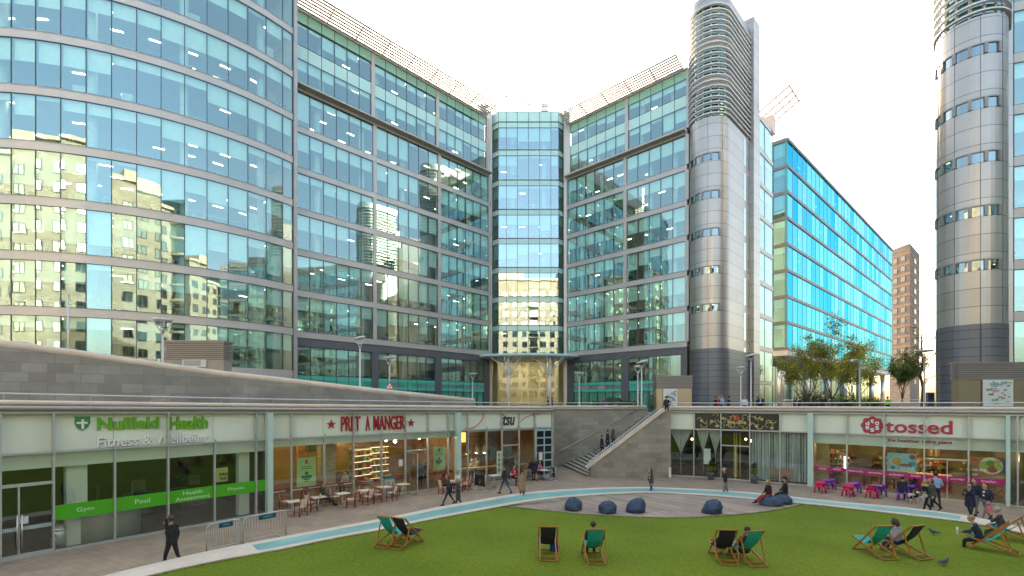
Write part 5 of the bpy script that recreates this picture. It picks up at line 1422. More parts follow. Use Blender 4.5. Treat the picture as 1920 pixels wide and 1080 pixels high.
# ---- last unit at the right edge
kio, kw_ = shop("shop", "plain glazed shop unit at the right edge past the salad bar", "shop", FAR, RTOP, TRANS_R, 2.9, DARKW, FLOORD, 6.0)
mb = MB(); a = inroom(FAR, 1912, 3)[0]; b = inroom(FAR, 1960, 3)[0]; mb.seg(a, b, .6, 0, 1.1); mb.build("counter", WOODD, kio)
mb = MB()
for px in (1912, 1930, 1950): c = inroom(FAR, px, 2.4)[0]; mb.ball((c.x, c.y, 2.4), .1, 8)
tag(mb.build("pendant_lamps", WARML, kio), kind='stuff')
# ------------------------------------------------------------------ street furniture on the plaza
LAMPM = mat("lamp_post_paint", (.66, .66, .65), .4, .1, .05, 3)
def street_lamp(px, py_top, y, label, kind="disc", rdisc=.75):
    x = (px - 960) / F * y; zt = zat(py_top, y); g = PLAZA
    for i in range(len(RAMP[0]) - 1):          # lamps on the ramp stand on its surface
        p = RAMP[0][i]
        if px < 560: g = max(PLAZA, zat(py_top, y) - 5.4)
    t = thing("street_lamp", label, "street lamp", (x, y, g), 0, "plaza lamp posts")
    mb = MB(); mb.tube([(x, y, g), (x, y, g + .9), (x, y, g + 1.0), (x, y, zt - .75)], [.085, .085, .065, .05], 10); mb.build("post", LAMPM, t)
    if kind == "disc":
        mb = MB()
        for k in range(4):
            a = pi / 4 + k * pi / 2; mb.tube([(x, y, zt - .78), (x + .22 * cos(a), y + .22 * sin(a), zt - .45), (x + .42 * cos(a), y + .42 * sin(a), zt - .14)], [.03, .025, .02], 6)
        mb.lathe([(.05, -.8), (.13, -.55), (.12, -.5)], (x, y, zt), 12); mb.build("bracket", LAMPM, t)
        mb = MB(); mb.lathe([(.1, -.16), (rdisc * .9, -.10), (rdisc, -.05), (rdisc * .95, .0), (.1, .05)], (x, y, zt), 26); mb.build("lamp_shade", WHITEMET, t)
    elif kind == "tilt":
        mb = MB()
        for s in (-1, 1): mb.tube([(x, y, zt - .78), (x + s * .12, y, zt - .5), (x + s * .30, y, zt - .12 + s * .08)], [.035, .03, .02], 6)
        mb.build("bracket", LAMPM, t)
        c, s_ = cos(.25), sin(.25); vv = []
        mb = MB(); mb.lathe([(.05, -.10), (rdisc * .9, -.07), (rdisc, -.02), (rdisc * .9, .04), (.05, .08)], (0, 0, 0), 24)
        mb.v = [(x + p[0] * c - p[2] * s_, y + p[1], zt - .05 + p[0] * s_ + p[2] * c) for p in mb.v]; mb.build("lamp_shade", WHITEMET, t)
        mb = MB(); mb.lathe([(.02, -.22), (.12, -.12), (.1, -.05)], (x, y, zt - .35), 12); mb.build("lamp_head", STEEL, t)
    else:
        mb = MB(); mb.tube([(x, y, zt - .8), (x, y, zt - .15), (x - .25, y, zt), (x - .7, y, zt - .05)], .04, 8); mb.build("bracket", LAMPM, t)
        mb = MB(); mb.lathe([(.03, .1), (.12, .02), (.22, -.16), (.18, -.18)], (x - .75, y, zt - .06), 12); mb.build("lamp_shade", STEEL, t)
    return t
street_lamp(305, 598, 25.0, "tall disc-topped lamp post beside the louvred kiosk on the ramp", "disc", .45)
street_lamp(675, 632, 33.0, "lamp post with a tilted dish, just above the middle of the sloping granite wall", "tilt", .38)
street_lamp(730, 670, 43.0, "disc-topped lamp post standing above the red triangular road sign", "disc", .55)
street_lamp(886, 700, 56.0, "small lamp post in front of the left wing, nearest the entrance canopy", "disc", .55)
street_lamp(1086, 699, 56.0, "small lamp post just right of the entrance canopy", "disc", .58)
street_lamp(1196, 686, 45.0, "thinner of the two lamp posts that stand together left of the poster kiosk", "disc", .40)
street_lamp(1203, 677, 43.0, "taller lamp post of the pair left of the poster kiosk, with a broad tilted dish", "tilt", .50)
street_lamp(1389, 688, 46.0, "shorter lamp post in front of the dark tower base", "disc", .38)
street_lamp(1408, 664, 44.0, "tall lamp post with tilted dish in front of the dark tower base", "tilt", .52)
street_lamp(1487, 702, 48.0, "slim lamp post under the left edge of the autumn tree", "disc", .35)
street_lamp(1612, 674, 46.0, "gooseneck lamp post on the right side of the autumn tree", "goose")
street_lamp(1733, 657, 42.0, "broad disc lamp post beside the bare tree", "disc", .68)
def pole(px, pt, y, label):
    x = (px - 960) / F * y; g = zat(pt, y) - 4.5; t = thing("slim_pole", label, "pole", (x, y, g)); mb = MB(); mb.tube([(x, y, g), (x, y, zat(pt, y))], .035, 8); mb.build("post", LAMPM, t); mb = MB(); mb.ball((x, y, zat(pt, y)), .06, 8); mb.build("cap", LAMPM, t)
pole(128, 553, 23.5, "slim bare pole behind the ramp wall near the left edge")
# louvred kiosks
LOUV = mat("kiosk_louvre", (.36, .32, .29), .5, .2, .08, 2); KST = mat("kiosk_stone", (.40, .355, .29), .5, 0, .12, 1)
KMET = mat("kiosk_bronze_steel", (.46, .38, .26), .32, .7, .08, .8)
def kiosk(px0, px1, ytop, ysplit, y, ang, label, poster_px=None, ground=PLAZA, dd=2.4, pm=None):
    x0, x1 = (px0 - 960) / F * y, (px1 - 960) / F * y; zt, zs = zat(ytop, y), zat(ysplit, y)
    D = dd; c = Vector(((x0 + x1) / 2, y + D / 2)); t = thing("kiosk", label, "kiosk", (c.x, c.y, ground)); W = x1 - x0
    mb = MB(); mb.box((c.x, c.y, (ground + zs) / 2), (W, D, zs - ground), ang)
    mb.build("wall", pm or KST, t)
    n = 9; h = (zt - zs) / n
    for i in range(n):
        mb = MB(); z = zs + h * (i + .5); mb.box((c.x, c.y, z), (W + .10, D + .10, h * .62), ang); mb.build("louvre", LOUV, t)
    mb = MB(); mb.box((c.x, c.y, (zs + zt) / 2 - .01), (W - .1, D - .1, zt - zs - .04), ang); mb.build("core", DARKGREY, t)
    mb = MB(); mb.box((c.x, c.y, zt + .04), (W + .2, D + .2, .08), ang); mb.build("roof", LOUV, t)
    return t, c, D
def plan_poster(t, px0, px1, py0, py1, y, seed, word=None):
    x0, x1 = (px0 - 960) / F * y, (px1 - 960) / F * y; z1, z0 = zat(py0, y), zat(py1, y); rg = random.Random(seed); mb = MB()
    mb.box(((x0 + x1) / 2, y - .10, (z0 + z1) / 2), (x1 - x0, .06, z1 - z0), 0, 0)
    W, H = x1 - x0, z1 - z0
    for i in range(34):
        w, h = rg.uniform(.06, .22) * W, rg.uniform(.03, .10) * H; mb.box((x0 + rg.uniform(.12, .88) * W, y - .135 - .0007 * i, z0 + rg.uniform(.08, .92) * H), (w, .004, h), 0, 1 + rg.randrange(5))
    mb.build("plan_poster", [PAPER, mat("plan_teal", (.20, .48, .46), .5, 0, .1, 3), mat("plan_green", (.30, .46, .14), .5, 0, .2, 6), mat("plan_grey", (.36, .36, .40), .5, 0, .1, 3), mat("plan_pink", (.50, .34, .36), .5, 0, .2, 4), mat("plan_dark", (.12, .14, .18), .5, 0, .1, 3)], t)
k1, c, D = kiosk(309, 419, 641, 674, 27.0, 0.0, "louvred stone kiosk with a white notice above the ramp wall", ground=5.5, dd=.8)
mb = MB(); x0, x1 = (341 - 960) / F * 26.9, (386 - 960) / F * 26.9; mb.box(((x0 + x1) / 2, 26.94, zat(681, 26.9)), (x1 - x0, .05, .42))
n_ = mb.build("notice", PAPER, k1); mb = MB()
for i in range(3): mb.box(((x0 + x1) / 2 - .1, 26.905, zat(677 + 3.5 * i, 26.9)), ((x1 - x0) * .7, .01, .03))
mb.build("notice_text", LETTER_K, n_)
k2, c, D = kiosk(1231, 1297, 706, 729, 46.0, 0, "louvred kiosk with a map poster at the head of the stone stair", dd=1.2, pm=KMET); plan_poster(k2, 1243, 1269, 729, 763, 46.0, 2)
k3, c, D = kiosk(1797, 1935, 681, 712, 31.5, 0, "wide louvred kiosk with a map poster at the foot of the nearest metal tower", dd=.5, pm=KMET); plan_poster(k3, 1840, 1896, 712, 762, 31.5, 4)
# red triangular sign
def road_sign():
    y = 42.0; x = (731 - 960) / F * y; z = zat(725, y); t = thing("road_sign", "red bordered triangular warning sign in front of the left wing", "road sign", (x, y, PLAZA)); mb = MB(); mb.tube([(x, y, PLAZA), (x, y, z)], .035, 8); mb.build("post", STEEL, t)
    def tri(r, o, m): mb = MB(); vv = []; [vv.append((x + r * sin(a), y - o, z + r * cos(a))) for a in (0, 2.0944, 4.18879)]; vv2 = [(p[0], p[1] - .02, p[2]) for p in vv]; mb.add(vv + vv2, [(0, 1, 2), (5, 4, 3), (0, 1, 4, 3), (1, 2, 5, 4), (2, 0, 3, 5)]); return mb
    tri(.46, .04, 0).build("sign_plate", mat("sign_red", (.55, .05, .04), .4, 0, .05, 3), t); tri(.30, .062, 0).build("sign_face", LETTER_W, t)
    mb = MB(); mb.box((x - .05, y - .09, z - .02), (.05, .01, .2)); mb.box((x + .05, y - .09, z - .02), (.05, .01, .2)); mb.build("symbol", LETTER_K, t)
road_sign()
# info totem, litter drum, hedges, low wall
def totem():
    y = 42.5; x = (1744 - 960) / F * y; t = thing("information_totem", "grey information totem right of the broad disc lamp post", "totem", (x, y, PLAZA)); mb = MB(); mb.box((x, y, PLAZA + 1.05), (.62, .22, 2.1)); mb.build("body", mat("totem_grey", (.22, .23, .26), .4, .2, .05, 2), t); mb = MB(); mb.box((x, y - .12, PLAZA + 1.75), (.4, .02, .45)); mb.build("screen", mat("totem_blue", (.08, .10, .22), .3, 0, .1, 2), t)
totem()
def leafm(name, c):
    m = mat(name, c, .8, 0, .35, .6); nt = m.node_tree; b = nt.nodes["Principled BSDF"]; out = nt.nodes["Material Output"]
    tr = nt.nodes.new("ShaderNodeBsdfTranslucent"); tr.inputs[0].default_value = (c[0] * 1.3, c[1] * 1.35, c[2], 1); mx = nt.nodes.new("ShaderNodeMixShader"); mx.inputs[0].default_value = .45
    nt.links.new(b.outputs[0], mx.inputs[1]); nt.links.new(tr.outputs[0], mx.inputs[2]); nt.links.new(mx.outputs[0], out.inputs[0]); return m
def leaf_cloud(mb, c, r, n, size, rg, mi=(0,), flat=1.0, sc=(1, 1, 1)):
    for i in range(n):
        while True:
            p = Vector((rg.uniform(-1, 1), rg.uniform(-1, 1), rg.uniform(-1, 1)))
            if p.length <= 1: break
        p = p * (0.45 + .55 * rg.random())
        q = Vector((c[0] + p.x * r * sc[0], c[1] + p.y * r * sc[1], c[2] + p.z * r * sc[2])); a = Vector((rg.gauss(0, 1), rg.gauss(0, 1), rg.gauss(0, 1))).normalized(); b = a.orthogonal().normalized(); s = size * rg.uniform(.6, 1.4)
        d = a.cross(b)
        mb.add([q - b * s, q + d * s * .5, q + b * s, q - d * s * .5], [(0, 1, 2, 3)], rg.choice(mi))
LEAF_Y = leafm("autumn_leaf_olive", (.30, .29, .05)); LEAF_O = leafm("autumn_leaf_gold", (.40, .31, .06)); LEAF_G = leafm("leaf_green", (.19, .25, .05)); LEAF_D = leafm("leaf_dark_green", (.06, .11, .04)); LEAF_H = mat("hedge_green", (.05, .085, .02), .85, 0, .35, .8)
BARK = mat("bark", (.11, .085, .06), .9, 0, .25, 3)
def hedge(px0, px1, y, ztop, label):
    x0, x1 = (px0 - 960) / F * y, (px1 - 960) / F * y; t = thing("hedge", label, "hedge", ((x0 + x1) / 2, y, PLAZA), 0, "low hedges by the entrance"); rg = random.Random(px0); mb = MB()
    mb.box(((x0 + x1) / 2, y, (PLAZA + ztop) / 2), (x1 - x0, .7, (ztop - PLAZA) * .9)); n = int((x1 - x0) * 90)
    for i in range(n):
        q = Vector((rg.uniform(x0, x1), y + rg.uniform(-.42, .42), rg.uniform(PLAZA + .1, ztop))); a = Vector((rg.gauss(0, 1), rg.gauss(0, 1), rg.gauss(0, 1))).normalized(); b = a.orthogonal(); s = .08; d = a.cross(b); mb.add([q - b * s, q + d * s, q + b * s, q - d * s], [(0, 1, 2, 3)])
    mb.build("foliage", LEAF_H, t, recalc=False); mb = MB(); mb.box(((x0 + x1) / 2, y, PLAZA + .08), (x1 - x0 + .1, .8, .16)); mb.build("planting_trough", KST, t)
hedge(1062, 1082, 50, 5.75, "short low hedge just right of the entrance canopy"); hedge(1112, 1150, 50, 5.75, "middle low hedge in front of the right wing"); hedge(1160, 1194, 50, 5.8, "low hedge in front of the right wing beside the paired lamp posts")
t = thing("low_wall", "low stone wall with metal railing behind the autumn tree", "wall", (50, 62, PLAZA)); mb = MB(); mb.wall([(37, 66), (47, 60), (62, 60)], -.3, 0, PLAZA - .1, 5.7); mb.build("wall", KST, t); mb = MB(); mb.tube([(37, 66, 6.0), (47, 60, 6.0), (62, 60, 6.0)], .04, 6); mb.build("handrail", STEEL, t)
# ------------------------------------------------------------------ trees
def tree(name, px, y, ztop, crown, label, leaves, n_leaf, size, seed, bare=False, wide=1.0, group=None):
    x = (px - 960) / F * y; rg = random.Random(seed); t = thing(name, label, "tree", (x, y, PLAZA), 0, group); H = ztop - PLAZA
    tr = MB(); cr = MB(); tips = []
    def limb(p, d, L, r, lev):
        pts = [p]; q = p.copy(); dd = d.copy(); n = 4
        for i in range(n):
            dd = (dd + Vector((rg.gauss(0, .13), rg.gauss(0, .13), .06))).normalized(); q = q + dd * (L / n); pts.append(q.copy())
        tr.tube(pts, [r * .7 * (1 - .6 * i / n) for i in range(n + 1)], 6)
        if lev == 0 or r < .014: tips.append(q); tips.append(pts[2]); return
        for k in range(3 if lev > 1 else 4):
            a = rg.uniform(0, 2 * pi); sp = rg.uniform(.45, .95) * wide; s = pts[rg.choice((2, 3, 4))]
            nd = (dd + Vector((cos(a) * sp, sin(a) * sp, rg.uniform(-.1, .35)))).normalized(); limb(s, nd, L * rg.uniform(.55, .75), r * .5, lev - 1)
    if bare:      # slender leader with short side branches
        pts = [Vector((x + rg.gauss(0, .10) * (i > 0), y + rg.gauss(0, .1), PLAZA + H * i / 8)) for i in range(9)]
        tr.tube(pts, [.17 * (1 - .88 * i / 8) for i in range(9)], 7)
        for i in range(26):
            u = rg.uniform(.2, .96); j = int(u * 8); p = pts[j].lerp(pts[min(8, j + 1)], u * 8 - j); a = rg.uniform(0, 2 * pi); L = H * .26 * (1.05 - u)
            q1 = p + Vector((cos(a) * L * .5, sin(a) * L * .5, L * .35)); q2 = p + Vector((cos(a + .2) * L, sin(a + .2) * L, L * rg.uniform(.3, .9))); tr.tube([p, q1, q2], [.075 * (1.1 - u), .05 * (1.1 - u), .02], 5)
            for s_ in range(3):
                b = q1.lerp(q2, rg.random()); e_ = b + Vector((rg.gauss(0, .4), rg.gauss(0, .4), rg.uniform(-.1, .5))); tr.tube([b, e_], [.022, .012], 4); tips.append(e_)
        tr.build("trunk", BARK, t)
        for p in tips: leaf_cloud(cr, p, 0.4, rg.randrange(0, 12), size, rg, tuple(range(len(leaves))))
        cr.build("crown", leaves, t, recalc=False); return t
    base = Vector((x, y, PLAZA)); mid = base + Vector((rg.gauss(0, .15), rg.gauss(0, .15), H * .16)); tr.tube([base - Vector((0, 0, .1)), base.lerp(mid, .5), mid], [.16, .12, .10], 8)
    for k in range(5):
        a = 2 * pi * k / 5 + rg.uniform(-.4, .4); limb(mid, Vector((cos(a) * .7 * wide, sin(a) * .7 * wide, .8)).normalized(), H * .34, .085, 2)
    limb(mid, Vector((0, 0, 1)), H * .42, .10, 2)
    tr.build("trunk", BARK, t)
    zc = [p.z for p in tips]; zmax = max(zc); k = max(1, n_leaf // len(tips))
    for p in tips:
        f_ = (p.z - PLAZA) / H; q = int(k * rg.uniform(.3, 1.7)); leaf_cloud(cr, p, crown * rg.uniform(.5, 1.2), q, size, rg, tuple(range(len(leaves))), sc=(1, 1, .75))
    cr.build("crown", leaves, t, recalc=False)
tree("plane_tree", 1512, 48, 11.6, .95, "autumn tree with thinning olive leaves, left of the trees before the turquoise block", [LEAF_Y, LEAF_Y, LEAF_O, LEAF_G], 6500, .085, 3, wide=.8, group="trees on the plaza")
tree("plane_tree", 1560, 52, 14.2, 1.1, "taller autumn tree with golden olive leaves in the middle before the turquoise block", [LEAF_Y, LEAF_O, LEAF_G], 8500, .09, 4, wide=.85, group="trees on the plaza")
tree("plane_tree", 1606, 56, 12.4, 1.05, "autumn tree beside the gooseneck lamp post", [LEAF_G, LEAF_Y, LEAF_G], 6500, .09, 8, wide=.75, group="trees on the plaza")
tree("evergreen_tree", 1688, 72, 13.4, 1.0, "dense dark green tree beside the brick tower", [LEAF_D, LEAF_D, LEAF_G], 12000, .11, 6, wide=.28, group="trees on the plaza")
tree("bare_tree", 1729, 48, 15.0, .6, "nearly bare tree with a few leaves against the white sky", [LEAF_Y, LEAF_O], 800, .065, 12, bare=True, group="trees on the plaza")
def shrub(px, y, r, h, label, seed):
    x = (px - 960) / F * y; t = thing("shrub", label, "shrub", (x, y, PLAZA), 0, "shrubs under the autumn trees"); rg = random.Random(seed); mb = MB()
    leaf_cloud(mb, (x, y, PLAZA + h * .5), 1.0, 2600, .085, rg, (0, 0, 1), sc=(r, r * .7, h * .55)); mb.build("foliage", [LEAF_D, LEAF_G], t, recalc=False); mb = MB()
    for a in range(5): mb.tube([(x, y, PLAZA), (x + .5 * r * cos(a * 1.3), y + .4 * r * sin(a * 1.3), PLAZA + h * .7)], [.05, .02], 5)
    mb.build("stem", BARK, t)
shrub(1525, 51, 2.4, 2.6, "broad dark shrub under the left autumn tree", 21); shrub(1585, 54, 2.6, 2.3, "broad dark shrub under the gooseneck lamp's tree", 22); shrub(1632, 60, 2.0, 2.2, "smaller dark shrub right of the gooseneck lamp", 23)
# ------------------------------------------------------------------ furniture in the court
WOODC = mat("deckchair_wood", (.36, .155, .040), .45, 0, .2, 3); CANV_T = mat("teal_canvas", (.012, .37, .37), .75, 0, .08, 5, .1); CANV_N = mat("navy_canvas", (.012, .014, .032), .8, 0, .1, 5, .1)
def deckchair_proto():
    t = local(thing("deckchair", "proto", "deckchair", (0, 0, 0), 0, "deckchairs on the lawn")); W = .31
    for s in (-1, 1):
        mb = MB(); mb.bar((s * W, -.50, 1.08), (s * W, .52, .02), .035, .055); mb.build("back_rail", WOODC, t)
        mb = MB(); mb.bar((s * (W - .04), .58, .46), (s * (W - .04), -.74, .025), .035, .055); mb.build("seat_rail", WOODC, t)
        mb = MB(); mb.bar((s * (W + .035), -.26, .83), (s * (W + .035), -.50, .10), .03, .045); mb.build("prop", WOODC, t)
    for y, z, w in ((-.50, 1.08, W), (.50, .04, W), (.58, .46, W - .03), (-.73, .03, W - .03), (-.50, .10, W + .04)):
        mb = MB(); mb.bar((-w, y, z), (w, y, z), .045, .035); mb.build("cross_bar", WOODC, t)
    mb = MB(); n = 16; vv = []
    for i in range(n):
        u = i / (n - 1); p = Vector((0, -.50, 1.08)).lerp(Vector((0, .58, .47)), u); sag = 4 * u * (1 - u)
        y = p.y - .02 - .10 * sag + .03 * sag; z = p.z - .40 * sag ** 1.1 * (0.9 if u < .5 else 1)
        for j in range(7):
            x = (j / 6 - .5) * 2 * (W - .055 - .02 * sag); e = abs(j / 6 - .5) * 2; vv.append((x, y, z + .035 * sag * e * e))
    mb.add(vv, [(i * 7 + j, i * 7 + j + 1, i * 7 + 8 + j, i * 7 + 7 + j) for i in range(n - 1) for j in range(6)], 0, True); mb.build("canvas_sling", CANV_T, t, recalc=False)
    return remember(t)
DCP = deckchair_proto(); first_dc = [True]
def deckchair(px, py, deg, teal, label, s=1.0, z=LAWN_Z, dx=0):
    p = gp(px, py, z); rz = radians(deg)
    if first_dc[0]: o = DCP; first_dc[0] = False; o.location = p; o.rotation_euler = (0, 0, rz); o['label'] = label
    else: o = dup(DCP, p, rz, label, None, None if teal else {"teal_canvas": CANV_N})
    return o
DC = {}
DC['a1'] = deckchair(737, 1018, -25, True, "empty teal deckchair, left one of the pair nearest the ring path")
DC['a2'] = deckchair(764, 1021, -28, False, "empty navy deckchair, right one of the pair nearest the ring path")
DC['b1'] = deckchair(1027, 1040, -2, False, "navy deckchair beside a blue bag, left of the man in a teal one")
DC['b2'] = deckchair(1112, 1046, 0, True, "teal deckchair with a man's head showing above it, centre of the lawn")
DC['c1'] = deckchair(1355, 1047, -7, False, "navy deckchair close against a teal one on the lawn's middle right")
DC['c2'] = deckchair(1398, 1050, 9, True, "teal deckchair with a dark hood above it, close against a navy one")
DC['d1'] = deckchair(1637, 1038, 3, True, "empty teal deckchair left of the woman in a grey top")
DC['d2'] = deckchair(1692, 1038, 17, False, "navy deckchair carrying the woman in a grey top")
DC['e1'] = deckchair(1856, 1032, 42, True, "teal deckchair carrying the man who reads a paper")
DC['e2'] = deckchair(1892, 1012, 34, True, "bright teal deckchair at the right edge under the man in a grey suit")
DC['f1'] = deckchair(1868, 938, 60, False, "pale wooden deckchair with navy canvas outside the salad bar", z=0.0)
# bean bags
NAVY = mat("navy_beanbag", (.024, .050, .105), .5, 0, .12, 3, .15, bscale=9)
def beanbag(px, py, s, seed, label, flat=.8, lean=0.0, wide=1.0):
    p = gp(px, py, LAWN_Z); t = thing("bean_bag", label, "bean bag", p, 0, "bean bags on the deck"); mb = MB(); n, m = 44, 26; vv = []; fs = []
    for i in range(m + 1):
        w = i / m; z = w; hump = max(0.0, (z - .22) / .78); R0 = .52 * s * (1 - hump ** 2.3) ** .55 if z > .06 else .52 * s * (.55 + 7.5 * z * 1.0)
        if i == 0: R0 = .02
        if i == m: R0 = .012
        for j in range(n):
            a = 2 * pi * j / n; q = Vector((cos(a) * 1.2, sin(a) * 1.2, z * 2 + seed * 3.1))
            fold = .030 * sin(7 * a + seed + 2.5 * z) * hump + .022 * sin(13 * a - seed * 2 + 5 * z) * hump + .07 * noise.noise(q) + .03 * noise.noise(q * 3)
            R = max(.01, R0 + fold * s * (0 if i in (0, m) else 1)); sag = .10 * noise.noise(Vector((a * .8 + seed, z * 2, seed))) * hump
            vv.append((p.x + R * cos(a) * wide + lean * (z ** 1.5) * .36, p.y + R * sin(a) * .95, p.z + .003 + flat * s * max(0, z * (1 + sag))))
    for i in range(m):
        for j in range(n): fs.append((i * n + j, i * n + (j + 1) % n, (i + 1) * n + (j + 1) % n, (i + 1) * n + j))
    mb.add(vv, fs, 0, True); mb.build("fabric_bag", NAVY, t); mb = MB(); top = (p.x + lean * .4, p.y, p.z + flat * s); mb.tube([(top[0], top[1], top[2] - .03), (top[0] + .06, top[1] - .04, top[2] + .03), (top[0] + .12, top[1] - .05, top[2] - .03)], .02, 6); mb.build("strap_handle", NAVY, t)
beanbag(1075, 956, .82, 1, "round navy bean bag, leftmost on the timber deck", .74)
beanbag(1139, 961, .82, 2, "creased navy bean bag, second from the left on the timber deck", .68)
beanbag(1191, 960, .86, 3, "leaning pear-shaped navy bean bag, third from the left on the deck", .78, .5)
beanbag(1335, 962, .86, 4, "slumped navy bean bag alone at the deck's right half", .74, .35)
beanbag(1446, 947, .95, 5, "wide navy bean bag carrying the blonde woman on the deck", .50, 0, 1.15)
beanbag(1468, 944, .86, 6, "navy bean bag with a red strap under the person in a black cap", .55)
# red cafe chairs and white tables
CREAMW = mat("cream_slats", (.78, .68, .54), .55, 0, .08, 4)
def chair_proto():
    t = local(thing("cafe_chair", "proto", "chair", (0, 0, 0), 0, "red slatted chairs outside the cafe"))
    for sx in (-1, 1):
        mb = MB(); mb.tube([(sx * .21, -.20, 0), (sx * .21, -.20, .45), (sx * .20, -.27, .86)], .024, 6); mb.build("rear_leg", RED, t)
        mb = MB(); mb.tube([(sx * .21, .21, 0), (sx * .21, .20, .46)], .024, 6); mb.build("front_leg", RED, t)
        mb = MB(); mb.tube([(sx * .21, .20, .20), (sx * .21, -.20, .20)], .016, 6); mb.build("stretcher", RED, t)
        mb = MB(); mb.tube([(sx * .22, .20, .46), (sx * .22, .22, .64), (sx * .22, -.2, .66)], .019, 6); mb.build("arm", RED, t)
    mb = MB()
    for i in range(6): mb.box((0, -.18 + .075 * i, .455), (.42, .06, .018))
    mb.build("seat", CREAMW, t)
    mb = MB()
    for i in range(5): z = .56 + .068 * i; mb.box((0, -.20 - .07 * (z - .45) / .41 + .012, z), (.38, .014, .048))
    mb.build("backrest", CREAMW, t)
    return remember(t)
CHP = chair_proto(); used = {}
def put(proto, p, rz, label, swap=None, group=None):
    if proto.name not in used:
        used[proto.name] = 1; proto.location = p; proto.rotation_euler = (0, 0, rz); proto['label'] = label
        if group: proto['group'] = group
        return proto
    return dup(proto, p, rz, label, group, swap)
def table_proto(name, label, top_m, leg_m, sq=.62, group=None):
    t = local(thing(name, label, "table", (0, 0, 0), 0, group)); mb = MB(); mb.box((0, 0, .735), (sq, sq, .03)); mb.build("tabletop", top_m, t)
    mb = MB(); mb.tube([(0, 0, .03), (0, 0, .72)], .028, 8); mb.build("pedestal", leg_m, t)
    mb = MB(); mb.box((0, 0, .02), (.46, .05, .03)); mb.box((0, 0, .018), (.05, .46, .03)); mb.build("foot", leg_m, t); return remember(t)
TBP = table_proto("cafe_table", "proto", mat("white_tabletop", (.70, .64, .56), .4, 0, .05, 3), STEEL, .64, "square white tables outside the cafe")
fa = atan2(PRE[5].y - PRE[1].y, PRE[5].x - PRE[1].x)
for px, py, lab in ((551, 968, "square white cafe table nearest the gym"), (597, 959, "square white cafe table with a yellow drink, before the seated man"), (642, 951, "square white cafe table in front of the brick pillar"), (685, 944.5, "square white cafe table, fourth from the gym, left of the litter unit"), (720, 937, "square white cafe table touching the teal-topped litter unit"), (755, 931, "square white cafe table nearest the yellow floor sign"), (843, 924.5, "square white cafe table with the customer in a white shirt")):
    put(TBP, gp(px, py), fa, lab)
chairs = [(534, 956, -90, "red chair against the window, nearest the gym"), (564, 967.5, 15, "red chair with its back to the lawn, nearest the gym"), (583, 958.5, -70, "red chair between the first table and the seated man"),
          (628, 946.5, -90, "red chair against the brick pillar"), (658, 951.5, 60, "red chair facing the table by the brick pillar"), (682, 939.5, -120, "red chair by the window just right of the brick pillar"), (690, 946, 20, "red chair with its back to the lawn before the dark window"), (705, 936, -110, "red chair by the window left of the litter unit"),
          (709, 942, 60, "red chair tucked between two tables before the litter unit"), (735, 938.5, 25, "red chair with its back to the lawn, left of the yellow floor sign"), (740, 929, -90, "red chair by the window beside the litter unit"), (831, 926, -90, "red chair at the right-hand table, under the seated brunette"), (859, 922.5, 80, "red chair of the customer in the white shirt"), (870, 920.5, 75, "red chair next to the black barrier banner"), (876, 917, 60, "red chair half behind the black barrier banner")]
for px, py, dg, lab in chairs: put(CHP, gp(px, py), fa + radians(dg), lab)
# teal-topped litter unit, yellow floor sign
def simple_bin():
    p = gp(727, 928); t = thing("litter_unit", "pale litter unit with a teal flap top outside the cafe", "litter bin", p); mb = MB(); mb.box((p.x, p.y, .5), (.62, .5, 1.0), fa); mb.build("body", mat("bin_pale", (.55, .60, .56), .4, 0, .05, 2), t); mb = MB(); mb.box((p.x, p.y, 1.04), (.68, .56, .08), fa); mb.box((p.x, p.y, 1.16), (.60, .5, .03), fa); mb.build("lid", mat("bin_teal", (.06, .20, .19), .4, 0, .05, 2), t)
    mb = MB(); mb.lathe([(.04, 0), (.045, .12), (.02, .13)], (p.x + .15, p.y, 1.18), 10); o = mb.build("paper_cup", PAPER); tag(o, "white paper cup left on top of the litter unit", "cup")
simple_bin()
p = gp(759, 919); t = thing("floor_sign", "yellow folding wet-floor sign by the cafe door", "floor sign", p)
for s in (-1, 1):
    mb = MB(); mb.add([(p.x - .15, p.y + s * .16, 0), (p.x + .15, p.y + s * .16, 0), (p.x + .11, p.y + s * .01, .62), (p.x - .11, p.y + s * .01, .62)], [(0, 1, 2, 3)]); mb.build("panel", mat("safety_yellow", (.68, .55, .01), .5, 0, .05, 3), t, recalc=False)
mb = MB(); mb.bar((p.x - .1, p.y, .63), (p.x + .1, p.y, .63), .03); mb.build("hinge", MATS["safety_yellow"], t)
# diner furniture: wire chairs, white tables, black barrier banners
GREYW = mat("grey_wire", (.40, .37, .37), .45, .3, .05, 4)
def wire_proto():
    t = local(thing("wire_chair", "proto", "chair", (0, 0, 0), 0, "grey wire chairs outside the diner"))
    for sx in (-1, 1):
        for sy in (-1, 1): mb = MB(); mb.tube([(sx * .23, sy * .22, 0), (sx * .20, sy * .18, .45)], .014, 6); mb.build("leg", GREYW, t)
    mb = MB()
    for i in range(6): x = -.2 + .08 * i; mb.tube([(x, .2, .46), (x, -.16, .44), (x * .95, -.23, .55), (x * .9, -.26, .84 - .5 * x * x)], .011, 5)
    mb.build("seat_wires", GREYW, t); mb = MB()
    for z, y in ((.56, -.23), (.66, -.245), (.76, -.255)): mb.tube([(-.2, y, z), (.2, y, z)], .011, 5)
    for y in (.2, .08, -.04, -.15): mb.tube([(-.21, y, .455), (.21, y, .455)], .011, 5)
    mb.tube([(-.22, .2, .6), (-.22, -.2, .68), (-.19, -.26, .80), (0, -.27, .86), (.19, -.26, .80), (.22, -.2, .68), (.22, .2, .6)], .014, 6); mb.build("back_wires", GREYW, t); return remember(t)
WCP = wire_proto(); WTP = table_proto("diner_table", "proto", LETTER_W, STEEL, .62, "white tables outside the diner")
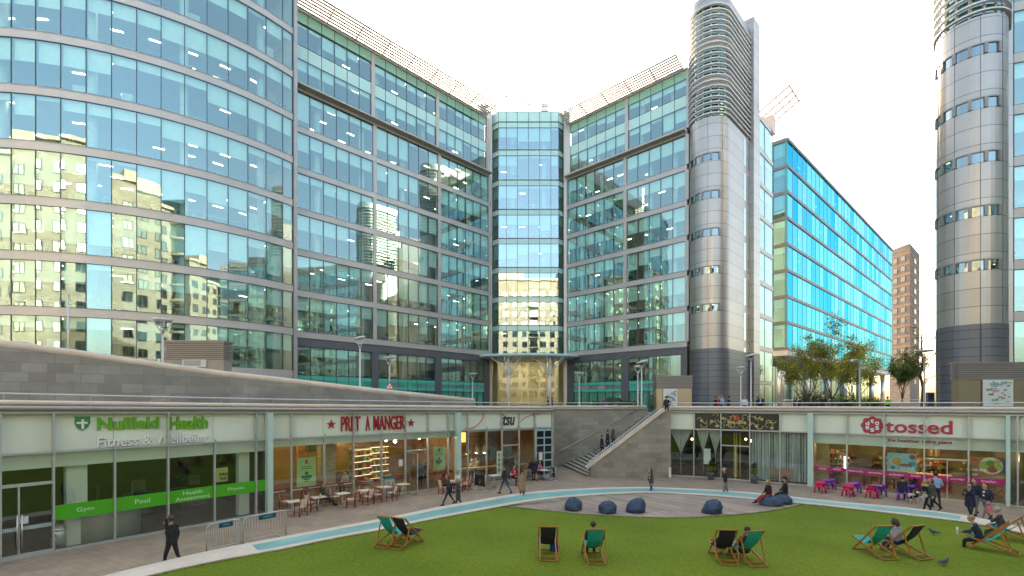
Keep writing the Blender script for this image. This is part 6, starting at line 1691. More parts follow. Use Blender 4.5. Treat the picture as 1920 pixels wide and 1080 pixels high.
ga = atan2(ITS[5].y - ITS[1].y, ITS[5].x - ITS[1].x)
for px, py, lab in ((927, 912, "white diner table in front of the menu panel"), (952, 909.5, "white diner table before the person in red and white"), (1020, 900.5, "white diner table nearest the stair")): put(WTP, gp(px, py), ga, lab)
for px, py, dg, lab in ((918, 917, -20, "grey wire chair with its back to the lawn behind the black banner"), (934, 915, 60, "grey wire chair next to the man in blue jeans"), (963, 909, 170, "grey wire chair under the person in red and white"), (986, 902, -80, "grey wire chair left of the standing woman"), (994, 901, -60, "grey wire chair under the seated woman in black"), (1011, 898, 180, "grey wire chair against the blue door"), (1028, 901, 80, "grey wire chair nearest the stair")): put(WCP, gp(px, py), ga + radians(dg), lab)
def banner(p, q, label, glyph):
    t = thing("barrier_banner", label, "barrier", p, 0, "black cafe barriers"); BL = mat("black_banner", (.015, .016, .022), .6, 0, .1, 2)
    for o in (p, q): mb = MB(); mb.tube([(o.x, o.y, 0), (o.x, o.y, .98)], .022, 8); mb.lathe([(.16, 0), (.16, .015), (.03, .04)], (o.x, o.y, 0), 14); mb.build("post", STEEL, t)
    mb = MB(); mb.seg(p, q, .015, .22, .92); f_ = mb.build("banner", BL, t); d = (q - p); d.z = 0; L = d.length; d.normalize(); nn = Vector((d.y, -d.x)); mb = MB()
    if glyph == "flame":
        c = p + d * (L * .5); pts = [(-.03, .72), (.06, .62), (.08, .50), (.03, .40), (-.06, .38), (-.10, .46), (-.03, .45), (.03, .52), (.02, .62)]; vv = []
        for o in (.010, .016):
            for x, z in pts: w = Vector((c.x, c.y)) + Vector((d.x, d.y)) * x + nn * o; vv.append((w.x, w.y, z))
        k = len(pts); mb.add(vv, [tuple(range(k)), tuple(reversed(range(k, 2 * k)))] + [(i, (i + 1) % k, k + (i + 1) % k, k + i) for i in range(k)]); mb.build("emblem", mat("amber_print", (.65, .33, .03), .5, 0, .1, 5), f_)
    else: text_on(mb, "itsu", p + d * (L * .25), p + d * (L * .75), .52, .68, .010, .006, .01); mb.build("lettering", LETTER_W, f_)
banner(gp(889.5, 915.5), gp(910, 919.5), "black banner between steel posts with an amber emblem", "flame")
banner(gp(873, 910.5), gp(889, 914), "plain black banner running back from the emblem banner to the diner", "none") if False else None
banner(gp(1031.5, 898.5), gp(1041, 901.5), "black banner with white lettering at the foot of the stair", "text")
# moulded salad-bar chairs and tables
PINK = mat("pink_plastic", (.56, .02, .10), .35, 0, .05, 3); PURP = mat("purple_plastic", (.22, .045, .40), .35, 0, .05, 3)
def tub_proto():
    t = local(thing("plastic_chair", "proto", "chair", (0, 0, 0), 0, "moulded plastic chairs outside the salad bar"))
    mb = MB(); n = 20; vv = []; fs = []
    for i in range(n):          # wrap-around back that falls away to the front
        a = radians(-215 + 250 * i / (n - 1)); h = .74 - .20 * (abs(i - (n - 1) / 2) / ((n - 1) / 2)) ** 2.2
        for r, z in ((.24, .40), (.27, .58), (.30, h), (.27, h - .005), (.235, .58), (.21, .44)): vv.append((r * cos(a), r * sin(a), z))
    for i in range(n - 1):
        for j in range(6): fs.append((i * 6 + j, i * 6 + (j + 1) % 6, (i + 1) * 6 + (j + 1) % 6, (i + 1) * 6 + j))
    fs += [tuple(range(6)), tuple(reversed(range((n - 1) * 6, n * 6)))]; mb.add(vv, fs, 0, True); mb.build("backrest", PINK, t)
    mb = MB(); mb.lathe([(.10, .36), (.24, .38), (.26, .42), (.24, .455), (.05, .44)], (0, 0, 0), 20); mb.build("seat", PINK, t)
    for sx in (-1, 1):
        for sy in (-1, 1): mb = MB(); mb.tube([(sx * .16, sy * .16, .42), (sx * .20, sy * .20, .25), (sx * .22, sy * .23, 0)], [.06, .055, .04], 8); mb.build("leg", PINK, t)
    return remember(t)
TUB = tub_proto(); SW = {"pink_plastic": PURP}; ta = atan2(TOS[4].y - TOS[1].y, TOS[4].x - TOS[1].x)
for px, py, pink, dg, lab in ((1538, 924, 1, 160, "pink moulded chair nearest the restaurant"), (1557, 917, 0, 30, "purple moulded chair nearest the restaurant, against the window"), (1590, 931, 1, 160, "pink moulded chair, middle one of the three pink ones"), (1604, 924, 0, 30, "purple moulded chair behind the middle pink one"), (1635, 934, 1, 160, "pink moulded chair nearest the dog"), (1650, 930, 0, 40, "purple moulded chair right of the last pink one"), (1692, 938, 0, 185, "purple moulded chair with the dog's owner sitting in it"), (1712, 930, 0, 20, "purple moulded chair under the long-haired woman by the window")):
    put(TUB, gp(px, py), ta + radians(dg), lab, None if pink else SW)
STP = table_proto("round_bistro_table", "proto", PURP, DARKGREY, .5, "small purple tables outside the salad bar")
for px, py, lab in ((1548, 922, "small purple table between the pair of chairs nearest the restaurant"), (1598, 929, "small purple table between the middle pink and purple chairs"), (1643, 934, "small purple table beside the last pink chair"), (1703, 935, "small purple table between the seated dog owner and the woman")): put(STP, gp(px, py), ta, lab)
# crowd barriers
def barrier(p, q, label):
    t = thing("crowd_barrier", label, "crowd barrier", p, 0, "steel crowd barriers"); GAL = mat("galvanised_tube", (.55, .55, .53), .4, .4, .05, 3); d = q - p; L = d.length; d.normalize(); mb = MB()
    P = lambda u, z: (p.x + d.x * u, p.y + d.y * u, z)
    mb.tube([P(0, .05), P(0, .92), P(.06, 1.04), P(.18, 1.09), P(L - .18, 1.09), P(L - .06, 1.04), P(L, .92), P(L, .05)], .024, 8); mb.tube([P(0, .18), P(L, .18)], .018, 6); mb.build("frame", GAL, t); mb = MB()
    k = 15
    for i in range(1, k): mb.tube([P(L * i / k, .18), P(L * i / k, 1.07)], .0085, 5)
    mb.build("bars", GAL, t)
    for u in (.22, L - .22): mb = MB(); nx = Vector((d.y, -d.x)); c = Vector(P(u, .03)); mb.bar(c - Vector((nx.x, nx.y, 0)) * .28, c + Vector((nx.x, nx.y, 0)) * .28, .04); mb.build("foot", GAL, t)
    nn = Vector((d.y, -d.x)); a = Vector((p.x, p.y)) + Vector((d.x, d.y)) * (L * .34); b = a + Vector((d.x, d.y)) * (L * .40); mb = MB(); mb.seg(a + nn * .03, b + nn * .03, .012, .88, 1.05); s_ = mb.build("sign_plate", mat("barrier_sign", (.012, .06, .10), .4, 0, .05, 3), t); mb = MB(); mb.seg(a.lerp(b, .25) + nn * .04, a.lerp(b, .78) + nn * .04, .004, .94, 1.0); mb.build("sign_strip", mat("sign_teal_print", (.02, .32, .30), .4, 0, .05, 3), s_)
barrier(gp(387, 1040), gp(452, 1025), "steel crowd barrier with a small sign, nearer the gym doors"); barrier(gp(456, 1023.5), gp(536, 1005), "steel crowd barrier with a small sign, nearer the cafe tables")
# steel litter bin inside the gym
p = inroom(NUF, 117, .55)[0]; p = Vector((p.x, p.y, .02)); t = thing("litter_bin", "round steel litter bin behind the gym window", "litter bin", p); mb = MB(); mb.lathe([(.20, 0), (.22, .02), (.22, .62), (.19, .66)], p, 18); mb.build("body", STEEL, t); mb = MB(); mb.lathe([(.23, .66), (.23, .70), (.16, .82), (.03, .86)], p, 18); mb.build("lid", STEEL, t); mb = MB(); mb.box((p.x, p.y - .2, .54), (.2, .06, .1)); mb.build("flap", LETTER_K, t)
# planters
def planter(px, py, label, seed):
    p = gp(px, py); t = thing("planter", label, "planter", p, 0, "clipped shrubs by the restaurant door"); rg = random.Random(seed); mb = MB(); mb.lathe([(.19, 0), (.26, .45), (.28, .47), (.28, .52), (.22, .50)], p, 20); mb.build("pot", mat("pot_grey", (.16, .17, .19), .5, .1, .1, 3), t)
    mb = MB(); leaf_cloud(mb, (p.x, p.y, .82), .36, 420, .045, rg, (1, 1, 2), sc=(1, 1, .75)); leaf_cloud(mb, (p.x, p.y, 1.20), .25, 320, .04, rg, (0,), sc=(.9, .9, 1.2)); mb.build("shrub", [LEAF_D, LEAF_G, LEAF_Y], t, recalc=False); mb = MB(); mb.tube([(p.x, p.y, .4), (p.x, p.y, 1.2)], .03, 6); mb.build("stem", BARK, t)
planter(1333, 899.5, "clipped shrub in a grey pot left of the restaurant door", 3); planter(1414, 906.5, "clipped shrub in a grey pot right of the restaurant door", 4)
p = gp(1256, 895); mb = MB(); mb.box((p.x, p.y, .35), (.16, .12, .7)); mb.box((p.x, p.y, .72), (.18, .14, .04)); o = mb.build("power_box", WHITEMET); tag(o, "small white power box at the restaurant's left corner", "power box")
# pigeons on the grass
PIG = mat("pigeon_grey", (.06, .065, .08), .6, 0, .3, 12)
def pigeon(px, py, deg, label):
    p = gp(px, py, LAWN_Z); t = local(thing("pigeon", label, "pigeon", (0, 0, 0), 0, "pigeons on the lawn")); mb = MB()
    mb.tube([(0, -.20, .10), (0, -.12, .115), (0, -.03, .13), (0, .06, .14), (0, .10, .17), (0, .125, .205), (0, .14, .22), (0, .165, .218), (0, .185, .21)], [.012, .035, .06, .066, .05, .03, .027, .018, .004], 10)
    for s in (-1, 1): mb.tube([(s * .025, 0, .09), (s * .025, .01, .0)], .006, 5); mb.tube([(s * .025, .01, .004), (s * .025, .05, .004)], .006, 5)
    mb.build("body", PIG, t)
    for s in (-1, 1): mb = MB(); mb.add([(s * .062, .05, .15), (s * .055, -.05, .17), (s * .02, -.22, .11), (s * .066, -.06, .10)], [(0, 1, 2, 3)]); mb.build("wing", PIG, t, recalc=False)
    t.location = p; t.rotation_euler = (0, 0, radians(deg))
pigeon(1751, 1003, 60, "grey pigeon standing on the lawn between two groups of deckchairs"); pigeon(1770, 1060, -80, "grey pigeon on the lawn near the bottom edge")
# ------------------------------------------------------------------ people
SKINS = {'l': mat("skin_light", (.50, .29, .20), .6, 0, .06, 6), 'm': mat("skin_tan", (.34, .19, .11), .6, 0, .06, 6)}
def cloth(name, c): return mat("cloth_" + name, c, .85, 0, .14, 7, .08)
CL = {k: cloth(k, v) for k, v in dict(black=(.012, .012, .014), navy=(.018, .022, .045), charcoal=(.045, .047, .05), grey=(.16, .16, .16), palegrey=(.42, .42, .42), white=(.68, .69, .70), denim=(.04, .085, .17), darkdenim=(.02, .025, .05), tan=(.30, .20, .105), olive=(.10, .085, .05), brown=(.09, .055, .035), red=(.38, .02, .035), pink=(.55, .14, .16), skyblue=(.30, .42, .62), green=(.05, .07, .045), hivis=(.42, .72, .03), beige=(.46, .36, .24), purple=(.13, .06, .16), plum=(.05, .03, .05), blue=(.03, .06, .26)).items()}
HAIR = {k: mat("hair_" + k, v, .6, 0, .2, 10) for k, v in dict(black=(.012, .010, .009), brown=(.055, .03, .016), fair=(.33, .21, .09), ginger=(.20, .06, .025), grey=(.30, .29, .27), white=(.62, .60, .57)).items()}
EYE_M = mat("eye_dark", (.02, .015, .012), .3, 0, 0, 1)
def ik(S, T, a, b, pole):
    S, T = Vector(S), Vector(T); d = T - S; L = min(max(d.length, .02), (a + b) * .999); dn = d.normalized(); T = S + dn * L
    x = (a * a - b * b + L * L) / (2 * L); h = sqrt(max(0, a * a - x * x)); pl = Vector(pole); pl = pl - dn * pl.dot(dn)
    pl = pl.normalized() if pl.length > 1e-5 else dn.orthogonal().normalized()
    return S + dn * x + pl * h, T
def seg_dist(P, a, b, ra, rb):
    a = np.array(a); b = np.array(b); d = b - a; L2 = max(d.dot(d), 1e-9); t = np.clip(((P - a) @ d) / L2, 0, 1); q = a + t[:, None] * d
    return np.linalg.norm(P - q, axis=1) - (ra + (rb - ra) * t)
BODY_N = [0]
def person(p, deg, label, h=1.74, legs=((18, 4), (-16, 18)), abd=.06, lean=3.0, hands=None, top='navy', bottom='black', shoes='black', skin='l', hair='brown', hairlen=0, coat=None, skirt=None, sit=None, head_yaw=0.0, head_pitch=0.0, bare_legs=None, sleeves='long', woman=False, group=None, fat=1.0, voxel=.024, collar=None):
    """one person: a single continuous body grown from a posed skeleton; hair is a child. deg 0 = facing away, 90 = facing left"""
    k = h / 1.75; hip = sit if sit is not None else .93 * k
    H0 = Vector((0, 0, hip)); la = radians(lean)
    def T(x, y, z): # torso frame
        return Vector((x * k, (y * cos(la) + z * sin(la)) * k, hip + (z * cos(la) - y * sin(la)) * k))
    sw = .165 if woman else .19
    bones = []     # (a, b, ra, rb, label)
    def bn(a, b, ra, rb, l): bones.append((Vector(a), Vector(b), ra * k * fat, rb * k * fat, l))
    wz = .085 if woman else .10
    bn(T(-.085, 0, .0), T(.085, 0, .0), .115, .115, 'bottom')
    bn(T(-.07, 0, .14), T(.07, 0, .14), wz + .008, wz + .008, 'top')
    bn(T(-.07, 0, .03), T(-.09, 0, .30), .105, .108, 'top'); bn(T(.07, 0, .03), T(.09, 0, .30), .105, .108, 'top')
    bn(T(-.09, .015, .32), T(.09, .015, .32), .115, .115, 'top')
    if woman: bn(T(-.07, .07, .33), T(.07, .07, .33), .065, .065, 'top')
    bn(T(-sw + .03, -.01, .465), T(sw - .03, -.01, .465), .065, .065, 'top'); bn(T(0, 0, .36), T(0, -.005, .49), .10, .07, 'top')
    bn(T(0, 0, .47), T(0, .015, .60), .055, .052, 'skin')
    HC = T(0, .03, .70)
    Rh = Matrix.Rotation(radians(head_yaw), 3, 'Z') @ Matrix.Rotation(radians(-head_pitch), 3, 'X')
    def hd(x, y, z): return HC + (Rh @ Vector((x, y, z))) * k
    bn(hd(0, -.018, .02), hd(0, .012, .025), .092, .090, 'skin'); bn(hd(0, .028, -.06), hd(0, .03, -.04), .062, .070, 'skin'); bn(hd(0, .092, .0), hd(0, .108, -.022), .012, .016, 'skin')
    for s in (-1, 1): bn(hd(s * .090, -.005, .015), hd(s * .092, -.008, -.015), .018, .014, 'skin')
    bn(hd(-.022, .083, -.058), hd(.022, .083, -.058), .011, .011, 'skin')
    foots = []
    def dirv(pitch, side, ab): a = radians(pitch); return Vector((side * ab, sin(a), -cos(a))).normalized()
    for i, side in ((0, -1), (1, 1)):
        th, kn = legs[i]; hj = T(side * .09, 0, -.01); hj = Vector((side * .09 * k, 0, hip - .01))
        kj = hj + dirv(th, side, abd) * (.435 * k); aj = kj + dirv(th - kn, side, abd * .3) * (.42 * k)
        lb = 'bottom'; l2 = 'leg' if bare_legs else 'bottom'
        bn(hj, kj, .088, .062, lb if not (bare_legs and skirt) else 'leg'); bn(kj, aj + Vector((0, 0, .03)), .058, .042, l2)
        fp = radians(th - kn) if sit is None and th - kn < -12 else 0; fd = Vector((side * .1, cos(fp), sin(fp) * .9)).normalized()
        bn(aj - Vector((0, 0, .005)), aj - fd * .05 * k - Vector((0, 0, .045 * k)), .045, .042, 'shoe'); bn(aj - fd * .05 * k - Vector((0, 0, .045 * k)), aj + fd * .15 * k - Vector((0, 0, .055 * k)), .042, .034, 'shoe'); foots.append(aj.z - .092 * k)
    hands = hands or ((-.25, .12, -.05), (.25, -.08, -.05)); hinfo = []
    for i, side in ((0, -1), (1, 1)):
        S = T(side * sw, -.01, .46); tg = hands[i]; tgt = T(*tg) if len(tg) == 3 else Vector(tg[:3]) * k
        pole = Vector((side * .6, -.8, -.35)); E_, W = ik(S, tgt, .285 * k, .25 * k, pole)
        bn(S, E_, .058, .046, 'top'); sl = 'top' if sleeves == 'long' else 'skin'
        bn(E_, W, .045, .032, sl); hinfo.append((E_, W, side))
    if coat: bn(T(-.06, 0, .02), T(.06, 0, .02), .135, .135, 'top'); bn(T(-.07, 0, .02), Vector((-.085 * k, .0, hip - coat * k)), .13, .135, 'top'); bn(T(.07, 0, .02), Vector((.085 * k, .0, hip - coat * k)), .13, .135, 'top')
    if skirt: bn(T(-.06, 0, .0), Vector((-.08 * k, 0, hip - .30 * k)), .13, .145, 'skirt'); bn(T(.06, 0, .0), Vector((.08 * k, 0, hip - .30 * k)), .13, .145, 'skirt')
    mb = MB()
    for a, b, ra, rb, l in bones:
        d = b - a; L = d.length; dn = d / L if L > 1e-6 else Vector((0, 0, 1)); n = 3
        pts = []; rs = []
        for t in (-.96, -.7, -.35): pts.append(a + dn * (ra * t)); rs.append(ra * sqrt(1 - t * t))
        for t in (0, 1): pts.append(a + d * t); rs.append(ra + (rb - ra) * t)
        for t in (.35, .7, .96): pts.append(b + dn * (rb * t)); rs.append(rb * sqrt(1 - t * t))
        mb.tube(pts, rs, 9)
    me = bpy.data.meshes.new("person_body"); me.from_pydata([tuple(v) for v in mb.v], [], mb.f); o = bpy.data.objects.new("tmp", me); COL.objects.link(o)
    rm = o.modifiers.new("r", 'REMESH'); rm.mode = 'VOXEL'; rm.voxel_size = voxel; rm.use_smooth_shade = True
    sm = o.modifiers.new("s", 'SMOOTH'); sm.factor = .5; sm.iterations = 2
    dg = bpy.context.evaluated_depsgraph_get(); me2 = bpy.data.meshes.new_from_object(o.evaluated_get(dg)); bpy.data.objects.remove(o)
    P = np.array([tuple(v.co) for v in me2.vertices]); fs = [tuple(q.vertices) for q in me2.polygons]
    lab = ['skin', 'top', 'bottom', 'shoe', 'leg', 'skirt']; D = {l: np.full(len(P), 9.0) for l in lab}
    for a, b, ra, rb, l in bones: D[l] = np.minimum(D[l], seg_dist(P, a, b, ra, rb))
    idx = np.argmin(np.stack([D[l] for l in lab]), 0); out = MB()
    fi = [int(np.bincount(idx[list(q)], minlength=6).argmax()) for q in fs]
    out.v = [tuple(v) for v in P]; out.f = [list(q) for q in fs]; out.m = fi; out.s = [True] * len(fs)
    for E_, W, side in hinfo:     # hands: palm, four curled fingers, thumb from the side of the palm
        d = (W - E_).normalized(); s = d.cross(Vector((0, 1, .2))); s = (s.normalized() if s.length > .1 else Vector((1, 0, 0))); u = s.cross(d)
        pc = W + d * .045 * k; out.tube([W - d * .02 * k, W + d * .02 * k, pc + d * .03 * k, pc + d * .045 * k], [.026 * k, .036 * k, .038 * k, .024 * k], 8, 0)
        for j, L in enumerate((.068, .078, .073, .055)):
            b0 = pc + d * .035 * k + s * ((j - 1.5) * .019 * k); b1 = b0 + (d * .9 + u * .35) * (L * .5 * k); b2 = b1 + (d * .55 + u * .8) * (L * .5 * k); out.tube([b0, b1, b2], [.0095 * k, .009 * k, .007 * k], 5, 0)
        b0 = pc - d * .02 * k - s * side * .03 * k; b1 = b0 + (d * .6 - s * side * .7 + u * .2).normalized() * .035 * k; out.tube([b0, b1, b1 + (d * .9 + u * .3).normalized() * .03 * k], [.012 * k, .011 * k, .008 * k], 5, 0)
    base = min(foots) if sit is None else 0.0
    rz = radians(deg); M = Matrix.Translation(Vector(p) - Vector((0, 0, base))) @ Matrix.Rotation(rz, 4, 'Z')
    t = thing("person", label, "person", p, 0, group)
    xf = lambda m: [tuple(M @ Vector(v)) for v in m]
    out.v = xf(out.v)
    sk = SKINS[skin]; mats = [sk, CL[top], CL[bottom], CL[shoes] if shoes in CL else CL['black'], CL[bare_legs] if bare_legs in CL else sk, CL[skirt] if skirt in CL else CL['black']]
    out.build("body", mats, t, recalc=False)
    if hair:
        hm = MB(); hm.ball(hd(0, -.024, .036), .101 * k, 12, 0, (1.0, 1.0, .98))
        if hairlen: hm.tube([hd(0, -.05, .05), hd(0, -.085, -.03), hd(0, -.09, -.10 - hairlen * .4), hd(0, -.075, -.12 - hairlen)], [.09 * k, .085 * k, .075 * k, .03 * k], 10)
        if hairlen:
            for s in (-1, 1): hm.tube([hd(s * .07, -.01, .04), hd(s * .088, -.005, -.05), hd(s * .08, .0, -.10 - hairlen * .6)], [.05 * k, .04 * k, .02 * k], 8)
        hm.v = xf(hm.v); hm.build("hair", HAIR[hair], t, recalc=False)
    for s in (-1, 1):
        em = MB(); em.ball(hd(s * .033, .087, .008), .011 * k, 6); em.v = xf(em.v); em.build("eye", EYE_M, t, recalc=False)
    if collar:
        cm = MB(); cm.bar(T(0, .118, .22), T(0, .085, .46), .07 * k, .03 * k); cm.v = xf(cm.v); cm.build("shirt_front", CL[collar], t, recalc=False)
    return t, M, T, hd, k
SIT = ((85, 86), (82, 80)); LAP = ((-.10, .30, .08), (.10, .30, .08)); DOWN = ((-.25, .05, -.07), (.25, .02, -.07)); STAND = ((3, 3), (-3, 2))
PHONE = ((-.07, .15, .64), (.25, .04, -.06)); PHONE_R = ((-.25, .04, -.06), (.09, .12, .66)); EAT = ((-.07, .22, .46), (.10, .26, .30))
def held(name, label, cat, mats, mbs, M, parts):
    """a carried thing, in the person's frame"""
    t = thing(name, label, cat, M.translation)
    for m, nm, mt in zip(mbs, parts, mats): m.v = [tuple(M @ Vector(v)) for v in m.v]; m.build(nm, mt, t)
    return t
def bag(name, label, cat, M, c, s, m, strap=None):
    a = MB(); prof = [(.5, 0), (.55, .1), (.52, .6), (.40, .95), (.2, 1.0)]; a.lathe([(r * s[0], z * s[2]) for r, z in prof], c, 14, 0, True, 1.0, s[1] / s[0]); b = MB(); st = strap or [(c[0] - s[0] * .3, c[1], c[2] + s[2] * .9), (c[0], c[1], c[2] + s[2] * 1.35), (c[0] + s[0] * .3, c[1], c[2] + s[2] * .9)]; b.tube(st, .012, 6)
    held(name, label, cat, [m, m], [a, b], M, ["bag_body", "strap"])
H = head_at
# walking and standing in the court
person(H(322, 967, 1.80), 84, "man in a black suit walking left with a hand at his face, nearest the gym", 1.80, ((16, 10), (-12, 14)), hands=PHONE, top='black', bottom='black', hair='brown', lean=2)
_, M, *_ = person(H(841, 887, 1.72), 118, "red-haired woman in a grey jacket and dark jeans striding left", 1.72, ((28, 4), (-22, 10)), hands=((-.2, .2, .14), (.26, -.10, .02)), top='charcoal', bottom='darkdenim', hair='ginger', hairlen=.16, woman=True)
person(H(859, 897, 1.58), 105, "fair-haired woman in a dark knee-length coat beside the striding redhead", 1.58, ((14, 4), (-12, 12)), top='charcoal', bottom='charcoal', hair='fair', hairlen=.14, coat=.32, woman=True, hands=((-.16, .2, .18), (.25, -.05, .05)))
_, M, *_ = person(H(947, 871, 1.78), 60, "man in blue jeans with a backpack walking past the diner tables", 1.78, ((22, 4), (-18, 14)), top='plum', bottom='denim', shoes='navy', hair='brown')
bag("backpack", "dark backpack worn by the man in blue jeans", "backpack", M, (0, -.20, 1.02), (.34, .22, .46), CL['charcoal'])
person(H(979, 881, 1.76), -20, "person in a tan coat with a hand to the ear, back to the lawn", 1.76, ((8, 4), (-10, 8)), hands=PHONE_R, top='tan', bottom='plum', hair='brown', coat=.30)
person(H(1003, 857, 1.70), 165, "woman with bare tan legs in a navy jacket standing at the diner table", 1.70, ((6, 3), (-8, 8)), top='navy', bottom='navy', hair='brown', hairlen=.1, skirt='navy', bare_legs='beige', woman=True, coat=.12)
person(H(944, 852, 1.76), 10, "person in black standing in the diner doorway, left of two", 1.76, STAND, top='black', bottom='black', hair='black', hands=DOWN)
person(H(957, 852, 1.78), -10, "person in black standing in the diner doorway, right of two", 1.78, STAND, top='black', bottom='black', hair='black', hands=DOWN)
_, M, *_ = person(H(1221, 878.5, 1.68), 110, "long-haired woman in a grey jacket walking before the stair wall", 1.68, ((16, 4), (-14, 12)), top='brown', bottom='denim', hair='brown', hairlen=.18, woman=True, collar='white')
bag("shoulder_bag", "dark shoulder bag of the woman before the stair wall", "shoulder bag", M, (.26, -.06, .92), (.28, .12, .26), CL['charcoal'], [(.24, -.06, 1.12), (.16, -.04, 1.42), (.1, .08, 1.30)])
person(H(1360, 877, 1.78), 75, "bald man in a black jacket and grey trousers outside the restaurant", 1.78, ((12, 3), (-12, 10)), top='black', bottom='grey', hair=None, hands=DOWN)
person(H(787, 866, 1.72), 5, "woman in a navy dress entering the cafe door", 1.72, ((10, 4), (-10, 10)), top='navy', bottom='navy', hair='black', hairlen=.05, coat=.30, woman=True)
person(H(798, 864, 1.76), -5, "person in a dark coat with pale hair just inside the cafe door", 1.76, ((4, 3), (-6, 6)), top='charcoal', bottom='charcoal', hair='fair', coat=.25)
# by the salad bar
_, M, *_ = person(H(1737, 897, 1.70), 100, "blonde woman with a fur collar and grey skirt striding left past the salad bar", 1.70, ((26, 6), (-20, 14)), top='black', bottom='black', hair='fair', hairlen=.20, skirt='palegrey', bare_legs='black', woman=True, hands=((-.18, .24, .18), (.24, -.1, .05)))
f_ = MB(); f_.lathe([(.10, -.08), (.20, -.04), (.21, .04), (.10, .08)], (0, 0, 1.40), 14); held("fur_stole", "pale fur stole on the blonde woman's shoulders", "stole", [CL['beige']], [f_], M, ["fur"])
_, M, *_ = person(H(1747, 897, 1.74), 85, "person in a dark green coat behind the blonde woman, stepping forward", 1.74, ((14, 4), (-30, 16)), top='green', bottom='black', hair='ginger', hairlen=.06, coat=.12)
bag("handbag", "beige handbag carried behind the blonde woman", "handbag", M, (.27, -.15, .78), (.34, .16, .26), CL['beige'])
person(H(1755, 887, 1.82), -15, "man in a light blue shirt and dark trousers facing the salad bar", 1.82, ((4, 2), (-5, 4)), top='skyblue', bottom='darkdenim', hair='black', hands=((-.2, .2, .12), (.2, .2, .12)))
person(H(1819, 905, 1.70), 115, "woman in a navy coat eating as she walks past the salad bar door", 1.70, ((16, 4), (-16, 12)), top='navy', bottom='navy', hair='black', coat=.28, hands=EAT, woman=True, head_pitch=12)
person(H(1829, 898, 1.80), 100, "man in a navy jacket just behind the eating woman", 1.80, ((12, 4), (-14, 10)), top='navy', bottom='grey', hair='brown', hands=DOWN)
_, M, *_ = person(H(1849, 904, 1.80), 95, "man in a dark suit and open shirt carrying a red and white bag", 1.80, ((24, 4), (-18, 12)), top='navy', bottom='grey', hair='brown', collar='white', hands=((-.24, .12, .0), (.26, -.1, .02)))
bag("carrier_bag", "red and white carrier bag in the suited man's hand", "carrier bag", M, (-.24, .14, .42), (.30, .14, .34), CL['pink'])
# on the stair
for px, hy, h, lab, tp, bt, hr in ((1128, 807, 1.64, "child-sized walker in a navy coat, lowest of the three on the stair", 'navy', 'black', 'brown'), (1139, 797, 1.74, "man in a navy coat in the middle of the three on the stair", 'navy', 'black', 'black'), (1149, 795, 1.78, "walker in a tan coat, highest of the three on the stair", 'olive', 'black', 'fair')):
    y = 39.4; x = (px - 960) / F * y; z = STEP_AT(x + .1); z = math.floor(z / rise + 1) * rise
    person((x, y, z), -80, lab, h, ((30, 34), (-8, 8)), top=tp, bottom=bt, hair=hr, coat=.22, group="people on the stair")
# seated outside the cafe and diner
def seated(px, py, deg, label, hipz=.56, z=0.0, legs=SIT, **kw): return person(gp(px, py, z) if not isinstance(px, Vector) else px, deg, label, sit=hipz, legs=legs, **kw)
fad = math.degrees(fa)
seated(603, 950, fad - 100, "man in a dark grey jumper sitting at a cafe table with legs stretched out", .53, top='charcoal', bottom='navy', hair='brown', legs=((70, 25), (66, 20)), hands=((-.06, .16, .50), (.12, .32, .16)), head_yaw=-40)
o = thing("cafe_bench", "dark stool under the man in the grey jumper", "stool", gp(603, 950)); mb = MB(); q = gp(603, 950); mb.box((q.x, q.y, .40), (.42, .42, .05), fa); mb.build("seat", RED, o)
for sx in (-1, 1):
    for sy in (-1, 1): mb = MB(); mb.tube([(q.x + sx * .17, q.y + sy * .17, 0), (q.x + sx * .17, q.y + sy * .17, .38)], .015, 6); mb.build("leg", RED, o)
mb = MB(); q = gp(597, 959); mb.lathe([(.035, 0), (.045, .16), (.03, .17)], (q.x + .1, q.y, .752), 10); tag(mb.build("drink_cup", mat("lime_cup", (.45, .55, .05), .4, 0, .05, 5)), "lime yellow drink cup on the seated man's table", "cup")
seated(831, 926, fad - 90, "brunette in a brown top sitting at the right-hand cafe table", .55, top='brown', bottom='plum', hair='brown', hairlen=.12, woman=True, hands=LAP, h=1.68)
seated(859, 922.5, fad + 90, "customer in a white shirt sitting at the right-hand cafe table", .55, top='white', bottom='navy', hair='fair', hands=LAP, h=1.72)
seated(963, 909, fad + 175, "person in a red and white top sitting at the diner table, facing the lawn", .55, top='red', bottom='black', hair='brown', collar='white', hands=LAP, h=1.70)
seated(994, 901, ga * 57 - 70, "woman in black sitting at the diner beside the window", .55, top='black', bottom='black', hair='black', hairlen=.1, hands=LAP, woman=True, h=1.68)
seated(1011, 898, ga * 57 + 180, "person in a pink top sitting against the blue door", .55, top='pink', bottom='charcoal', hair='brown', hairlen=.08, hands=LAP, woman=True, h=1.66)
tad = math.degrees(ta)
seated(1692, 938, tad + 10, "dog owner in a navy coat on the purple chair, back to the lawn", .54, top='navy', bottom='black', hair='black', hands=LAP)
seated(1712, 930, tad + 160, "long-haired woman in black sitting by the salad bar window", .54, top='black', bottom='black', hair='brown', hairlen=.2, hands=EAT, woman=True, h=1.66)
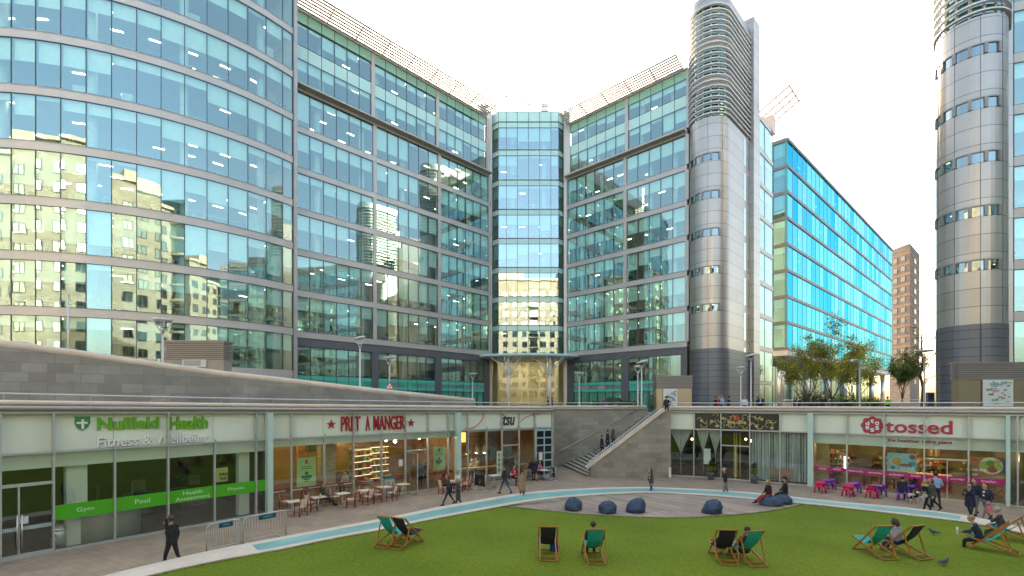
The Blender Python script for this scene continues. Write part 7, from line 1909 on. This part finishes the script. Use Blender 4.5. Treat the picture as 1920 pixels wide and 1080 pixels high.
# inside the windows
for path, px, bk, lab, tp, hr in ((PRE, 596, 1.3, "customer in a dark top behind the poster window of the cafe", 'black', 'brown'), (PRE, 668, 1.3, "customer in a pale top bent over the cafe window counter", 'palegrey', 'brown'), (ITS, 905, 1.3, "fair woman in a beige top at the diner window counter", 'beige', 'fair'), (ITS, 922, 2.2, "diner guest in grey behind the cone lamps", 'grey', 'brown'), (ITS, 985, 1.3, "diner guest in white behind the right-hand window", 'palegrey', 'brown')):
    q = inroom(path, px, bk)[0]; t = thing("stool", "wooden stool under the " + lab.split(" in ")[0].replace("fair ", "fair-haired ") + (" near the brick pillar" if px == 668 else " by the left poster" if px == 596 else " at the left window" if px == 905 else " behind the lamps" if px == 922 else " at the right window"), "stool", (q.x, q.y, .012)); mb = MB(); mb.tube([(q.x, q.y, .012), (q.x, q.y, .62)], .03, 8); mb.build("leg", STEEL, t); mb = MB(); mb.lathe([(.18, .62), (.19, .65), (.15, .68)], (q.x, q.y, 0), 14); mb.build("seat", WOODL, t)
    person(Vector((q.x, q.y, .012)), 165, lab, 1.70, SIT, sit=.78, top=tp, bottom='black', hair=hr, hairlen=.1 if 'woman' in lab else 0, hands=((-.10, .36, .22), (.10, .36, .22)), lean=10, voxel=.03)
for px, bk, lab, tp in ((1765, 4.3, "shop assistant in black behind the salad bar counter", 'black'), (1690, 4.4, "shop assistant in charcoal behind the left end of the salad bar counter", 'charcoal')):
    q = inroom(TOS, px, bk)[0]; person(Vector((q.x, q.y, .012)), 170, lab, 1.72, STAND, top=tp, bottom='black', hair='black', hands=((-.15, .3, .2), (.15, .3, .2)), voxel=.03)
# in the deckchairs and bean bags
def in_chair(key, label, rec=-8, fwd=0.0, hz=.36, **kw):
    o = DC[key]; rz = o.rotation_euler[2]; q = Vector(o.location) + Vector((-sin(rz), cos(rz), 0)) * (.10 + fwd)
    kw.setdefault('legs', ((72, 70), (70, 62))); return person(q, math.degrees(rz), label, sit=hz, lean=rec, **kw)
in_chair('b2', "man in a dark jumper in the central teal deckchair, seen from behind", -10, -.02, .42, top='navy', bottom='charcoal', shoes='white', hair='brown', hands=((-.12, .25, .12), (.30, .16, .20)), head_yaw=-12)
in_chair('c2', "person with a dark hood lying back in the teal deckchair", -14, -.02, .30, top='charcoal', bottom='black', hair='black', hands=LAP, h=1.78)
in_chair('c1', "person lying low in the navy deckchair, mostly hidden", -28, .06, .30, top='brown', bottom='beige', hair='brown', hands=((-.32, .15, .1), (.10, .2, .05)), h=1.62, head_pitch=20)
in_chair('d2', "woman in a grey top and blue jeans leaning forward in the navy deckchair", 8, .05, .37, top='palegrey', bottom='blue', hair='brown', hairlen=.06, hands=((-.10, .32, .18), (.12, .32, .14)), woman=True, h=1.70, head_pitch=15)
_, M, T, hd, k = in_chair('e1', "young man in a dark suit leaning forward to read, in the teal deckchair", 18, .14, .38, top='navy', bottom='black', hair='fair', hands=((-.12, .42, .30), (.12, .40, .28)), head_pitch=15, collar='white')
mb = MB(); c = T(0, .52, .32); mb.box(c, (.30, .015, .22), 0.1); n2 = MB(); n2.box(c + Vector((.16, .03, 0)), (.05, .06, .22), .5); held("newspaper", "folded newspaper in the hands of the reading man", "newspaper", [PAPER, PAPER], [mb, n2], M, ["page", "folded_page"])
in_chair('e2', "grey-haired man in a grey suit with a hand at his mouth, rightmost deckchair", 10, .08, .36, top='charcoal', bottom='charcoal', hair='grey', hands=((-.05, .20, .52), (.10, .3, .15)), h=1.80)
p = gp(1040, 1033, LAWN_Z); t = thing("tote_bag", "small blue bag beside the left navy deckchair", "bag", p); mb = MB(); mb.lathe([(.16, 0), (.18, .1), (.16, .24), (.1, .27)], p, 14, 0, True, 1, .6); mb.build("bag_body", CL['blue'], t); mb = MB(); mb.tube([(p.x - .08, p.y, p.z + .25), (p.x, p.y, p.z + .38), (p.x + .08, p.y, p.z + .25)], .012, 6); mb.build("strap", CL['blue'], t)
q = gp(1442, 946, LAWN_Z); person(q, 98, "blonde woman in black with red trousers sitting on the wide bean bag", 1.66, ((80, 20), (76, 24)), sit=.50, lean=4, top='black', bottom='red', hair='fair', hairlen=.14, hands=LAP, woman=True)
q = gp(1473, 942, LAWN_Z); _, M, T, hd, k = person(q, 75, "person in black with a black cap sitting on the right-hand bean bag", 1.72, ((78, 30), (74, 34)), sit=.52, lean=2, top='black', bottom='black', hair='black', hands=LAP)
cm = MB(); c = hd(0, -.02, .07); cm.ball(c, .105, 12, 0, (1, 1, .7)); vm = MB(); vm.box(hd(0, .12, .06), (.15, .12, .015)); held("cap", "black peaked cap on the person on the right-hand bean bag", "cap", [CL['black'], CL['black']], [cm, vm], M, ["crown", "peak"])
# on the plaza, behind the parapet
plz = [(1028, 741, 1.76, 45.5, "person in purple-black by the right canopy column", 'plum', 'black', 90, None), (1036, 742, 1.72, 46, "companion in a white collar by the right canopy column", 'navy', 'brown', 90, 'white'), (1034, 747, 1.60, 52, None, 'white', 'white', 0, None),
       (1341, 747, 1.72, 41, "person in black leftmost before the dark tower base", 'black', 'brown', -90, None), (1347, 746, 1.76, 40, "person in a bright red top before the dark tower base", 'red', 'fair', -90, None), (1353, 744, 1.82, 41.5, "fair person in a pale blue top next to the one in red", 'skyblue', 'fair', -60, None), (1366, 746, 1.76, 43, "person in navy right of the red top", 'navy', 'black', -90, None),
       (1396, 747, 1.74, 42, "person in a white shirt between the two dark tower lamps", 'white', 'brown', 170, None), (1421, 745, 1.74, 42, "person in black just right of the tall tower lamp", 'black', 'brown', 90, None), (1426, 741, 1.84, 41.5, "man in navy with a white shirt right of the tall tower lamp", 'navy', 'brown', 150, 'white'),
       (1490, 748, 1.72, 45, "person in charcoal under the slim lamp post", 'charcoal', 'black', 90, None), (1499, 747, 1.74, 46, "person in black left of the autumn trees", 'black', 'brown', -90, None), (1520, 746, 1.74, 44, "person in a pink scarf under the autumn trees", 'plum', 'brown', 170, 'pink'), (1532, 747, 1.74, 45, "person in brown under the autumn trees", 'brown', 'brown', -90, None), (1544, 742, 1.80, 40, "white-haired man in black under the autumn trees", 'black', 'white', 120, None), (1587, 747, 1.76, 44, "lone person in black right of the autumn trees", 'black', 'black', 90, None),
       (1665, 743, 1.76, 45, "worker in a lime high-visibility jacket beyond the parapet", 'hivis', 'brown', 0, None), (1250, 744, 1.74, 42, "person in dark red at the head of the stair before the map poster", 'plum', 'brown', 0, None), (1133, 747, 1.7, 47, "person in purple before the right wing hedge", 'purple', 'fair', 170, None)]
for px, hy, h, y, lab, tp, hr, dg, col in plz:
    if lab is None: continue
    person(((px - 960) / F * y, y, PLAZA), dg, lab, h, ((14, 4), (-12, 10)) if dg in (90, -90) else STAND, top=tp, bottom='black', hair=hr, collar=col, voxel=.032, group="people on the plaza")
# the dog
def dog(px, py, deg):
    p = gp(px, py); t = local(thing("dog", "black and white dog standing on the paving beside the purple chair", "dog", (0, 0, 0))); B = []
    def bn(a, b, ra, rb, l): B.append((Vector(a), Vector(b), ra, rb, l))
    bn((0, -.26, .43), (0, -.05, .44), .115, .12, 'w'); bn((0, -.05, .44), (0, .20, .42), .12, .15, 'b'); bn((0, .22, .48), (0, .38, .62), .095, .07, 'w'); bn((0, .40, .64), (0, .46, .64), .085, .075, 'b'); bn((0, .48, .61), (0, .60, .585), .05, .036, 'w')
    for s in (-1, 1):
        bn((s * .055, .40, .70), (s * .085, .38, .62), .025, .018, 'b')
        bn((s * .08, .20, .38), (s * .085, .17, .22), .06, .035, 'w'); bn((s * .085, .17, .22), (s * .085, .20, .04), .032, .026, 'w'); bn((s * .085, .20, .03), (s * .085, .25, .025), .028, .022, 'w')
        bn((s * .08, -.26, .40), (s * .09, -.20, .25), .08, .045, 'b'); bn((s * .09, -.20, .25), (s * .09, -.33, .15), .036, .028, 'w'); bn((s * .09, -.33, .15), (s * .09, -.30, .03), .026, .024, 'w'); bn((s * .09, -.30, .03), (s * .09, -.24, .024), .027, .02, 'w')
    bn((0, -.36, .46), (0, -.48, .56), .03, .022, 'b'); bn((0, -.48, .56), (0, -.55, .68), .022, .012, 'w'); mb = MB()
    for a, b, ra, rb, l in B:
        d = b - a; dn = d.normalized(); mb.tube([a - dn * ra * .9, a - dn * ra * .5, a, b, b + dn * rb * .5, b + dn * rb * .9], [ra * .4, ra * .85, ra, rb, rb * .85, rb * .4], 9)
    me = bpy.data.meshes.new("d"); me.from_pydata([tuple(v) for v in mb.v], [], mb.f); o = bpy.data.objects.new("tmp", me); COL.objects.link(o); rm = o.modifiers.new("r", 'REMESH'); rm.mode = 'VOXEL'; rm.voxel_size = .018; sm = o.modifiers.new("s", 'SMOOTH'); sm.iterations = 2
    me2 = bpy.data.meshes.new_from_object(o.evaluated_get(bpy.context.evaluated_depsgraph_get())); bpy.data.objects.remove(o); P = np.array([tuple(v.co) for v in me2.vertices]); fs = [tuple(q.vertices) for q in me2.polygons]
    D = [np.full(len(P), 9.0), np.full(len(P), 9.0)]
    for a, b, ra, rb, l in B: i = 0 if l == 'w' else 1; D[i] = np.minimum(D[i], seg_dist(P, a, b, ra, rb))
    nz = np.array([noise.noise(Vector(v) * 6.0) for v in P]) * .05; idx = (D[1] + nz < D[0]).astype(int); out = MB(); out.v = [tuple(v) for v in P]; out.f = [list(q) for q in fs]; out.m = [int(round(np.mean(idx[list(q)]))) for q in fs]; out.s = [True] * len(fs); out.build("body", [mat("dog_white", (.55, .50, .44), .9, 0, .1, 8), mat("dog_black", (.02, .018, .016), .9, 0, .1, 8)], t, recalc=False)
    mb = MB(); mb.ball((0, .612, .592), .018, 8); mb.build("nose", EYE_M, t); mb = MB(); mb.lathe([(.088, -.015), (.088, .015)], (0, .28, .53), 14); mb.build("collar", CL['red'], t)
    t.location = p; t.rotation_euler = (0, 0, radians(deg))
dog(1712, 943, -80)
